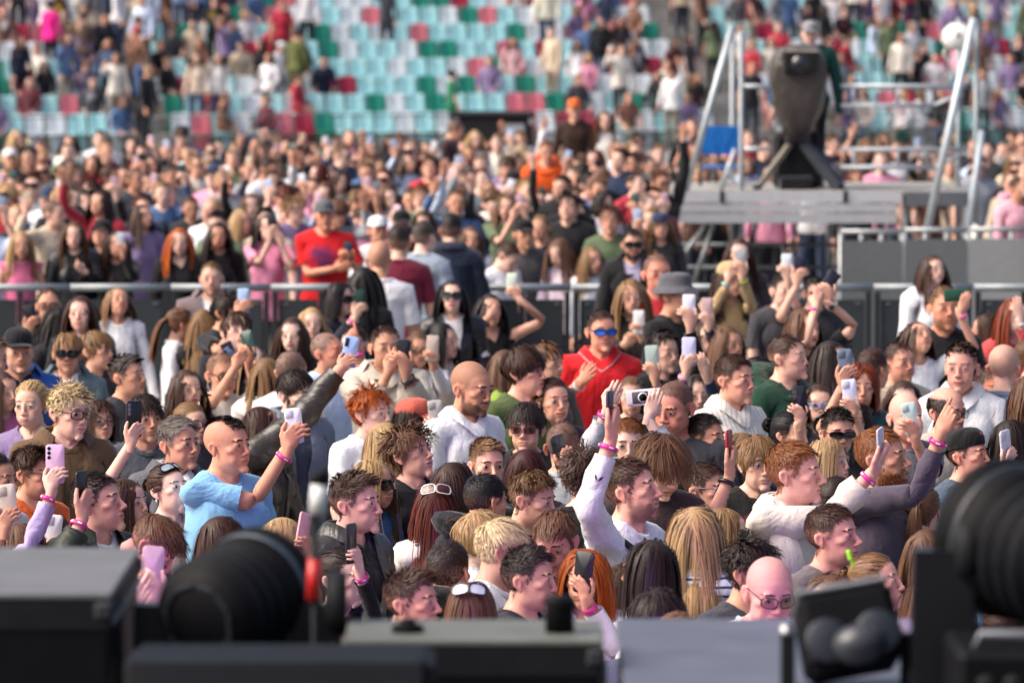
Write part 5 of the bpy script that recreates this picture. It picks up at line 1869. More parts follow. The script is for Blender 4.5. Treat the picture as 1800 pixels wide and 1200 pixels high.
def tv_camera():
    c = P3(1402, 152, PD + .55); zt = P3(1402, 338)[2]
    root = empty('television_camera', (c[0], PD + .55, zt)); o = np.array([c[0], PD + .55, zt])
    tag(root, 'large television camera under a grey-brown rain cover on a tripod', 'camera')
    cz = c[2] - zt
    # lumpy rain cover, lens hood
    an = np.linspace(0, 2 * np.pi, 26, endpoint=False)
    rg = []
    for (y, w, h, dz) in ((-.40, .22, .24, .16), (-.38, .27, .36, .05), (-.2, .29, .44, 0), (.0, .29, .46, -.02), (.2, .27, .42, 0), (.34, .22, .32, .04), (.38, .1, .15, .06)):
        k = 1 + .035 * np.sin(an * 5 + y * 17) + .03 * np.cos(an * 9 - y * 11)
        cx = np.sign(np.cos(an)) * np.abs(np.cos(an)) ** .55; sx = np.sign(np.sin(an)) * np.abs(np.sin(an)) ** .55
        taper = np.where(sx < 0, 1 + .42 * sx, 1.0)           # hangs in to a point below the head
        rg.append(np.stack([w * k * cx * taper, np.full(26, y), dz + h * k * sx * np.where(sx < 0, 1.15, .95)], 1))
    v, f = loft(rg); MB().add(v + np.array([0, 0, cz]), f, lin('4a443f')).build('rain_cover', [M['leather']], root)
    v, f = box((.0, -.44, cz + .24), (.34, .22, .2), .02); MB().add(v, f, (.012, .012, .013), smooth=False).build('lens_hood', [M['matte']], root)
    v, f = box((.0, -.42, cz + .365), (.40, .26, .03), .008); MB().add(v, f, lin('7e766f'), smooth=False).build('hood_flap', [M['cloth']], root)
    v, f = lathe([(.001, 0), (.09, 0), (.09, .02), (.001, .02)], 20, 'y', (0, -.553, cz + .24)); MB().add(v, f, (.02, .022, .03)).build('lens', [M['gloss']], root)
    v, f = box((0, 0, cz - .52), (.26, .3, .14), .03); MB().add(v, f, (.02, .02, .022), smooth=False).build('tripod_head', [M['plastic']], root)
    hd = np.array([0, 0, cz - .55])
    for (xx, yy, cc, w) in ((-.42, -.25, '8c8478', .06), (.42, -.25, '3a3f46', .13), (.02, .5, '22252a', .09)):
        v, f = beam(hd + np.array([xx * .12, yy * .2, 0]), (xx, yy, .03), w, w * .8); MB().add(v, f, lin(cc), smooth=False).build('leg', [M['dullmetal']], root)
        v, f = ico_ball((xx, yy, .035), (.05, .05, .034), 10, 6); MB().add(v, f, (.02, .02, .02)).build('foot', [M['matte']], root)
    v, f = box((.0, .1, .3), (.5, .3, .58), .05); MB().add(v, f, (.010, .010, .012), smooth=False).build('tripod_apron', [M['cloth']], root)
    v, f = box((-.02, -.2, .08), (.34, .25, .14), .02); MB().add(v, f, (.012, .012, .014), smooth=False).build('cable_bag', [M['cloth']], root)
tv_camera()
# grey fence beyond the platform
for i, (xa, xb, d, y, lab) in enumerate(((1478, 1585, 55.0, 407, 'under the platform edge'), (1590, 1700, 55.0, 404, 'behind the leaning poles'), (1704, 1815, 55.0, 403, 'at the photo edge with a pale top rail'))):
    a = at(xa, y, d); b = at(xb, y, d)
    railing('site_fence', 'grey screened site fence panel ' + lab, (a[0], d, 0), (b[0], d, 0), a[2], 4, lin('a8acae'), rails=(1.0, .5, .06), r=.024, panel=lin('8c8f90') if i == 2 else lin('64686a'), cat='fence', group='grey fence panels beyond the platform')

# ------------------------------------------------------------------ the people one can tell apart
WH, PK = 'd8d9dc', 'd0308c'
def ph(x, y, c, st, lab, **k):
    d = dict(at=(x, y), phone=(c, st, lab)); d.update(k); return d
def p(x, yt, h, yaw, pitch, sex, hair, hc, top, label, **k):
    return person(x, yt, h, yaw=yaw, pitch=pitch, sex=sex, hair=hair, hc=hc, top=top, label=label, **k)

# --- farther rows in front of the barrier
p(85, 502, 56, 5, 0, 'm', 'crop', 'brown', ('tee', '1c1e24'), 'man with receding hair and glasses raising a dark phone by the barrier', outer=('long', '16181c'), hopt=dict(rec=16), glasses=('frame', '2a2020'),
  arms={'R': ph(54, 557, '15171a', '', 'dark phone held by the man with receding hair at the barrier', roll=-15)})
p(100, 537, 62, -150, 0, 'f', 'wavy', 'black', ('long', '1a1a1e'), 'woman seen from behind with a mass of black hair', hopt=dict(vol=24, len=260))
p(142, 517, 68, -8, 4, 'f', 'long', 'brown', ('long', '1b1c22'), 'smiling woman with long brown hair and a navy-black top', prm=dict(smile=1), skin='e0b09e')
p(207, 505, 60, 22, 24, 'f', 'long', 'dblond', ('long', 'dcdcdf'), 'girl with long light-brown hair in a white sweater gazing upwards', roll=8)
p(318, 538, 62, 115, 0, 'f', 'pony', 'lbrown', ('long', 'e2e2e6'), 'woman with a brown ponytail and white sweater facing away', hopt=dict(len=330))
p(357, 540, 64, 175, 0, 'f', 'long', 'dblond', ('long', '17181c'), 'woman with straight dark-blonde hair and black jacket, seen from behind')
p(416, 543, 78, 18, 12, 'm', 'mop', 'brown', ('long', '1a1a1e'), 'boy with a brown fringe holding his phone close to his chin', prm=dict(mouth=.25), hopt=dict(len=80),
  arms={'R': ph(405, 622, 'b08a8e', '', 'phone in a pink case with its screen turned to the stage', roll=25, front=True, yaw=180, dd=-.25)})
p(372, 455, 66, 0, 2, 'm', 'crop', 'sandy', ('sleeve', 'e0e0e4'), 'fair bearded man in a grey-brown jacket over a white shirt', outer=('long', '6c5f63'), beard=.5, hopt=dict(rec=6, beardlen=5), fat=.2)
p(398, 513, 58, 65, 0, 'm', 'mop', 'dark', ('tee', '1e1e22'), 'dark-haired youth holding up a light-blue phone',
  arms={'R': ph(428, 528, 'a8c4e6', 'pill', 'light-blue phone with a dark camera bar near the barrier')})
p(32, 573, 84, 14, -2, 'm', 'crop', 'dark', ('sleeve', '1d2a4c'), 'broad man in a black cap and blue jacket', outer=('long', '1f4f9a', 'nylon'), hat=('cap', '15171c'), fat=.7, prm=dict(jaw=.06))
p(118, 580, 60, 4, 0, 'm', 'bowl', 'dblond', ('long', 'dedfe2'), 'blond boy wearing dark sunglasses', outer=('long', '4d6068'), glasses=('sun', '101012', '0c0c10'), hopt=dict(len=80))
p(222, 617, 82, 66, 8, 'm', 'quiff', 'dark', ('tee', '2e3036'), 'dark-haired man in a charcoal T-shirt looking sideways past the boy with sunglasses', prm=dict(mouth=.2, nose=.6), hopt=dict(tl=34))
p(328, 646, 64, 30, 4, 'f', 'long', 'brown', ('long', '26262c'), 'woman with wavy dark-brown hair and closed lips behind the grey-haired man', hopt=dict(mess=.09), prm=dict(lipc=lin('b0405a')))
p(443, 606, 60, 12, 22, 'f', 'long', 'dblond', ('long', '18181c'), 'blonde woman with lips parted, head thrown back, lifting a phone with a lilac case',
  arms={'R': ph(381, 690, 'c9b2c6', '', 'phone in a lilac case showing the stage on its screen', roll=18, yaw=178, front=True, dd=-.45)}, prm=dict(lipc=lin('b04a5c')))
p(120, 668, 104, 46, -4, 'm', 'spiky', 'platinum', ('long', '5a4632'), 'smiling young man with bleached hair and dark glasses in a brown coat', outer=('long', '5f4a36'), glasses=('frame', '1e1420'), prm=dict(smile=.7), hopt=dict(fade=.2, tl=40), skin='dfb2a0')
p(175, 700, 60, 22, 4, 'f', 'bob', 'brown', ('tee', 'd0d0d4'), 'woman with a dark fringe and thin glasses behind the bleached-blond man', glasses=('frame', '3a2626'), hopt=dict(fringe=True))
p(255, 690, 88, 26, 2, 'm', 'mop', 'dark', ('tee', '4c4e56'), 'young man with a dark curly fringe in a grey T-shirt', hopt=dict(len=64, curl=2.5), prm=dict(lips=.4))
p(222, 838, 80, 60, 8, 'f', 'long', 'brown', ('tee', '6a3a38'), 'woman mostly hidden behind a man, arm raised straight with a black phone', H=1.60,
  arms={'R': ph(235, 737, '1a1c20', 'col3', 'black phone gripped high in a fist above the crowd', yaw=35, dd=-.12)})
p(335, 705, 70, 42, 4, 'f', 'bun', 'dblond', ('tee', '3a3640'), 'blonde woman with hair pulled back and plum-framed glasses', glasses=('frame', '3c1c4a'))
p(312, 727, 100, 52, 2, 'm', 'side', 'grey', ('sleeve', 'dfe3ea'), 'grey-haired older man in a pale collared shirt', extra=dict(collar='shirt'), outer=('long', '5a5c62'), hopt=dict(rec=14, tl=26), skin='c9937e', fat=.3, prm=dict(smile=.4))
p(398, 730, 104, 58, 2, 'm', 'mohawk', 'dark', ('tee', '7fb2d8'), 'stocky man in a light-blue T-shirt with shaved sides', fat=.45, skin='cf957c', byaw=40, prm=dict(jaw=.05, nose=.2),
  arms={'R': ph(517, 748, 'dfe1ea', 'duo', 'white phone held out by the man in the light-blue T-shirt', band=PK, roll=-6, dd=-.12, out=.1)})
p(58, 778, 98, 62, 0, 'm', 'side', 'brown', ('tee', 'd5602a'), 'man with glasses and neat brown hair in an orange T-shirt', glasses=('frame', '303038'), beard=.3, skin='cc947c', hopt=dict(side=-1))
p(44, 915, 90, 100, 0, 'f', 'long', 'lbrown', ('long', 'b3a4cf'), 'woman in a lilac sweater with light-brown hair, arm raised', byaw=40, H=1.55,
  arms={'R': ph(97, 815, 'd9b4d2', 'col3', 'pink phone with three round cameras by the orange T-shirt', band=PK, dd=-.35)})
p(20, 925, 90, 60, 0, 'f', 'long', 'dblond', ('tee', 'd27a3c'), 'person in an orange top at the photo edge lifting a cream phone', H=1.52,
  arms={'R': ph(14, 885, 'c9bcae', 'tri', 'cream phone held at the very edge of the photo', roll=-8, dd=-.3)})
p(170, 825, 116, 74, 10, 'm', 'crop', 'dark', ('tee', 'd9dbe2'), 'man in profile with cropped dark hair, hand shading his eyes', outer=('long', '2b3328', 'nylon'), skin='d09c8a', prm=dict(nose=.8), hopt=dict(fade=.5), byaw=50,
  arms={'R': ph(143, 862, '16181c', '', 'black phone pressed beside the cropped-haired man in profile', band=PK, yaw=60, dd=-.25)})
p(296, 815, 94, 48, 14, 'f', 'bun', 'brown', ('tank', 'caa08c'), 'woman with red lips and sunglasses pushed up on her hair', glasses=('up', '101014', '8a9aa2'), earring=True, prm=dict(lipc=lin('a02c3c'), mouth=.45), hopt=dict(bun=28))
p(268, 912, 104, 80, -42, 'm', 'fringe', 'lbrown', ('tee', '3a4152'), 'man with straight brown hair bending his head low', hopt=dict(tl=64, sl=10, fade=.5), skin='c98a86')
p(250, 1000, 96, 60, -10, 'm', 'mop', 'lbrown', ('tee', '24262e'), 'brown-haired person hidden between the black spotlights', H=1.62)
p(392, 903, 100, 120, 0, 'f', 'long', 'brown', ('tee', '2c2c34'), 'woman with brown hair in front of the light-blue T-shirt, seen from behind', H=1.60)
p(5, 650, 70, 40, 0, 'f', 'long', 'brown', ('long', 'c96a94'), 'woman in a bright pink top cut off by the photo edge', H=1.6)
p(92, 900, 90, 60, 0, 'f', 'long', 'brown', ('long', 'b7aad6'), 'woman hidden below the pink phone, holding up a white phone with three cameras', H=1.50,
  arms={'R': ph(92, 937, 'dcd8de', 'tri', 'white phone with three cameras above the grey case', roll=6, dd=-.3)})

# --- left of centre
p(597, 493, 64, 52, 2, 'f', 'bob', 'black', ('long', '1c2030'), 'black-haired woman with large sunglasses behind a green phone', glasses=('sun', '1a1416', '141014'), hopt=dict(len=210),
  arms={'R': ph(633, 530, '183a30', '', 'dark-green phone covering a woman in sunglasses', dd=-.35, band='e0489c', roll=-3)})
p(640, 466, 74, 172, 0, 'f', 'long', 'black', ('long', '17181d'), 'woman with long black hair in a black jacket, seen from behind', byaw=160)
p(667, 425, 72, 176, -4, 'm', 'bald', 'dgrey', ('tee', 'e4e5ea'), 'bald man in a white T-shirt with a shoulder bag, seen from behind', hopt=dict(shadow=.35), extra=dict(strap=(1, '1a1a1e')), fat=.3, skin='cf9c80')
p(700, 392, 66, 178, 0, 'm', 'crop', 'dark', ('tee', '6a1c34'), 'broad man in a maroon T-shirt with his back turned', fat=.6)
p(745, 385, 62, 150, 0, 'm', 'crop', 'dgrey', ('tee', '8f9cac'), 'man in a grey-blue T-shirt turned away beside the maroon T-shirt', fat=.3)
p(793, 372, 64, 178, -3, 'm', 'crop', 'black', ('long', '1e2438'), 'man in a navy blazer with his back turned', outer=('long', '1c2336'), fat=.35, byaw=170)
p(795, 490, 64, -2, 9, 'f', 'long', 'black', ('tee', 'c8c8cc'), 'woman with dark sunglasses, red lips and black leather jacket', outer=('long', '15161a', 'leather'), glasses=('sun', '141414', '101018'), prm=dict(lipc=lin('b03848')), skin='e2b8a6')
p(862, 515, 62, 12, 8, 'f', 'wavy', 'dark', ('tank', '121214'), 'woman in a black top with both arms over her head and a black cuff', extra=dict(neck='v'),
  arms={'R': dict(at=(868, 548), hand='fist', watch='101012', dd=-.3, out=.9), 'L': ph(900, 500, 'd5e2d2', 'tri', 'pale green phone lifted by the woman with the black cuff', dd=-.1, out=1.3)})
p(515, 555, 64, -12, 0, 'f', 'long', 'brown', ('long', '1c1c22'), 'woman with glossy chestnut hair parted in the middle', prm=dict(lipc=lin('b05060')))
p(548, 538, 60, 6, 6, 'f', 'long', 'blond', ('long', '2a2a30'), 'pale blonde woman behind the chestnut-haired woman')
p(576, 583, 68, 60, 6, 'm', 'buzz', 'grey', ('sleeve', 'b8cbe6'), 'grey-stubbled man in a light-blue shirt reaching up', beard=.35, skin='d09078',
  arms={'L': dict(at=(622, 596), hand='fist', dd=-.2, band='e0489c')})
p(512, 615, 68, 150, 0, 'm', 'buzz', 'brown', ('tee', 'c8c6cc'), 'man with shaved brown hair turned away behind the bearded man')
p(470, 625, 72, 160, 0, 'f', 'wavy', 'dblond', ('long', 'd6d0cc'), 'woman with crimped fair hair, her back to the camera')
p(677, 565, 86, 16, 0, 'm', 'crop', 'brown', ('sleeve', 'bdb4a6'), 'tall man in a beige shirt filming with a black phone held in both hands', outer=('long', 'c2b8aa'), extra=dict(collar='shirt'), beard=.25, hopt=dict(rec=8, fade=.6),
  arms={'R': dict(at=(690, 640), hand='pinch', dd=-.3), 'L': ph(709, 622, '1b1d24', 'big', 'black phone with a wide camera bar before the tall man', dd=-.35, watch='202024')})
p(735, 580, 66, 8, 0, 'f', 'long', 'lbrown', ('long', 'dcdadc'), 'woman in a white blouse behind a beige phone', glasses=('frame', '5a4a40'),
  arms={'L': ph(760, 612, 'c4b3a6', 'tri', 'beige phone beside the black phone of the tall man', dd=-.4, roll=4)})
p(828, 635, 96, 52, -8, 'm', 'bald', 'dark', ('tee', 'dedfe4'), 'bald man with dark stubble in a white polo shirt', hopt=dict(shadow=.42), beard=.75, extra=dict(collar='polo'), skin='c99278', prm=dict(smile=.3))
p(520, 645, 90, 46, -6, 'm', 'mop', 'dark', ('long', '3a4250'), 'man with dark hair and full beard smiling down', beard=.9, outer=('long', '6b7684'), hopt=dict(len=58, beardlen=16, rec=10, vol=10), prm=dict(smile=.6))
p(462, 712, 76, 76, 14, 'f', 'long', 'brown', ('long', '2e2c28'), 'woman in profile in an olive leather jacket stretching her arm up', outer=('long', '35322c', 'leather'), extra=dict(ocollar='coat'), prm=dict(mouth=.25), byaw=55,
  arms={'R': ph(615, 618, '9fbbe8', 'pill', 'sky-blue phone held up at arm length in the middle of the crowd', dd=.1, roll=10, out=.1)})
p(652, 677, 90, 56, 2, 'm', 'curly', 'orange', ('tee', 'dfe0e6'), 'young man with curly ginger hair and a white T-shirt', hopt=dict(len=52, vol=16, curl=4), skin='e0b4a4')
p(727, 697, 76, 72, -2, 'f', 'long', 'dark', ('long', 'b5a8a4'), 'woman in a salmon-pink cap lifting a marbled phone', hat=('cap', 'b85a4a'),
  arms={'L': ph(766, 730, 'b9b5b2', 'tri', 'phone with a black and white marbled case next to the salmon cap', dd=-.3, roll=-5)})
p(680, 740, 84, 105, 0, 'f', 'long', 'blond', ('tee', 'c8c4c6'), 'woman with sleek straight blonde hair before the ginger man')
p(722, 748, 100, 57, 16, 'm', 'curly', 'lbrown', ('tee', '141418'), 'young man with thick curly brown hair looking up, lips parted', prm=dict(mouth=.35), hopt=dict(len=70, vol=26, curl=6), skin='d8a592')
p(856, 762, 94, 18, -2, 'm', 'quiff', 'dblond', ('tee', '2a2a30'), 'man with a fair swept-up quiff, only eyes and brow showing', hopt=dict(fade=.6), skin='dba592')
p(852, 827, 94, 132, -6, 'm', 'crop', 'black', ('long', '191a1f'), 'man with cropped black hair turned away, black hooded top', extra=dict(collar='hood'), hopt=dict(fade=.3))
p(655, 802, 96, 56, 2, 'f', 'wavy', 'blond', ('long', '4a6a94', 'denim'), 'woman with long wavy blonde hair, black sunglasses and denim jacket', glasses=('sun', '141210', '17100e'), hopt=dict(len=430, vol=18))
p(622, 820, 120, 70, 2, 'm', 'quiff', 'brown', ('tee', '141417'), 'man with a brown quiff in profile wearing a grey-black leather jacket', outer=('long', '3a3936', 'leather'), hopt=dict(fade=.6, tl=36), skin='d2a094')
p(768, 845, 100, 178, 0, 'f', 'long', 'auburn', ('long', 'd9d2cc'), 'woman with long auburn hair and glasses resting on the back of her head', glasses=('back', 'c8c0b8', None), hopt=dict(len=420, vol=18))
p(797, 808, 70, 150, 0, 'f', 'long', 'brown', ('tee', '3a3034'), 'brown-haired head just behind the curly-haired young man', H=1.62)
p(845, 893, 108, 118, -4, 'f', 'pixie', 'blond', ('tee', 'd5d6dc'), 'woman with a short blonde bob turned away', hopt=dict(len=110))
p(880, 908, 108, 100, -6, 'm', 'fringe', 'platinum', ('tee', 'dcdce2'), 'person with platinum bowl-cut hair and pink mirrored sunglasses', glasses=('sun', 'd03070', 'ff5a9a'), hopt=dict(tl=48, fade=.7))
p(788, 945, 100, 160, 0, 'm', 'crop', 'dark', ('long', '15161a'), 'person hidden behind the blonde bob in a black hooded jacket', outer=('long', '15161a'), H=1.60, extra=dict(ocollar='hood'))
p(826, 1018, 100, 178, 0, 'f', 'long', 'lbrown', ('tee', '3a3440'), 'woman from behind with mirrored sunglasses on top of brown hair', glasses=('back', '30303a', 'b8c0c8'), hopt=dict(len=260))
p(722, 988, 122, 70, 2, 'm', 'quiff', 'brown', ('tee', '24242c'), 'man with flat-top brown hair and moustache lit purple', beard=.35, hopt=dict(fade=.6, tl=30))
p(928, 950, 126, 76, 0, 'm', 'quiff', 'dark', ('tee', '24242c'), 'man with short dark hair and a purple-lit cheek facing away', hopt=dict(fade=.5, tl=30), byaw=60)
p(628, 1092, 120, 40, 0, 'm', 'mop', 'brown', ('tee', '2a2a30'), 'head barely showing above the black case edge', H=1.6)
p(600, 960, 110, 60, 0, 'f', 'pony', 'dark', ('long', '131317'), 'woman with pointed nails and black sleeve before the leather jacket, phone upright', H=1.50, byaw=20,
  arms={'L': ph(617, 955, '26262a', '', 'black phone seen nearly edge-on in a hand with long nails', yaw=62, dd=-.3, band=PK)})
p(500, 905, 90, 60, 0, 'f', 'wavy', 'blond', ('tee', '6a6e60'), 'blonde woman hidden behind the black spotlight with a pink phone', H=1.58,
  arms={'L': ph(533, 935, 'd29aa0', '', 'pale pink phone tilted next to the red rod', yaw=55, roll=16, dd=-.3)})

# --- right of centre
p(1057, 540, 80, 16, 0, 'm', 'crop', 'brown', ('tee', 'c41a24'), 'man in a red polo shirt and blue mirrored sunglasses', glasses=('sun', '2a3a5a', '1c6ad8', (31, 17)), extra=dict(collar='polo', tip='e0a8a8', strap=(-1, '2a2420')), fat=.4, skin='d69a82', hopt=dict(fade=.6, rec=4),
  arms={'R': dict(at=(1030, 662), hand='open', dd=-.35, band='d8c8d0', yaw=-40)})
p(922, 605, 92, 62, 4, 'm', 'bowl', 'brown', ('tee', '4c5a34'), 'boy with a heavy brown fringe calling out', prm=dict(mouth=.6), hopt=dict(len=92), skin='dda490')
p(960, 597, 72, 56, 0, 'm', 'mop', 'lbrown', ('tee', '5a5048'), 'long-nosed young man peeping over behind the fringe-haired boy', prm=dict(nose=1.2), hopt=dict(len=60))
p(972, 662, 84, 26, 2, 'f', 'bun', 'brown', ('tee', '3a1c2c'), 'laughing woman with hair tied back in a maroon top', prm=dict(smile=1.2, mouth=.25), skin='d8a08c')
p(890, 612, 70, 120, 0, 'f', 'long', 'lbrown', ('tee', '7f9a3c'), 'woman in a lime-green top with light-brown hair, turned away')
p(1110, 487, 68, 4, -2, 'f', 'long', 'dblond', ('long', '2a2422'), 'girl with a blonde fringe peering over a white phone', hopt=dict(fringe=True),
  arms={'R': dict(at=(1108, 598), hand='pinch', dd=-.3), 'L': ph(1123, 566, 'e2e2e2', 'tri', 'white phone below the face of the girl with the fringe', dd=-.4)})
p(1155, 445, 72, 14, 0, 'm', 'buzz', 'dgrey', ('tee', 'b02a30'), 'grey-cropped man with a red collar behind the bucket hat', skin='cd8c76', fat=.3)
p(1188, 478, 84, 62, -2, 'm', 'crop', 'dark', ('tee', '121215'), 'man in a grey felt bucket hat and black T-shirt', hat=('bucket', '54565c'))
p(1165, 577, 66, 40, 0, 'm', 'curly', 'dark', ('long', '131317'), 'curly dark-haired youth in black reaching up with a white four-camera phone', hopt=dict(len=40),
  arms={'L': ph(1211, 541, 'dfe2f0', 'quad', 'white phone with four cameras in front of the bucket hat', dd=-.2)})
p(1240, 560, 66, 20, 0, 'f', 'long', 'brown', ('long', '2a2a34'), 'woman hidden under a clear-cased phone with pink pattern', H=1.55,
  arms={'L': ph(1243, 545, 'c8a8a8', 'tri', 'clear phone case with a pink pattern next to the four-camera phone', dd=-.3)})
p(1283, 457, 68, 26, 2, 'f', 'long', 'brown', ('long', 'b39a72'), 'woman in a tan cap and tan top filming with both hands', hat=('cap', 'b59c74'),
  arms={'R': dict(at=(1285, 480), hand='pinch', dd=-.3, band='7fc4bc'), 'L': ph(1303, 458, 'a4a8ac', 'duo', 'grey phone held above the tan cap', dd=-.3, band='9cc83c')})
p(1300, 416, 58, 0, 0, 'f', 'long', 'brown', ('long', '2a2228'), 'brown-haired woman just behind the tan cap')
p(1280, 570, 68, 40, 0, 'f', 'long', 'lbrown', ('long', '30303a'), 'woman with caramel hair behind the man in the striped shirt')
p(1290, 618, 94, 55, 0, 'm', 'crop', 'brown', ('sleeve', 'dcdad6'), 'broad-faced man with short hair and a white pinstriped shirt', extra=dict(collar='shirt', mat='stripe_v'), skin='d8a08a', hopt=dict(fade=.6, tl=22), fat=.25, prm=dict(smile=.35))
p(1333, 622, 78, 52, 0, 'm', 'crop', 'black', ('tee', '2a3a34'), 'man with purple-tinted sunglasses behind the pinstriped shirt', glasses=('sun', '1c1420', '3a1c3c'))
p(1110, 660, 70, 0, 0, 'f', 'bun', 'lbrown', ('tee', '3a4a40'), 'person hidden behind the sideways phone holding a mint phone', H=1.55,
  arms={'L': ph(1147, 632, 'a9bdb4', 'tri', 'mint phone against the red polo shirt', dd=-.3, roll=-4)})
p(1225, 655, 72, 10, 0, 'f', 'long', 'dark', ('long', '28324a'), 'woman in dark blue hidden behind a lavender phone', H=1.58,
  arms={'R': ph(1211, 618, 'cfd0ee', 'pill', 'lavender phone below the four-camera phone', dd=-.3, band='e0a0c0'), 'L': dict(at=(1235, 640), hand='pinch', dd=-.3)})
p(1185, 667, 100, -32, -14, 'm', 'buzz', 'dgrey', ('tee', '3a3a42'), 'man with close-cropped greying hair looking down to one side', skin='cb8a78', fat=.3, hopt=dict(rec=6))
p(1105, 730, 84, 0, -4, 'm', 'crop', 'ginger', ('long', 'b4b8c0', 'denim'), 'ginger-fair man in a pale denim jacket holding a phone sideways over his head', outer=('long', 'b8bcc4', 'denim'),
  arms={'R': dict(at=(1076, 700), hand='pinch', dd=-.3, band=PK, roll=35), 'L': ph(1130, 698, 'd8d8de', 'sticker', 'phone held sideways with a photo and round badge in its clear case', land=True, roll=85, dd=-.3)})
p(925, 705, 90, -10, 0, 'm', 'mop', 'dark', ('tee', '1b1b20'), 'young man with a dark fringe and tinted glasses', glasses=('frame', '6a4a58', 'tint'), hopt=dict(len=66, curl=2), beard=.15)
p(925, 785, 86, 176, 0, 'f', 'long', 'burgundy', ('tee', '2a2028'), 'woman with burgundy hair seen from behind')
p(935, 820, 96, 66, -8, 'm', 'side', 'sandy', ('long', '17181c'), 'fair man with side-swept hair in a black hooded top, looking down', extra=dict(collar='hood'), hopt=dict(fade=.7, side=-1), skin='dca894')
p(1028, 785, 108, 165, -8, 'm', 'curly', 'brown', ('tee', '18181c'), 'person with bushy brown curls turned away', hopt=dict(len=66, vol=28, curl=5))
p(990, 740, 80, 170, 0, 'm', 'buzz', 'brown', ('long', 'a9afb8'), 'man with smooth brown cropped head behind a dark phone', H=1.66,
  arms={'R': ph(983, 793, '3a3c40', 'duo', 'dark phone with metal edges by the bushy curls', yaw=35, roll=-14, dd=-.25)})
p(1108, 800, 120, 75, 10, 'm', 'crop', 'brown', ('long', 'e2e0e4'), 'bearded man in profile with a white long sleeve raised and pink wristband', beard=.55, prm=dict(nose=.8, mouth=.2), skin='dca48e', byaw=60, extra=dict(strap=(-1, '111114')), outer=None, hopt=dict(fade=.4, beardlen=4, beardc=lin('8a5a3c')),
  key='sleeve', arms={'R': ph(1072, 722, '2a2440', '', 'thin phone seen edge-on at the top of a raised white sleeve', yaw=72, dd=-.36, band=PK, out=.1)})
p(1160, 760, 120, 40, -28, 'm', 'bowl', 'lbrown', ('tee', '3a2c30'), 'youth with a thick brown mop of hair looking down', hopt=dict(len=112, vol=18), prm=dict(mouth=.3))
p(1238, 722, 94, 62, 4, 'm', 'crop', 'dark', ('tee', '1b1b20'), 'square-jawed man with short dark hair and half-closed eyes', skin='d0957e', hopt=dict(fade=.6, tl=20))
p(1240, 807, 102, 60, 2, 'm', 'crop', 'brown', ('tee', '1a1a1f'), 'man with grey sunglasses on his temple, raising a red phone', hopt=dict(fade=.2, tl=22), glasses=('sun', '5a6478', '20242c', (30, 14)), byaw=40,
  arms={'R': ph(1281, 788, '9c2a2c', '', 'thin red phone held upright, edge towards the camera', yaw=70, dd=-.25, band='141416')})
p(1332, 762, 100, 20, -2, 'm', 'bowl', 'dblond', ('tee', '141416'), 'slim youth with straight fair fringe in a black printed T-shirt', extra=dict(print='8a1c20'), hopt=dict(len=84), prm=dict(long=.06, width=-.05))
p(1305, 757, 74, 0, 0, 'f', 'long', 'dblond', ('tee', '4a4248'), 'fair-haired woman behind the red phone')
p(1222, 885, 116, 178, 0, 'f', 'long', 'blond', ('long', 'd9d9e0'), 'woman with long sleek blonde hair and a striped top, seen from behind', hopt=dict(len=360, vol=20, streak=lin('8a6a48')), extra=dict(mat='stripe_h'))
p(1275, 888, 100, 70, 0, 'f', 'long', 'dblond', ('tee', '3a3a44'), 'second blonde woman, face towards the red phone, in dark sunglasses', glasses=('sun', '17171c', '15151a'), hopt=dict(len=420, streak=lin('c6a676')))
p(1140, 945, 116, -118, 0, 'f', 'long', 'dark', ('tee', 'd9d9df'), 'woman with sleek dark-brown hair turned away, cheek just showing', hopt=dict(len=300))
p(1160, 1030, 100, 150, -6, 'm', 'pixie', 'dark', ('tee', '3a3f52'), 'dark-brown head just above the grey board', hopt=dict(len=80), H=1.66)
p(1192, 1070, 100, 165, 0, 'm', 'crop', 'lbrown', ('tee', '3a3f52'), 'light-brown top of a head lowest above the grey board', H=1.6)
p(1030, 960, 112, -18, 0, 'f', 'long', 'orange', ('long', 'd9d4da'), 'woman with straight orange hair holding a black phone at her face', hopt=dict(len=340),
  arms={'L': ph(1026, 1005, '17181c', '', 'black phone before the orange-haired woman', yaw=-25, roll=6, dd=-.35, band='c02a80')})
p(1096, 985, 100, 160, 0, 'm', 'crop', 'brown', ('long', '4f5665'), 'person in a slate-blue jacket squeezed behind the orange hair', H=1.50)
p(977, 895, 106, -18, -22, 'm', 'fringe', 'lbrown', ('tee', '3a3036'), 'man with brown crop and shaved sides bowing his head', hopt=dict(fade=.8, tl=34), skin='d09690')

# --- far right
p(1375, 477, 62, 30, 2, 'm', 'crop', 'dark', ('tee', '3a3a40'), 'dark-haired man behind raised hands with a white phone',
  arms={'L': ph(1383, 466, 'd9e2ea', 'duo', 'white phone glinting above the dark-haired man', dd=-.3)})
p(1432, 480, 58, 20, 0, 'm', 'quiff', 'dark', ('tee', '2a2a30'), 'man with sunglasses next to the big dark phone', glasses=('sun', '151518', '101014'),
  arms={'R': ph(1405, 472, '1c2238', '', 'navy phone between two dark-haired men', dd=-.3)})
p(1412, 540, 74, 42, 2, 'f', 'long', 'lbrown', ('tee', '1a1a1e'), 'woman with bare arms raised, filming with a black phone in both hands', prm=dict(lipc=lin('a83a48')),
  arms={'R': dict(at=(1436, 522), hand='pinch', dd=-.15, band='e070a8', roll=25), 'L': ph(1457, 497, '1a2030', '', 'black phone held high in two hands with watch and wristband', land=False, roll=35, dd=-.1, watch='b8b0a0', out=.9)})
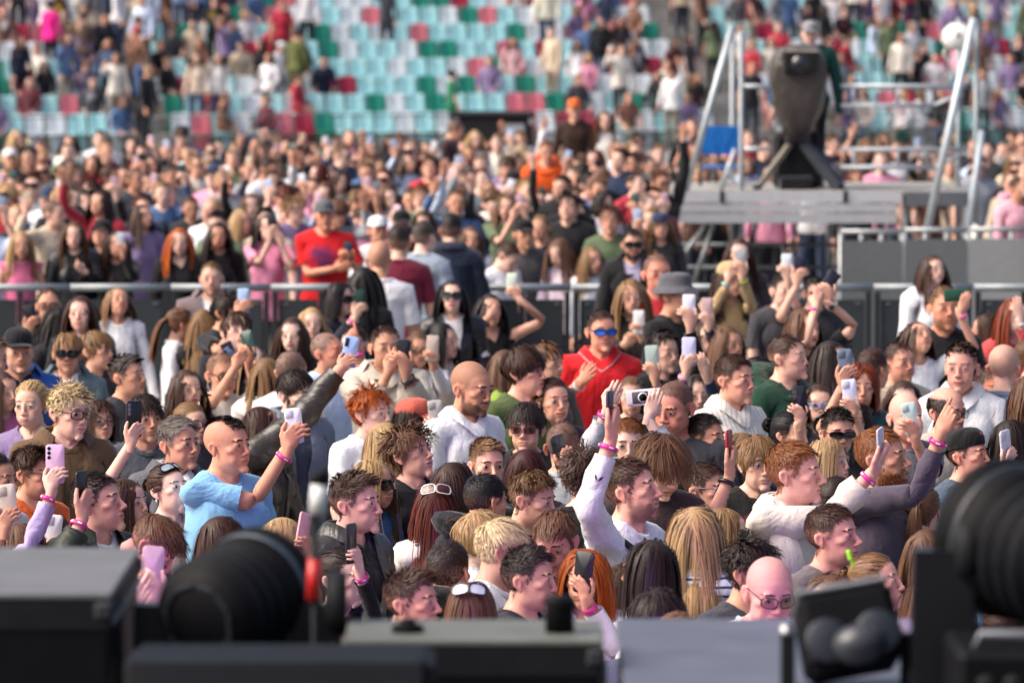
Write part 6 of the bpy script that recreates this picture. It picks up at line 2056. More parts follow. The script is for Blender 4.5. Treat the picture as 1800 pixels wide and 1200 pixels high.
p(1384, 583, 88, 66, 4, 'm', 'crop', 'brown', ('long', '173a2c'), 'man with closed eyes in a dark-green hooded sweatshirt', extra=dict(collar='hood'), fat=.35, skin='dcac98', hopt=dict(fade=.5))
p(1640, 445, 58, 28, 8, 'f', 'long', 'brown', ('long', 'e4e4e8'), 'girl with very long brown hair and a white top, higher than the others', H=1.80, hopt=dict(len=420))
p(1660, 497, 88, 14, 2, 'm', 'crop', 'sandy', ('tee', '141417'), 'bearded man in a black T-shirt behind the arm with the green phone', beard=.55, fat=.4, skin='cf9076', hopt=dict(beardlen=4))
p(1612, 566, 72, 34, 28, 'f', 'long', 'brown', ('tee', 'd8dae2'), 'woman with head thrown back, arm stretched with a dark-green phone', roll=14, byaw=20,
  arms={'L': ph(1682, 519, '174a35', '', 'dark-green phone held sideways at the end of a bare arm', land=True, roll=88, dd=-.1, band='e070a8', out=.2)})
p(1783, 520, 74, 18, 4, 'f', 'long', 'red', ('long', 'b84a4c'), 'red-haired woman in a coral top touching her face', arms={'L': dict(at=(1790, 545), hand='open', dd=-.25, band='c8ccd0')})
p(1735, 547, 64, -95, 0, 'f', 'bob', 'brown', ('long', '30343e'), 'woman with brown bob in profile facing the green phone')
p(1580, 597, 78, 36, 4, 'm', 'crop', 'brown', ('tee', 'b9ab98'), 'smiling man with short hair in a beige T-shirt', beard=.3, prm=dict(smile=.9), skin='d59a84')
p(1690, 593, 96, -14, -2, 'm', 'quiff', 'brown', ('sleeve', 'dcdde2'), 'tall young man with short quiff and white shirt, lips parted', extra=dict(collar='shirt'), prm=dict(mouth=.2, long=.04), hopt=dict(fade=.6, tl=24), skin='d8a08e')
p(1765, 605, 84, 165, 0, 'm', 'bald', 'dgrey', ('tee', '6a7688'), 'bald man with his back turned at the photo edge', hopt=dict(shadow=.3), fat=.4)
p(1740, 637, 86, 30, -2, 'm', 'crop', 'brown', ('tee', 'e0e1e6'), 'tanned short-haired man in a white T-shirt frowning', skin='c98a70', hopt=dict(fade=.5, tl=20), prm=dict(brow=1))
p(1514, 637, 84, 2, 0, 'f', 'bob', 'red', ('tee', '2a5058'), 'woman with a copper-red bob making a sign with two fingers', hopt=dict(len=190),
  arms={'R': ph(1486, 640, '6a7a8c', 'tri', 'phone with a patterned case beside the copper-red bob', dd=-.35, roll=-4)})
p(1440, 672, 78, 4, 4, 'f', 'long', 'brown', ('tee', '3a3a44'), 'woman with pale-blue glasses laughing behind a black phone', glasses=('frame', '6a8ac0'), prm=dict(smile=1))
p(1388, 722, 78, 60, 0, 'f', 'bun', 'black', ('tee', 'c8c8d0'), 'black-haired woman in profile lifting a black phone',
  arms={'L': ph(1406, 706, '17181c', 'col3', 'black phone with small cameras before the woman with blue glasses', dd=-.3, roll=-6)})
p(1500, 700, 66, 0, 0, 'f', 'long', 'dark', ('tee', '2a3a44'), 'person hidden behind a white three-camera phone', H=1.55,
  arms={'L': ph(1494, 693, 'dcdff0', 'tri', 'white three-camera phone below the copper-red bob', dd=-.3, roll=-6)})
p(1588, 665, 82, 4, -2, 'f', 'long', 'brown', ('tee', '3a3034'), 'woman with centre-parted brown hair behind the pink-headed bald man')
p(1592, 690, 88, 20, -6, 'm', 'bald', 'grey', ('tee', '6a6a74'), 'bald pink-headed man behind a phone with a smiley case', skin='dc9f90',
  arms={'L': ph(1601, 735, 'b9d0cc', 'duo', 'pale mint phone with black faces on its case', dd=-.35, roll=-12)})
p(1664, 678, 90, 42, -4, 'm', 'balding', 'dark', ('tee', 'b0a8a0'), 'balding man with thick black glasses', glasses=('frame', '101012'), hopt=dict(rec=26), beard=.4, skin='d29a88')
p(1535, 607, 64, 140, 0, 'm', 'crop', 'brown', ('tee', 'a09080'), 'man with short brown hair turned away behind the smiling man')
p(1472, 710, 94, 15, 0, 'm', 'quiff', 'dark', ('tee', '1c1c20'), 'man with swept dark quiff and black wraparound sunglasses', glasses=('sun', '0e0e10', '0a0a0c', (31, 16)), skin='d09a86', hopt=dict(fade=.6))
p(1457, 768, 86, 60, 6, 'f', 'bob', 'blond', ('tee', '3a3a44'), 'blonde woman with a bob gazing up beside the wraparound sunglasses', skin='e0b09c')
p(1548, 745, 116, 72, 4, 'm', 'crop', 'ginger', ('long', '4e4654'), 'ginger-bearded man in a purple-grey sweatshirt pointing across his face', beard=.9, hopt=dict(beardlen=16, fade=.2), byaw=50,
  arms={'R': dict(at=(1662, 742), hand='fist', dd=-.25, band=PK, yaw=-30, roll=30, out=.1)})
p(1395, 768, 124, 75, 2, 'm', 'crop', 'ginger', ('sleeve', 'c9bfb4'), 'ginger-haired man in profile in a cream shirt holding up a silver phone', extra=dict(collar='shirt'), skin='dca696', hopt=dict(fade=.4, tl=24), byaw=40, outer=('long', 'cdc4ba'),
  arms={'R': ph(1548, 785, 'b8bac6', '', 'slim silver phone held upright in front of the purple-grey sleeve', yaw=68, dd=-.15, band=PK, roll=-8, out=.15)})
p(1700, 750, 96, 62, 6, 'm', 'crop', 'dark', ('tee', '4a5868'), 'man in a backwards black cap with coloured flower patches', hat=('rap', '131316', 'flowers'), skin='d8a08c')
p(1782, 733, 96, 105, 0, 'f', 'long', 'dark', ('tee', '8a2a34'), 'dark-haired woman with red nails at the photo edge',
  arms={'R': ph(1768, 786, 'c8ccd4', 'duo', 'shiny clear phone at the photo edge', yaw=50, dd=-.3, roll=-8)})
p(1472, 835, 88, 150, 0, 'f', 'bun', 'dark', ('tee', '2a2a30'), 'dark-haired woman with a low bun behind the ginger profile', hopt=dict(knot=(0, 100, 10.0), bun=30))
p(1622, 850, 98, 165, 0, 'f', 'pony', 'lbrown', ('tee', '2c2c34'), 'woman with slicked light-brown hair and small earrings, seen from behind', earring=True)
p(1630, 925, 100, 160, 0, 'f', 'long', 'lbrown', ('tee', '26262e'), 'woman with straight light-brown hair against the black fixture', H=1.62)
p(1462, 880, 120, 66, 4, 'm', 'crop', 'brown', ('tee', '6a6268'), 'man with short brown hair and strong nose in profile, near a lime-green clip', prm=dict(nose=1.0), hopt=dict(fade=.5, tl=20), skin='d29a8a')
p(1540, 970, 110, 72, 10, 'f', 'bun', 'dblond', ('tee', '4a4450'), 'woman with streaked blonde hair and a drop earring in profile', earring=True, hopt=dict(streak=lin('6a4c34'), bun=24))
p(1460, 1003, 104, -42, 0, 'f', 'long', 'lbrown', ('tee', '4a4048'), 'woman with light-brown hair and glasses facing the bald man', glasses=('frame', '4a3030'), hopt=dict(len=240))
p(1352, 982, 120, 18, -18, 'm', 'bald', 'grey', ('tee', 'd9d9df'), 'bald man with thin glasses bowing his head', glasses=('frame', '26262a'), hopt=dict(shadow=.2), skin='d89c94', fat=.3)
p(1322, 940, 112, 62, -4, 'm', 'curly', 'dark', ('tee', '3a3a44'), 'man with wavy dark hair tucked behind the bowed bald man', hopt=dict(len=42, vol=12, curl=3))
p(1640, 1010, 110, 75, 4, 'f', 'long', 'lbrown', ('tee', '2a2a32'), 'woman peeking out beyond the streaked blonde profile', H=1.62)
p(1770, 1045, 100, 150, 0, 'm', 'crop', 'brown', ('long', '9aa0a4', 'nylon'), 'person in a pale shiny jacket under the big black spotlight', outer=('long', '9aa0a4', 'nylon'), H=1.55)
p(1760, 850, 100, 150, 0, 'm', 'crop', 'brown', ('tee', '3c5a78'), 'person in dark blue behind the big black spotlight', H=1.6)

# --- behind the barrier, told apart
GB = 'people behind the barrier'
B = dict(lod=1, group=GB)
p(570, 350, 60, 8, 2, 'm', 'crop', 'brown', ('tee', 'c4161c'), 'man in a red T-shirt and grey cap behind the barrier holding a dark phone', hat=('cap', '5a6068'), fat=.5, skin='cf9478', d=47.0, extra=dict(print='5a2a5a'),
  arms={'L': ph(612, 442, '2a3446', '', 'dark phone held low by the man in the red T-shirt', dd=-.3), 'R': dict(at=(598, 470), hand='open', dd=-.3)}, **B)
p(470, 375, 54, 4, 10, 'f', 'long', 'dark', ('tee', 'd98aa8'), 'woman in a pink top behind the barrier with a dark phone over her face', d=47.2,
  arms={'R': ph(478, 395, '22242c', '', 'dark phone covering the face above the pink top', dd=-.3), 'L': dict(at=(488, 415), hand='pinch', dd=-.3)}, **B)
p(36, 404, 54, 10, 0, 'f', 'long', 'blond', ('tank', 'd06a90'), 'blonde woman in a pink print top behind the barrier at the photo edge', d=47.0, **B)
p(130, 388, 54, 0, 2, 'f', 'long', 'lbrown', ('long', '1a1a1e'), 'light-brown-haired girl in black, hands at her chest behind the barrier', outer=('long', '1a1a1e', 'leather'), d=47.1, arms={'L': dict(at=(140, 470), hand='fist', dd=-.2)}, **B)
p(205, 405, 52, 10, 8, 'f', 'long', 'brown', ('long', '19191d'), 'woman in a black jacket behind the barrier hiding behind her lifted hands', d=47.2, arms={'L': ph(212, 425, 'b8bcc8', '', 'silver phone before the woman with lifted hands', dd=-.3)}, **B)
p(316, 398, 54, 0, 0, 'f', 'long', 'orange', ('long', '15151a'), 'woman with long copper hair and a green print behind the barrier', outer=('long', '131316'), extra=dict(neck='v'), d=47.0, **B)
p(384, 388, 56, 0, 0, 'f', 'long', 'dark', ('long', '17171b'), 'dark-haired woman in a black sweater behind the barrier by the copper hair', d=47.3, **B)
p(664, 378, 54, 20, 6, 'm', 'crop', 'brown', ('tee', 'c8c8cc'), 'man in a plain white cap behind the bald man', hat=('cap', 'dcdde0'), d=48.5, **B)
p(706, 368, 54, 6, 2, 'm', 'crop', 'dark', ('tee', '3a3a42'), 'man in a black baseball cap behind the maroon T-shirt', hat=('cap', '111114'), d=49.5, **B)
p(921, 383, 56, 20, 0, 'm', 'crop', 'dark', ('tee', '4a4648'), 'man in a black cap with a pale badge behind the barrier', hat=('cap', '121216'), d=48.0, **B)
p(893, 425, 56, 60, -30, 'm', 'crop', 'brown', ('tee', 'dadbe2'), 'person in a white T-shirt leaning forward over the barrier', d=46.9, **B)
p(985, 418, 54, -40, -20, 'f', 'long', 'lbrown', ('long', 'd6c2d2'), 'person in a pale pink sweater leaning on the barrier', d=46.9, **B)
p(1040, 430, 54, 30, 0, 'f', 'long', 'dblond', ('long', 'e0e0e4'), 'person in white next to the pale pink sweater at the barrier', d=46.8, **B)
p(1112, 398, 62, 4, 0, 'm', 'crop', 'black', ('sleeve', 'b0a8c0'), 'man with black beard and sunglasses in a black suit behind the barrier', outer=('long', '131317'), glasses=('sun', '0d0d10', '08080a'), beard=.95, d=44.6, **B)
p(960, 244, 44, 10, -4, 'm', 'crop', 'ginger', ('long', 'd8561c'), 'person in a bright orange hooded top deep in the crowd', extra=dict(collar='hood'), H=1.95, **B)
p(1010, 172, 38, 5, 0, 'm', 'crop', 'dark', ('long', '33221c'), 'person in dark brown with an orange cap standing above the far crowd', hat=('cap', 'c8642c'), d=66, Zg=.65, **B)
p(1064, 194, 38, 0, 0, 'f', 'long', 'lbrown', ('long', 'dcdad6'), 'person in a white sweater standing above the far crowd beside the brown one', d=66, Zg=.6, **B)
p(835, 228, 40, 10, 0, 'f', 'long', 'blond', ('long', 'e0e0e2'), 'blonde person in white among dark jackets in the far crowd', d=68, Zg=.3, **B)
p(800, 212, 40, 90, -20, 'm', 'buzz', 'dgrey', ('long', '33202a'), 'man in a dark plum jacket bending in the far crowd', d=69, Zg=.4, **B)
p(1424, 48, 44, -6, -6, 'm', 'crop', 'dgrey', ('long', '123f3a'), 'camera operator in a dark-green jacket on the scaffold platform', hat=('cap', '8a8a90'), d=PD + 1.15, Zg=P3(1402, 338)[2], legs='16181c', fat=.6, H=1.74,
  arms={'L': dict(at=(1474, 212), hand='fist', dd=-.1, out=.9), 'R': dict(at=(1360, 200), hand='fist', dd=-.2)}, lod=1, group='camera crew')
p(1790, 330, 54, 40, 0, 'm', 'crop', 'brown', ('long', 'd8a0b0'), 'broad person in a pale pink hooded top at the photo edge by the grey fence', extra=dict(collar='hood'), fat=.6, d=56.0, H=1.75, **B)

# --- spectators one can tell apart up in the stand
GS = 'spectators told apart in the stand'
def st_p(x, k, sex, hair, hc, top, label, legs='23283a', yaw=0, sit=False, **kw):
    # stands (or sits) on row k of the grandstand at photo column x
    u = 0.0
    for _ in range(8):
        X, Y = px_of(stand(u, k, 1.2, .1)); u += (x - X) / 80.0
    q = stand(u, k, 0, .05 if not sit else .26)
    return p(px_of(q)[0], 0, 20, yaw, 0, sex, hair, hc, top, label, d=q[1], Zg=q[2], H=(1.25 if sit else (1.68 if sex == 'f' else 1.80)), lod=1, group=GS, legs=legs, sit=sit, **kw)
st_p(88, 4, 'f', 'bun', 'dark', ('long', 'e0208a'), 'woman in a hot-pink jacket and black trousers standing in the stand', legs='101114', yaw=150)
st_p(145, 3, 'm', 'crop', 'dark', ('long', '54463e'), 'man in a brown coat and dark jeans standing in the stand', legs='242a3c', yaw=170, fat=.3)
st_p(182, 3, 'm', 'crop', 'dark', ('long', '1b2030'), 'man in black beside the brown coat in the stand', legs='1f2638', yaw=40)
st_p(35, 2, 'f', 'long', 'brown', ('long', '1a2036'), 'dark-haired woman in navy standing near the hot-pink jacket', legs='1a2036', yaw=30)
st_p(318, 6, 'm', 'crop', 'brown', ('long', '9db8dc'), 'person in a light-blue shirt and jeans standing high in the stand', legs='46587a', yaw=30)
st_p(350, 6, 'm', 'crop', 'dark', ('tee', '6f90c4'), 'person in a denim-blue top standing beside the light-blue shirt', legs='3c4a66')
st_p(344, 1, 'f', 'long', 'lbrown', ('long', 'd2c3b0'), 'woman in a beige top and jeans standing on the lower rows of the stand', legs='46587a')
st_p(382, 1, 'f', 'long', 'dblond', ('long', 'd9d8d6'), 'woman in a white sweater and jeans beside the beige top in the stand', legs='46587a')
st_p(495, 4, 'f', 'bun', 'dark', ('tee', 'a8283c'), 'woman in red and black standing by the edge of the empty seats', legs='111216')
st_p(520, 2, 'm', 'crop', 'brown', ('long', '5c6238'), 'person in an olive jacket at the edge of the empty seats', legs='5c6238', yaw=150)
st_p(572, 2, 'm', 'crop', 'dark', ('long', '1c2338'), 'person in a navy top sitting alone on the white seats', sit=True)
st_p(795, 0, 'f', 'bun', 'black', ('tee', '1a6a4c'), 'woman in a green top bending among the empty seats', yaw=120)
st_p(960, 5, 'm', 'crop', 'sandy', ('long', 'dcd8c8'), 'person in cream and blue jeans alone among the turquoise seats', legs='3c4a66')
st_p(905, 3, 'f', 'long', 'brown', ('long', 'c8a2a8'), 'person in a pale pink print sitting among the turquoise seats', sit=True)
st_p(1055, 3, 'f', 'long', 'brown', ('long', '15161a'), 'woman in a black top and jeans standing by the right aisle of the stand', legs='46587a')
st_p(1090, 3, 'f', 'long', 'dark', ('tee', '26242c'), 'second woman in black standing beside the jeans near the right aisle', legs='3c4a66')

# small printed mark on the raised white sleeve: two leaf shapes and a dot
_q = PEOPLE['sleeve'].pose['R']; _r = PEOPLE['sleeve'].root
_ax = nrm(_q['W'] - _q['E']); _out = nrm(np.array([0, -1.0, 0]) - _ax * (-_ax[1])); _sd = np.cross(_ax, _out)
_c = _q['E'] + (_q['W'] - _q['E']) * .42 + _out * .052
_mk = MB()
for _a, _o in ((.5, .010), (-.5, -.010)):
    _d1 = _ax * math.cos(_a) + _sd * math.sin(_a); _d2 = np.cross(_d1, _out)
    _pts = np.array([_c + _sd * _o - _d1 * .016, _c + _sd * _o + _d2 * .005, _c + _sd * _o + _d1 * .016, _c + _sd * _o - _d2 * .005])
    _mk.add(_pts - _r, [[0, 1, 2, 3]], lin('20242c'), smooth=False)
_mk.build('sleeve_mark', [M['cloth']], PEOPLE['sleeve'].obj)

# lime-green clip showing above the streaked blonde hair
_c = at(1493, 975, 18.3)
_r = empty('hair_clip', _c); tag(_r, 'small lime-green clip sticking up above the streaked blonde hair', 'clip')
v, f = box((0, 0, 0), (.016, .012, .036), .005); MB().add(v @ Ry(-.25).T, f, lin('8fe01c'), smooth=False).build('clip_jaw', [M['plastic']], _r)
v, f = box((.004, .004, -.028), (.010, .010, .03), .003); MB().add(v @ Ry(-.25).T, f, lin('7cc814'), smooth=False).build('clip_stem', [M['plastic']], _r)

# ------------------------------------------------------------------ the rest of the crowd
rc = np.random.default_rng(21)
TOPS = [('15161a', 'black'), ('1c1e26', 'black'), ('e0e0e4', 'white'), ('d4d4da', 'white'), ('3a3c44', 'charcoal'), ('8a8f98', 'grey'), ('2a3550', 'navy'), ('4a6690', 'denim-blue'),
        ('b7c6de', 'pale blue'), ('c3b29c', 'beige'), ('6a4a3c', 'brown'), ('cf8aa6', 'pink'), ('a83040', 'red'), ('5a6a50', 'olive'), ('7a6a90', 'mauve'), ('17181c', 'black'), ('dcd6cc', 'cream'), ('5a2a34', 'wine-red'), ('2a2c30', 'black')]
HCOL = [('brown', 'brown'), ('dark', 'dark-brown'), ('lbrown', 'light-brown'), ('dblond', 'dark-blonde'), ('blond', 'blonde'), ('black', 'black'), ('sandy', 'sandy'), ('auburn', 'auburn'), ('brown', 'brown'), ('lbrown', 'light-brown')]
PHC = [('dcdde4', 'white'), ('17181c', 'black'), ('a8bcd8', 'pale-blue'), ('c9a8b4', 'pink'), ('6a7078', 'grey'), ('2a4a44', 'dark-green'), ('c8b49a', 'gold')]
ANCH = [(36, 'the blonde in the pink print top'), (130, 'the girl in black with hands at her chest'), (316, 'the long copper hair'), (384, 'the black sweater'), (470, 'the pink top'), (570, 'the man in the red T-shirt'),
        (664, 'the white cap'), (706, 'the black baseball cap'), (795, 'the navy blazer'), (921, 'the black cap with a badge'), (985, 'the pale pink sweater'), (1112, 'the bearded man in the black suit'), (1200, 'the end of the platform'),
        (1300, 'the tan cap'), (1405, 'the television camera'), (1500, 'the guard rails'), (1640, 'the girl with the white top'), (1710, 'the leaning pole'), (1790, 'the pale pink hooded top')]
seen = {}
def rand_person(px, d, Zg=0.0, lod=1, collect=None, H=None, yaw=None, sit=False, density=1.0, yt=None, zone='near', group=None, anch=None, idle=False):
    sex = 'f' if rc.random() < .56 else 'm'
    Hh = H if H is not None else (rc.normal(1.67, .05) if sex == 'f' else rc.normal(1.77, .05))
    tc, tn = TOPS[rc.integers(len(TOPS))]
    hcn, hn = HCOL[rc.integers(len(HCOL))]
    if sex == 'f': hair = ['long', 'long', 'long', 'wavy', 'pony', 'bun', 'bob'][rc.integers(7)]
    else: hair = ['crop', 'crop', 'quiff', 'mop', 'buzz', 'curly', 'side'][rc.integers(7)]
    ya = rc.normal(6, 26) if yaw is None else yaw
    pi = rc.normal(4, 7)
    kind = ['tee', 'long', 'long'][rc.integers(3)]
    slope = (CAM_H - (Hh + Zg)) / d
    ang = math.atan(slope) - PITCH
    y_top = 600 + FPX * math.tan(ang)
    arms, act, pname = None, '', None
    r = rc.random()
    s = FPX / d
    if idle: r = .3 if rc.random() < .55 else 1.0
    if not sit and r < .34:
        pc, pn = PHC[rc.integers(len(PHC))]
        sd = 1 if rc.random() < .5 else -1
        hx, hy = px + sd * s * rc.uniform(.10, .24), y_top + s * rc.uniform(-.10, .18)
        pname = pn
        arms = {('L' if sd > 0 else 'R'): dict(at=(hx, hy), phone=(pc, '', None), roll=rc.normal(0, 10), yaw=rc.normal(0, 12))}
        act = ' holding up a %s phone' % pn
        if rc.random() < .35: arms[('R' if sd > 0 else 'L')] = dict(at=(hx - sd * s * .05, hy + s * .09), hand='pinch')
    elif not sit and r < .39:
        sd = 1 if rc.random() < .5 else -1
        arms = {('L' if sd > 0 else 'R'): dict(at=(px + sd * s * rc.uniform(.12, .35), y_top + s * rc.uniform(-.35, .1)), hand='open')}
        act = ' with one hand raised'
    gl = None; hat = None
    g = rc.random()
    if g < .09: gl = ('sun', '121214', '0e0e12'); act += ' in sunglasses' if not act else ' and sunglasses'
    elif g < .15: gl = ('frame', '2a2020'); act += ' with glasses' if not act else ' and glasses'
    elif g < .21: hat = ('cap', ['15161a', 'd8d8da', '33405a', '9a8a70'][rc.integers(4)]); act += ' in a cap' if not act else ' and a cap'
    if collect is None:
        pn_ = ('woman' if sex == 'f' else 'man')
        hw = {'long': 'long %s hair', 'wavy': 'wavy %s hair', 'pony': 'a %s ponytail', 'bun': '%s hair in a bun', 'bob': 'a %s bob', 'crop': 'short %s hair', 'quiff': 'a %s quiff', 'mop': 'shaggy %s hair', 'buzz': 'cropped %s hair', 'curly': 'curly %s hair', 'side': '%s side-swept hair'}[hair] % hn
        if anch:
            a = min(anch, key=lambda q: (q[0] - px) ** 2 + (q[1] - y_top) ** 2)
            rel = ('below ' if y_top > a[1] + 30 else 'above ' if y_top < a[1] - 70 else 'next to ') + a[2]
        else:
            a = min(ANCH, key=lambda q: abs(q[0] - px))
            rel = ('above' if y_top < 330 else 'behind') + ' ' + a[1]
        lab = '%s with %s, %s top%s' % (pn_, hw, tn, act)
        lab2 = lab
        if lab in seen or True:
            words = len((lab + ', ' + rel).replace('-', ' ').split())
            lab2 = '%s %s, %s top, %s' % (hn + '-haired', pn_, tn, rel) if words > 16 else lab + ', ' + rel
            n = 0
            base = lab2
            opts = [' far back', ' half hidden', ' nearer the barrier', ' head tilted', ' deep in the crowd', ' over the shoulders of others']
            while lab2 in seen and n < 6:
                lab2 = base + opts[n]; n += 1
        seen[lab2] = 1
        label = lab2
        if arms:
            for q in arms.values():
                if 'phone' in q:
                    pl = '%s phone of the %s-haired %s %s' % (pname, hn, pn_, rel)
                    while pl in seen: pl = pl + ' too'
                    seen[pl] = 1
                    q['phone'] = (q['phone'][0], '', pl)
    else: label = None
    return person(px, y_top, 0.245 * s, yaw=ya, pitch=pi, roll=rc.normal(0, 4), sex=sex, hair=hair, hc=hcn, top=(kind, tc), label=label, lod=lod, arms=arms, glasses=gl, hat=hat, d=d, H=Hh, Zg=Zg, collect=collect, sit=sit,
                  seed=int(rc.integers(1 << 30)), group=group or GB, extra=dict(print=['d8d8dc', '8a2a34', '2a4a7a', 'c8a03c', '17181c'][rc.integers(5)]) if rc.random() < .25 else None, legs=['2a3040', '3c4a66', '1c1e24', '8a8478'][rc.integers(4)])

def flush(collect, name, label, cat):
    mats = [M['skin'], M['cloth'], M['hair'], M['plastic'], M['gloss'], M['lens_clear'], M['leather'], M['metal']]
    big = MB()
    for mb, root in collect['body']:
        idx = {0: 0, 1: 1, 2: 2}
        for v, f, c, m, s, r in zip(mb.v, mb.f, mb.c, mb.m, mb.s, mb.r):
            pass
        o = 0
        for v, f, c, m, r in zip(mb.v, mb.f, mb.c, mb.m, mb.r):
            big.add(v + root, f - o, c, m, rest=r); o += len(v)
    for mb, root, ms in collect['parts']:
        k = mats.index(ms[0]) if ms[0] in mats else 1
        o = 0
        for v, f, c, r in zip(mb.v, mb.f, mb.c, mb.r):
            big.add(v + root, f - o, c, k, rest=r); o += len(v)
    ob = big.build(name, mats)
    tag(ob, label, cat, kind='stuff')
    return ob

# rows behind the barrier
taken = [(P_.x, P_.d) for P_ in []]
HAND = [(36, 47), (130, 47), (205, 47), (316, 47), (384, 47), (470, 47), (570, 47), (664, 48.5), (706, 49.5), (921, 48), (893, 47), (985, 47), (1040, 47), (1112, 47)]
spots = []
d = 47.6
row = 0
while d < 72:
    s = FPX / d
    step = (.55 + .006 * (d - 47)) * s
    x = -30 + (row % 2) * step * .5
    while x < 1840:
        xx = x + rc.normal(0, .10) * s; dd = d + rc.normal(0, .22)
        x += step * rc.uniform(.8, 1.25)
        if 1165 < xx < 1735 and dd < PD + 3.2: continue
        if 1440 < xx < 1830 and dd < 56.5: continue
        if dd < 49 and any(abs(xx - hx) < 44 for hx, hd in HAND): continue
        if dd < 48.6 and xx > 1160: continue
        spots.append((xx, dd))
    d += 1.42; row += 1
spots.sort(key=lambda q: q[1])

# people squeezed in between those one can tell apart
NEAR = [(o['_x'], o['_y'], o['_h'], o['_d']) for o in HEADBOX]
ANCH2 = [(85, 520, 'the man with receding hair at the barrier'), (120, 600, 'the blond boy with dark sunglasses'), (32, 600, 'the black cap and blue jacket'), (215, 650, 'the man in the charcoal T-shirt'), (330, 560, 'the brown ponytail'), (416, 580, 'the boy with his phone at his chin'), (120, 720, 'the bleached-blond man'), (312, 770, 'the grey-haired older man'), (398, 780, 'the light-blue T-shirt'), (58, 820, 'the man in the orange T-shirt'), (170, 880, 'the man shading his eyes'), (620, 880, 'the leather jacket with the quiff'), (520, 680, 'the full-bearded man'), (650, 720, 'the curly ginger hair'), (828, 680, 'the bald man in the white polo shirt'), (795, 520, 'the woman in the leather jacket'), (677, 600, 'the tall man filming'), (770, 890, 'the long auburn hair'), (722, 1040, 'the flat-top purple-lit man'), (1057, 590, 'the red polo shirt'), (922, 650, 'the fringe-haired boy calling out'), (1188, 520, 'the grey bucket hat'), (1290, 660, 'the pinstriped shirt'), (1108, 850, 'the raised white sleeve'), (1160, 820, 'the thick brown mop'), (1240, 850, 'the red phone'), (1222, 950, 'the long sleek blonde hair'), (1384, 620, 'the dark-green hooded sweatshirt'), (1395, 830, 'the ginger profile in the cream shirt'), (1548, 800, 'the purple-grey sweatshirt'), (1700, 800, 'the flower-patched cap'), (1660, 540, 'the bearded man in black'), (1740, 680, 'the tanned man in white'), (1472, 750, 'the wraparound sunglasses'), (1462, 940, 'the strong-nosed profile'), (1352, 1040, 'the bowed bald man'), (1540, 1020, 'the streaked blonde profile'), (1030, 1010, 'the straight orange hair'), (480, 960, 'the black spotlight')]
fill = []
for t in range(26000):
    if len(fill) >= 54: break
    d = 17.2 + 21 * rc.random() ** 1.15
    s = FPX / d
    x = rc.uniform(-20, 1820)
    Hh = rc.uniform(1.56, 1.80)
    y = HORIZ + (CAM_H - Hh) * s
    hpx = .25 * s
    if y > 1035 or y < 560: continue
    if (232 < x < 300 and y < 630) or (430 < x < 565 and y < 540) or (930 < x < 1055 and y < 600) or (1470 < x < 1600 and y < 585): continue
    ok = not any(a - hpx * .6 < x < b + hpx * .6 and c - hpx * .4 < y < e for a, b, c, e in ((985, 1160, 530, 720), (320, 560, 720, 950), (560, 690, 810, 1080), (1010, 1170, 690, 960), (770, 890, 630, 760), (440, 620, 600, 820)))
    for (ax, ay, ah, ad) in NEAR + fill:
        # stay clear of every head behind or in front, and of every body
        dx = abs(ax - x) / s
        if abs((ax - 900) / FPX * ad - (x - 900) / FPX * d) < .40 and abs(ad - d) < .34: ok = False; break
        w = .5 * (ah * .72 + hpx * .72)
        if abs(ax - x) < w * .80 and ay - hpx * .84 < y < ay + ah * (1.75 if ad < 31 else .9): ok = False; break
    if ok: fill.append((x, y, hpx, d)); 
fill_H = [CAM_H - (y - HORIZ) / FPX * d for (x, y, hpx, d) in fill]
for (x, y, hpx, d), Hh in zip(fill, fill_H):
    rand_person(x, d, lod=0 if d < 34 else 1, H=Hh, zone='between', yaw=rc.normal(35, 40), group='people in the crowd before the barrier', anch=ANCH2, idle=d < 30)

n_named = len([o for o in bpy.data.objects if o.get('category') == 'person'])
NF = max(0, 300 - n_named)
far = dict(body=[], parts=[])
for i, (xx, dd) in enumerate(spots):
    if i < NF: rand_person(xx, dd, lod=1)
    else: rand_person(xx, dd, lod=2, collect=far)
# a few standing between barrier and near crowd, then the spectators in the stand
for (u, k, X, Y) in SEATS:
    if not (-40 < X < 1840): continue
    dens = .80 if X < 500 else (.05 if X < 1010 else (.75 if X < 1240 else .62))
    if Y > 215: dens *= .7
    if 500 < X < 560: dens = .3
    if rc.random() > dens * .80: continue
    pt = stand(u, k, 0, .30)
    X, Y = px_of(pt + np.array([0, 0, 1.2]))
    if rc.random() < .27:
        pt = stand(u, k, 0, .02); rand_person(px_of(pt)[0], pt[1], Zg=pt[2], lod=2, collect=far, yaw=rc.normal(10, 50))
    else:
        pt = stand(u, k, 0, .26)
        rand_person(px_of(pt)[0], pt[1], Zg=pt[2] - .0, lod=2, collect=far, H=1.22 + rc.normal(0, .04), yaw=rc.normal(10, 40), sit=True)
for (X, Y, d, col, lab) in ((88, 4, 121.0, 'e0208c', 'pink'), (145, 8, 121.5, '5a4a44', 'brown'), (185, 2, 122, '1c2230', 'black')):
    pass
for au in (-7.6, 5.2):
    for k in range(0, 9):
        if rc.random() < .75:
            pt = stand(au + rc.normal(0, .15), k, 0, .1)
            rand_person(px_of(pt)[0], pt[1], Zg=pt[2], lod=2, collect=far, yaw=rc.normal(10, 60))
flush(far, 'far_crowd', 'mass of small blurred spectators farther back and up in the stand', 'crowd')

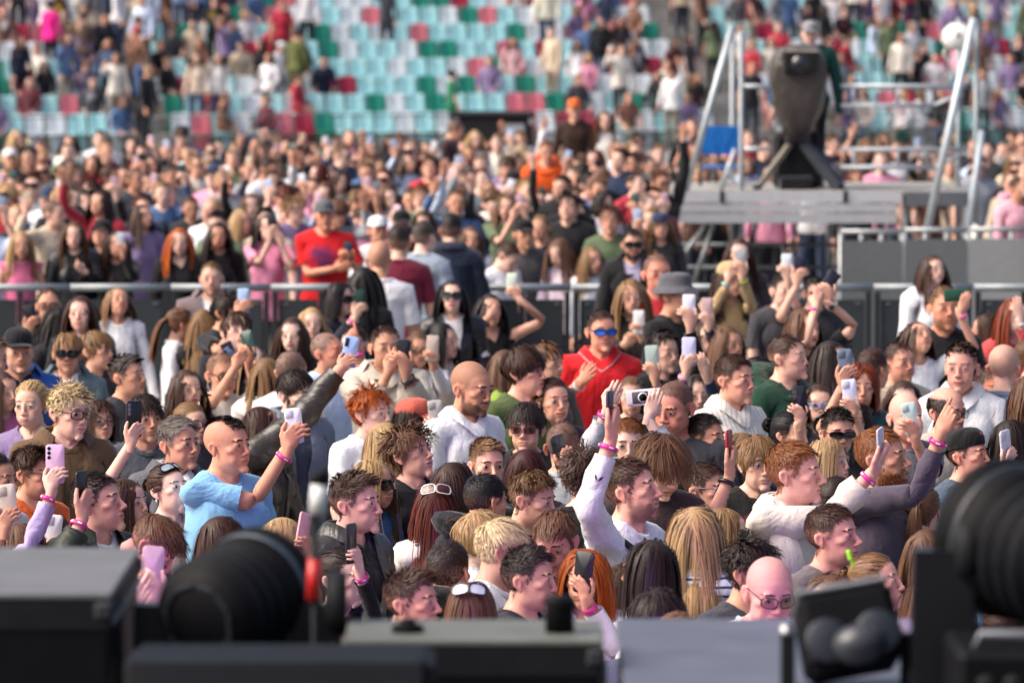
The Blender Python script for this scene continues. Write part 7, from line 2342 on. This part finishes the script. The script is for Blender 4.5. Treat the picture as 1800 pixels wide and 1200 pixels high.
# ------------------------------------------------------------------ stage gear along the front edge
BK, BK2 = (.005, .005, .0065), (.013, .014, .016)
def gear(name, label, cat, d, x, z=STAGE_Z):
    o = empty(name, ((x - 900) / FPX * d, d, z)); tag(o, label, cat); return o
def part(root, nm, vf, colr, mat='plastic', sm=False):
    v, f = vf
    return MB().add(v, f, colr, smooth=sm).build(nm, [M[mat]], root)

def flight_case(label, xa, xb, d_near, d_far, y_near, topc, handle_side=None, lid=None):
    h = (y_near - HORIZ) / FPX * d_near
    zt = CAM_H - h
    X0, X1 = (xa - 900) / FPX * d_near, (xb - 900) / FPX * d_near
    root = empty('flight_case', ((X0 + X1) / 2, (d_near + d_far) / 2, STAGE_Z)); tag(root, label, 'case')
    w, dp, hh = X1 - X0, d_far - d_near, zt - STAGE_Z
    part(root, 'body', box((0, 0, (hh - .03) / 2 + .06), (w - .012, dp - .012, hh - .15), .006), BK, 'gear')
    lt = part(root, 'lid', box((0, 0, hh - .007), (w, dp, .014), .003), topc, 'greytop2'); part(root, 'lid_rim', box((0, 0, hh - .05), (w - .004, dp - .004, .07), .004), BK2, 'gear')
    for sx in (-1, 1):
        for sy in (-1, 1):
            part(root, 'corner', box((sx * (w / 2 - .018), sy * (dp / 2 - .018), hh - .04), (.048, .048, .05), .012), lin('3a3c40'), 'dullmetal')
            part(root, 'castor', lathe([(.001, -.018), (.045, -.018), (.045, .018), (.001, .018)], 14, 'x', (sx * (w / 2 - .08), sy * (dp / 2 - .08), .046)), BK2, 'gear', True)
    for sx in (-1, 1):
        part(root, 'edge_strip', box((sx * (w / 2 - .002), 0, hh - .073), (.01, dp - .1, .012), .002), lin('6a6e72'), 'dullmetal')
    if handle_side:
        s = handle_side
        part(root, 'handle', tube([(s * w / 2, -.09, hh - .16), (s * (w / 2 + .035), -.07, hh - .17), (s * (w / 2 + .035), .07, hh - .17), (s * w / 2, .09, hh - .16)], .011, 8), lin('b8bcc2'), 'metal', True)
        part(root, 'latch', box((s * (w / 2 + .004), .0, hh - .1), (.012, .08, .07), .004), lin('9a9ea4'), 'metal')
    return root, hh
M['gear'] = attr_mat('black_casing', rough=.55, spec=.09, mottle=.2, mscale=16, bump=[('noise', 180, .001, .3)])
M['greytop2'] = attr_mat('worn_board', rough=.55, spec=.4, mottle=.18, mscale=7, bump=[('noise', 60, .002, .4)])
flight_case('black flight case with a grey top at the bottom edge beside the left spotlight', -330, 192, 12.5, 13.5, 1045, lin('646567'))
fc, hh = flight_case('black flight case with pale lid and side handle under the purple-lit men', 603, 1062, 12.6, 13.0, 1128, lin('60635d'), 1)
# fittings that stand on the case
k = gear('twist_lock', 'low round black twist lock on the pale case lid', 'knob', 12.75, 716, STAGE_Z + hh)
part(k, 'base', lathe([(.001, 0), (.036, 0), (.036, .014), (.03, .018), (.001, .018)], 20), BK, 'gear', True)
part(k, 'cap', lathe([(.001, .018), (.018, .018), (.018, .03), (.001, .032)], 16), BK2, 'gear', True)
k = gear('socket_can', 'upright black cylinder standing on the pale case lid', 'cylinder', 12.75, 984, STAGE_Z + hh)
part(k, 'body', lathe([(.001, 0), (.033, 0), (.033, .07), (.030, .082), (.001, .082)], 22), BK, 'gear', True)
part(k, 'rim', lathe([(.034, .066), (.036, .068), (.036, .076), (.034, .078)], 22), BK2, 'gear', True)

def grey_board():
    d0, d1 = 12.0, 13.6
    zt = CAM_H - 1140e-4 * d1
    X0, X1 = (1080 - 900) / FPX * d1, (1614 - 900) / FPX * d1
    root = empty('stage_riser', ((X0 + X1) / 2, (d0 + d1) / 2, STAGE_Z)); tag(root, 'wide low riser with a blue-grey board top at the bottom edge', 'riser')
    w, dp, hh = X1 - X0, d1 - d0, zt - STAGE_Z
    part(root, 'frame', box((0, 0, (hh - .03) / 2), (w - .02, dp - .02, hh - .034), .006), BK2, 'gear')
    s = w / 2 - .055
    part(root, 'board', box(((-w / 2 + s) / 2, 0, hh - .014), (s + w / 2 - .004, dp, .028), .004), lin('545866'), 'greytop2')
    part(root, 'edge_board', box(((s + .012 + w / 2) / 2, 0, hh - .014), (w / 2 - s - .012, dp, .028), .004), lin('5e5b6e'), 'greytop2')
grey_board()

def monitor():
    d = 11.6
    zt = CAM_H - (1166 - HORIZ) / FPX * d
    X0, X1 = (215 - 900) / FPX * d, (762 - 900) / FPX * d
    w = X1 - X0
    root = empty('stage_monitor', ((X0 + X1) / 2, d, STAGE_Z)); tag(root, 'black stage monitor with a woven grille along the bottom edge', 'loudspeaker')
    hh = zt - STAGE_Z
    pr = np.array([(-.24, 0), (.30, 0), (.30, hh - .03), (.27, hh), (-.02, hh), (-.24, .12)])
    rg = [np.stack([np.full(6, xx), pr[:, 0], pr[:, 1]], 1) for xx in (-w / 2, -w / 2 + .02, w / 2 - .02, w / 2)]
    c_ = rg[1].mean(0)
    for i in (0, 3): rg[i] = np.array([rg[i][0][0], 0, 0]) + (rg[i] - rg[i].mean(0)) * .97 * [0, 1, 1] + rg[i].mean(0) * [0, 1, 1]
    part(root, 'cabinet', loft(rg), BK, 'gear')
    g = MB()
    for i in range(60):
        xx = -w / 2 + .03 + (w - .06) * i / 59
        v, f = beam((xx, -.03, hh + .004), (xx, -.23, .14), .0035, .003, up=(0, 1, 1)); g.add(v, f, lin('2c2f34'), smooth=False)
    for j in range(12):
        t = j / 11; a = np.array([0, -.03 - .2 * t, hh + .005 - (hh - .14) * t])
        v, f = beam(a + [-w / 2 + .03, 0, 0], a + [w / 2 - .03, 0, 0], .003, .0035); g.add(v, f, lin('4a4e54'), smooth=False)
    for j in range(10):
        v, f = beam((-w / 2 + .02, .0 + j * .028, hh + .003), (w / 2 - .02, j * .028, hh + .003), .012, .004); g.add(v, f, lin('24272c'), smooth=False)
    o = g.build('grille', [M['dullmetal']], root); o['kind'] = 'stuff'
monitor()

def spot_lamp(colr, energy, size_deg, loc, target, parent, nm):
    l = bpy.data.lights.new(nm, 'SPOT'); l.energy = energy; l.color = colr; l.spot_size = math.radians(size_deg); l.spot_blend = .7; l.shadow_soft_size = .12
    o = bpy.data.objects.new(nm, l); COL.objects.link(o)
    o.parent = parent
    o.location = Vector(loc) - parent.location
    o.rotation_euler = (Vector(target) - Vector(loc)).to_track_quat('-Z', 'Y').to_euler()
    return o

def moving_head(label, x, y, d, R, axis, base_z, lamp=None, rim='3a4654'):
    """yoke-mounted spotlight; (x, y) is the centre of the head in the photo, axis the beam direction"""
    c = at(x, y, d)
    root = empty('moving_spotlight', (c[0], d, base_z)); tag(root, label, 'spotlight', 'moving spotlights on the stage edge')
    A = nrm(np.array(axis, float)); z = A
    u = nrm(np.cross(z, [0, 0, 1.0])); w = np.cross(u, z)
    F = np.stack([u, w, z], 1)
    hc = np.array([0, 0, c[2] - base_z])
    # ribbed drum: rear cap, cooling ribs, waist, front bell
    prof = [(.02, -1.25), (.45, -1.22), (.72, -1.12), (.86, -.95)]
    for i in range(6):
        t = -.9 + i * .16
        prof += [(.88, t), (.93, t + .02), (.93, t + .08), (.88, t + .10)]
    prof += [(.90, .08), (.98, .14), (1.0, .30), (1.0, .62), (1.05, .66), (1.05, .80), (.96, .82)]
    v, f = lathe([(r * R, h * R) for r, h in prof], 40)
    part(root, 'lamp_head', (v @ F.T + hc, f), BK, 'gear', True)
    v, f = lathe([(.93 * R, .40 * R), (1.012 * R, .41 * R), (1.012 * R, .52 * R), (.93 * R, .53 * R)], 40); part(root, 'trim_ring', (v @ F.T + hc, f), lin(rim), 'plastic', True)
    v, f = lathe([(.001, .79 * R), (.94 * R, .76 * R), (.94 * R, .74 * R), (.001, .74 * R)], 32); part(root, 'front_lens', (v @ F.T + hc, f), (.25, .2, .4), 'gloss', True)
    for k in range(10):
        a = 2 * np.pi * k / 10
        q = np.array([math.cos(a) * .58 * R, math.sin(a) * .58 * R, -1.185 * R])
        v, f = box((0, 0, 0), (.012, .05, .012), .003); v = v @ Rz(a).T + q
        part(root, 'vent_rib', (v @ F.T + hc, f), lin('2a2e34'), 'gear')
    for t in (-.82, -.50, -.18):
        v, f = lathe([(.925 * R, t * R), (.955 * R, (t + .01) * R), (.955 * R, (t + .06) * R), (.925 * R, (t + .07) * R)], 40); part(root, 'cooling_fin', (v @ F.T + hc, f), lin('1a1d22'), 'gear', True)
    t_ = np.linspace(0, 1, 16)
    v, f = tube(np.stack([.2 + .25 * t_, -.2 - .05 * np.sin(t_ * 9), .06 + .05 * np.sin(t_ * 5) * (1 - t_)], 1), .009, 7); part(root, 'power_cable', (v, f), BK2, 'gear', True)
    # yoke
    hz = hc[2]
    for s in (-1, 1):
        pth = [(s * R * .35, .0, .16), (s * R * 1.05, .0, .17), (s * R * 1.22, .0, .24), (s * R * 1.22, 0, hz * .6), (s * R * 1.18, 0, hz)]
        us = [beam(a, b, .13, .07, up=(0, 1, 0)) for a, b in zip(pth, pth[1:])]
        m = MB()
        for v, f in us: m.add(v, f, BK, smooth=False)
        for q in pth[1:-1]:
            v, f = ico_ball(q, (.05, .066, .05), 10, 6); m.add(v, f, BK)
        m.build('yoke_arm', [M['plastic']], root)
        part(root, 'pivot_cap', lathe([(.001, 0), (.06, 0), (.075, .02), (.075, .05), (.001, .05)], 20, 'x', (s * R * 1.20 + .025, 0, hz)), BK2, 'gear', True)
    part(root, 'base', box((0, 0, .075), (.44, .36, .15), .03), BK, 'gear')
    part(root, 'display_panel', box((0, -.182, .085), (.16, .008, .06), .002), (.02, .03, .05), 'gloss')
    for s in (-1, 1): part(root, 'carry_handle', tube([(s * .225, -.08, .09), (s * .26, -.07, .1), (s * .26, .07, .1), (s * .225, .08, .09)], .012, 8), BK2, 'gear', True)
    if lamp:
        colr, en, sz, tgt = lamp
        loc = np.array([c[0], d, c[2]]) + A * R * .95
        bpy.context.view_layer.update()
        spot_lamp(colr, en, sz, loc, tgt, root, 'added_tint_spot')  # added coloured spot, put in the head to tint the front rows
    return root
moving_head('big black moving spotlight with a round head at the lower left beside the grey-topped case', 418, 1060, 13.0, .146, (.48, .86, .16), STAGE_Z, lamp=((.40, .14, 1.0), 520, 34, at(800, 1040, 17.6)))
moving_head('huge black moving spotlight cut off by the right photo edge', 1820, 965, 12.2, .168, (-.5, .85, .12), STAGE_Z, lamp=((1.0, .36, .7), 170, 44, at(1330, 960, 18.5)), rim='22262c')

def blinder():
    d = 12.3
    c = at(1490, 1112, d)
    root = empty('blinder_lamp', (c[0], d, STAGE_Z)); tag(root, 'tilted black box-shaped blinder lamp with shiny round reflectors on the riser', 'lamp')
    hz = c[2] - STAGE_Z
    Rm = Rx(math.radians(-18)) @ Ry(math.radians(-10))
    def T(vf): return vf[0] @ Rm.T + np.array([0, 0, hz]), vf[1]
    part(root, 'housing', T(box((0, 0, 0), (.21, .20, .17), .02)), BK, 'gear')
    part(root, 'top_plate', T(box((0, 0, .088), (.20, .19, .012), .004)), lin('8d8f92'), 'dullmetal')
    for s in (-1, 1):
        part(root, 'reflector', T(lathe([(.01, .03), (.03, .025), (.046, .0), (.05, -.012), (.046, -.014)], 24, 'y', (s * .055, -.105, -.03))), lin('3c3f44'), 'metal', True)
        part(root, 'bracket', beam((s * .13, 0, .0), (s * .13, 0, hz), .03, .05, up=(0, 1, 0)), BK2, 'gear')
        part(root, 'clamp_knob', lathe([(.001, 0), (.022, 0), (.022, .025), (.001, .025)], 14, 'x', (s * .145, 0, hz)), lin('9a9c9e'), 'metal', True)
    part(root, 'bulb_dome', T(ico_ball((.01, -.12, -.05), (.06, .05, .045), 20, 12)), lin('35383e'), 'plastic', True)
    part(root, 'floor_bar', box((0, 0, .02), (.32, .24, .04), .008), BK, 'gear')
blinder()

def rod():
    d = 13.0
    c = at(553, 900, d - .3)
    root = empty('marker_rod', (c[0], d - .3, STAGE_Z)); tag(root, 'slim upright rod with a white top and red sleeve behind the left spotlight', 'rod')
    def z(y): return CAM_H - (y - HORIZ) / FPX * (d - .3) - STAGE_Z
    part(root, 'foot', lathe([(.001, 0), (.12, 0), (.12, .02), (.02, .03), (.001, .03)], 24), BK, 'gear', True)
    part(root, 'pole', bar((0, 0, .02), (0, 0, z(905)), .009, 10), BK2, 'gear', True)
    part(root, 'red_sleeve', bar((-.004, 0, z(1058)), (.0, 0, z(985)), .016, 12), lin('b8201c'), 'plastic', True)
    part(root, 'white_sleeve', bar((.006, 0, z(905)), (.012, 0, z(852)), .020, 14), lin('d8d8d6'), 'plastic', True)
    part(root, 'cap', bar((.012, 0, z(852)), (.014, 0, z(830)), .021, 14), BK, 'gear', True)
rod()

# low black box beside the right spotlight
def side_box():
    d = 12.0
    a, b = at(1668, 1120, d), at(1900, 1120, d)
    root = empty('dimmer_box', ((a[0] + b[0]) / 2, d, STAGE_Z)); tag(root, 'low black dimmer box in the bottom right corner', 'box')
    w = b[0] - a[0]; hh = a[2] - STAGE_Z
    part(root, 'body', box((0, 0, hh / 2), (w, .5, hh), .015), BK, 'gear')
    part(root, 'top_rail', tube([(-w / 2 + .04, -.2, hh), (-w / 2 + .05, -.2, hh + .03), (w / 2 - .05, -.2, hh + .03), (w / 2 - .04, -.2, hh)], .01, 8), lin('6a6e74'), 'dullmetal', True)
    for k in range(4): part(root, 'socket', lathe([(.001, .012), (.02, .012), (.024, 0), (.001, 0)], 14, 'y', (-w / 2 + .06 + k * .055, -.258, hh - .07)), BK2, 'gear', True)
side_box()
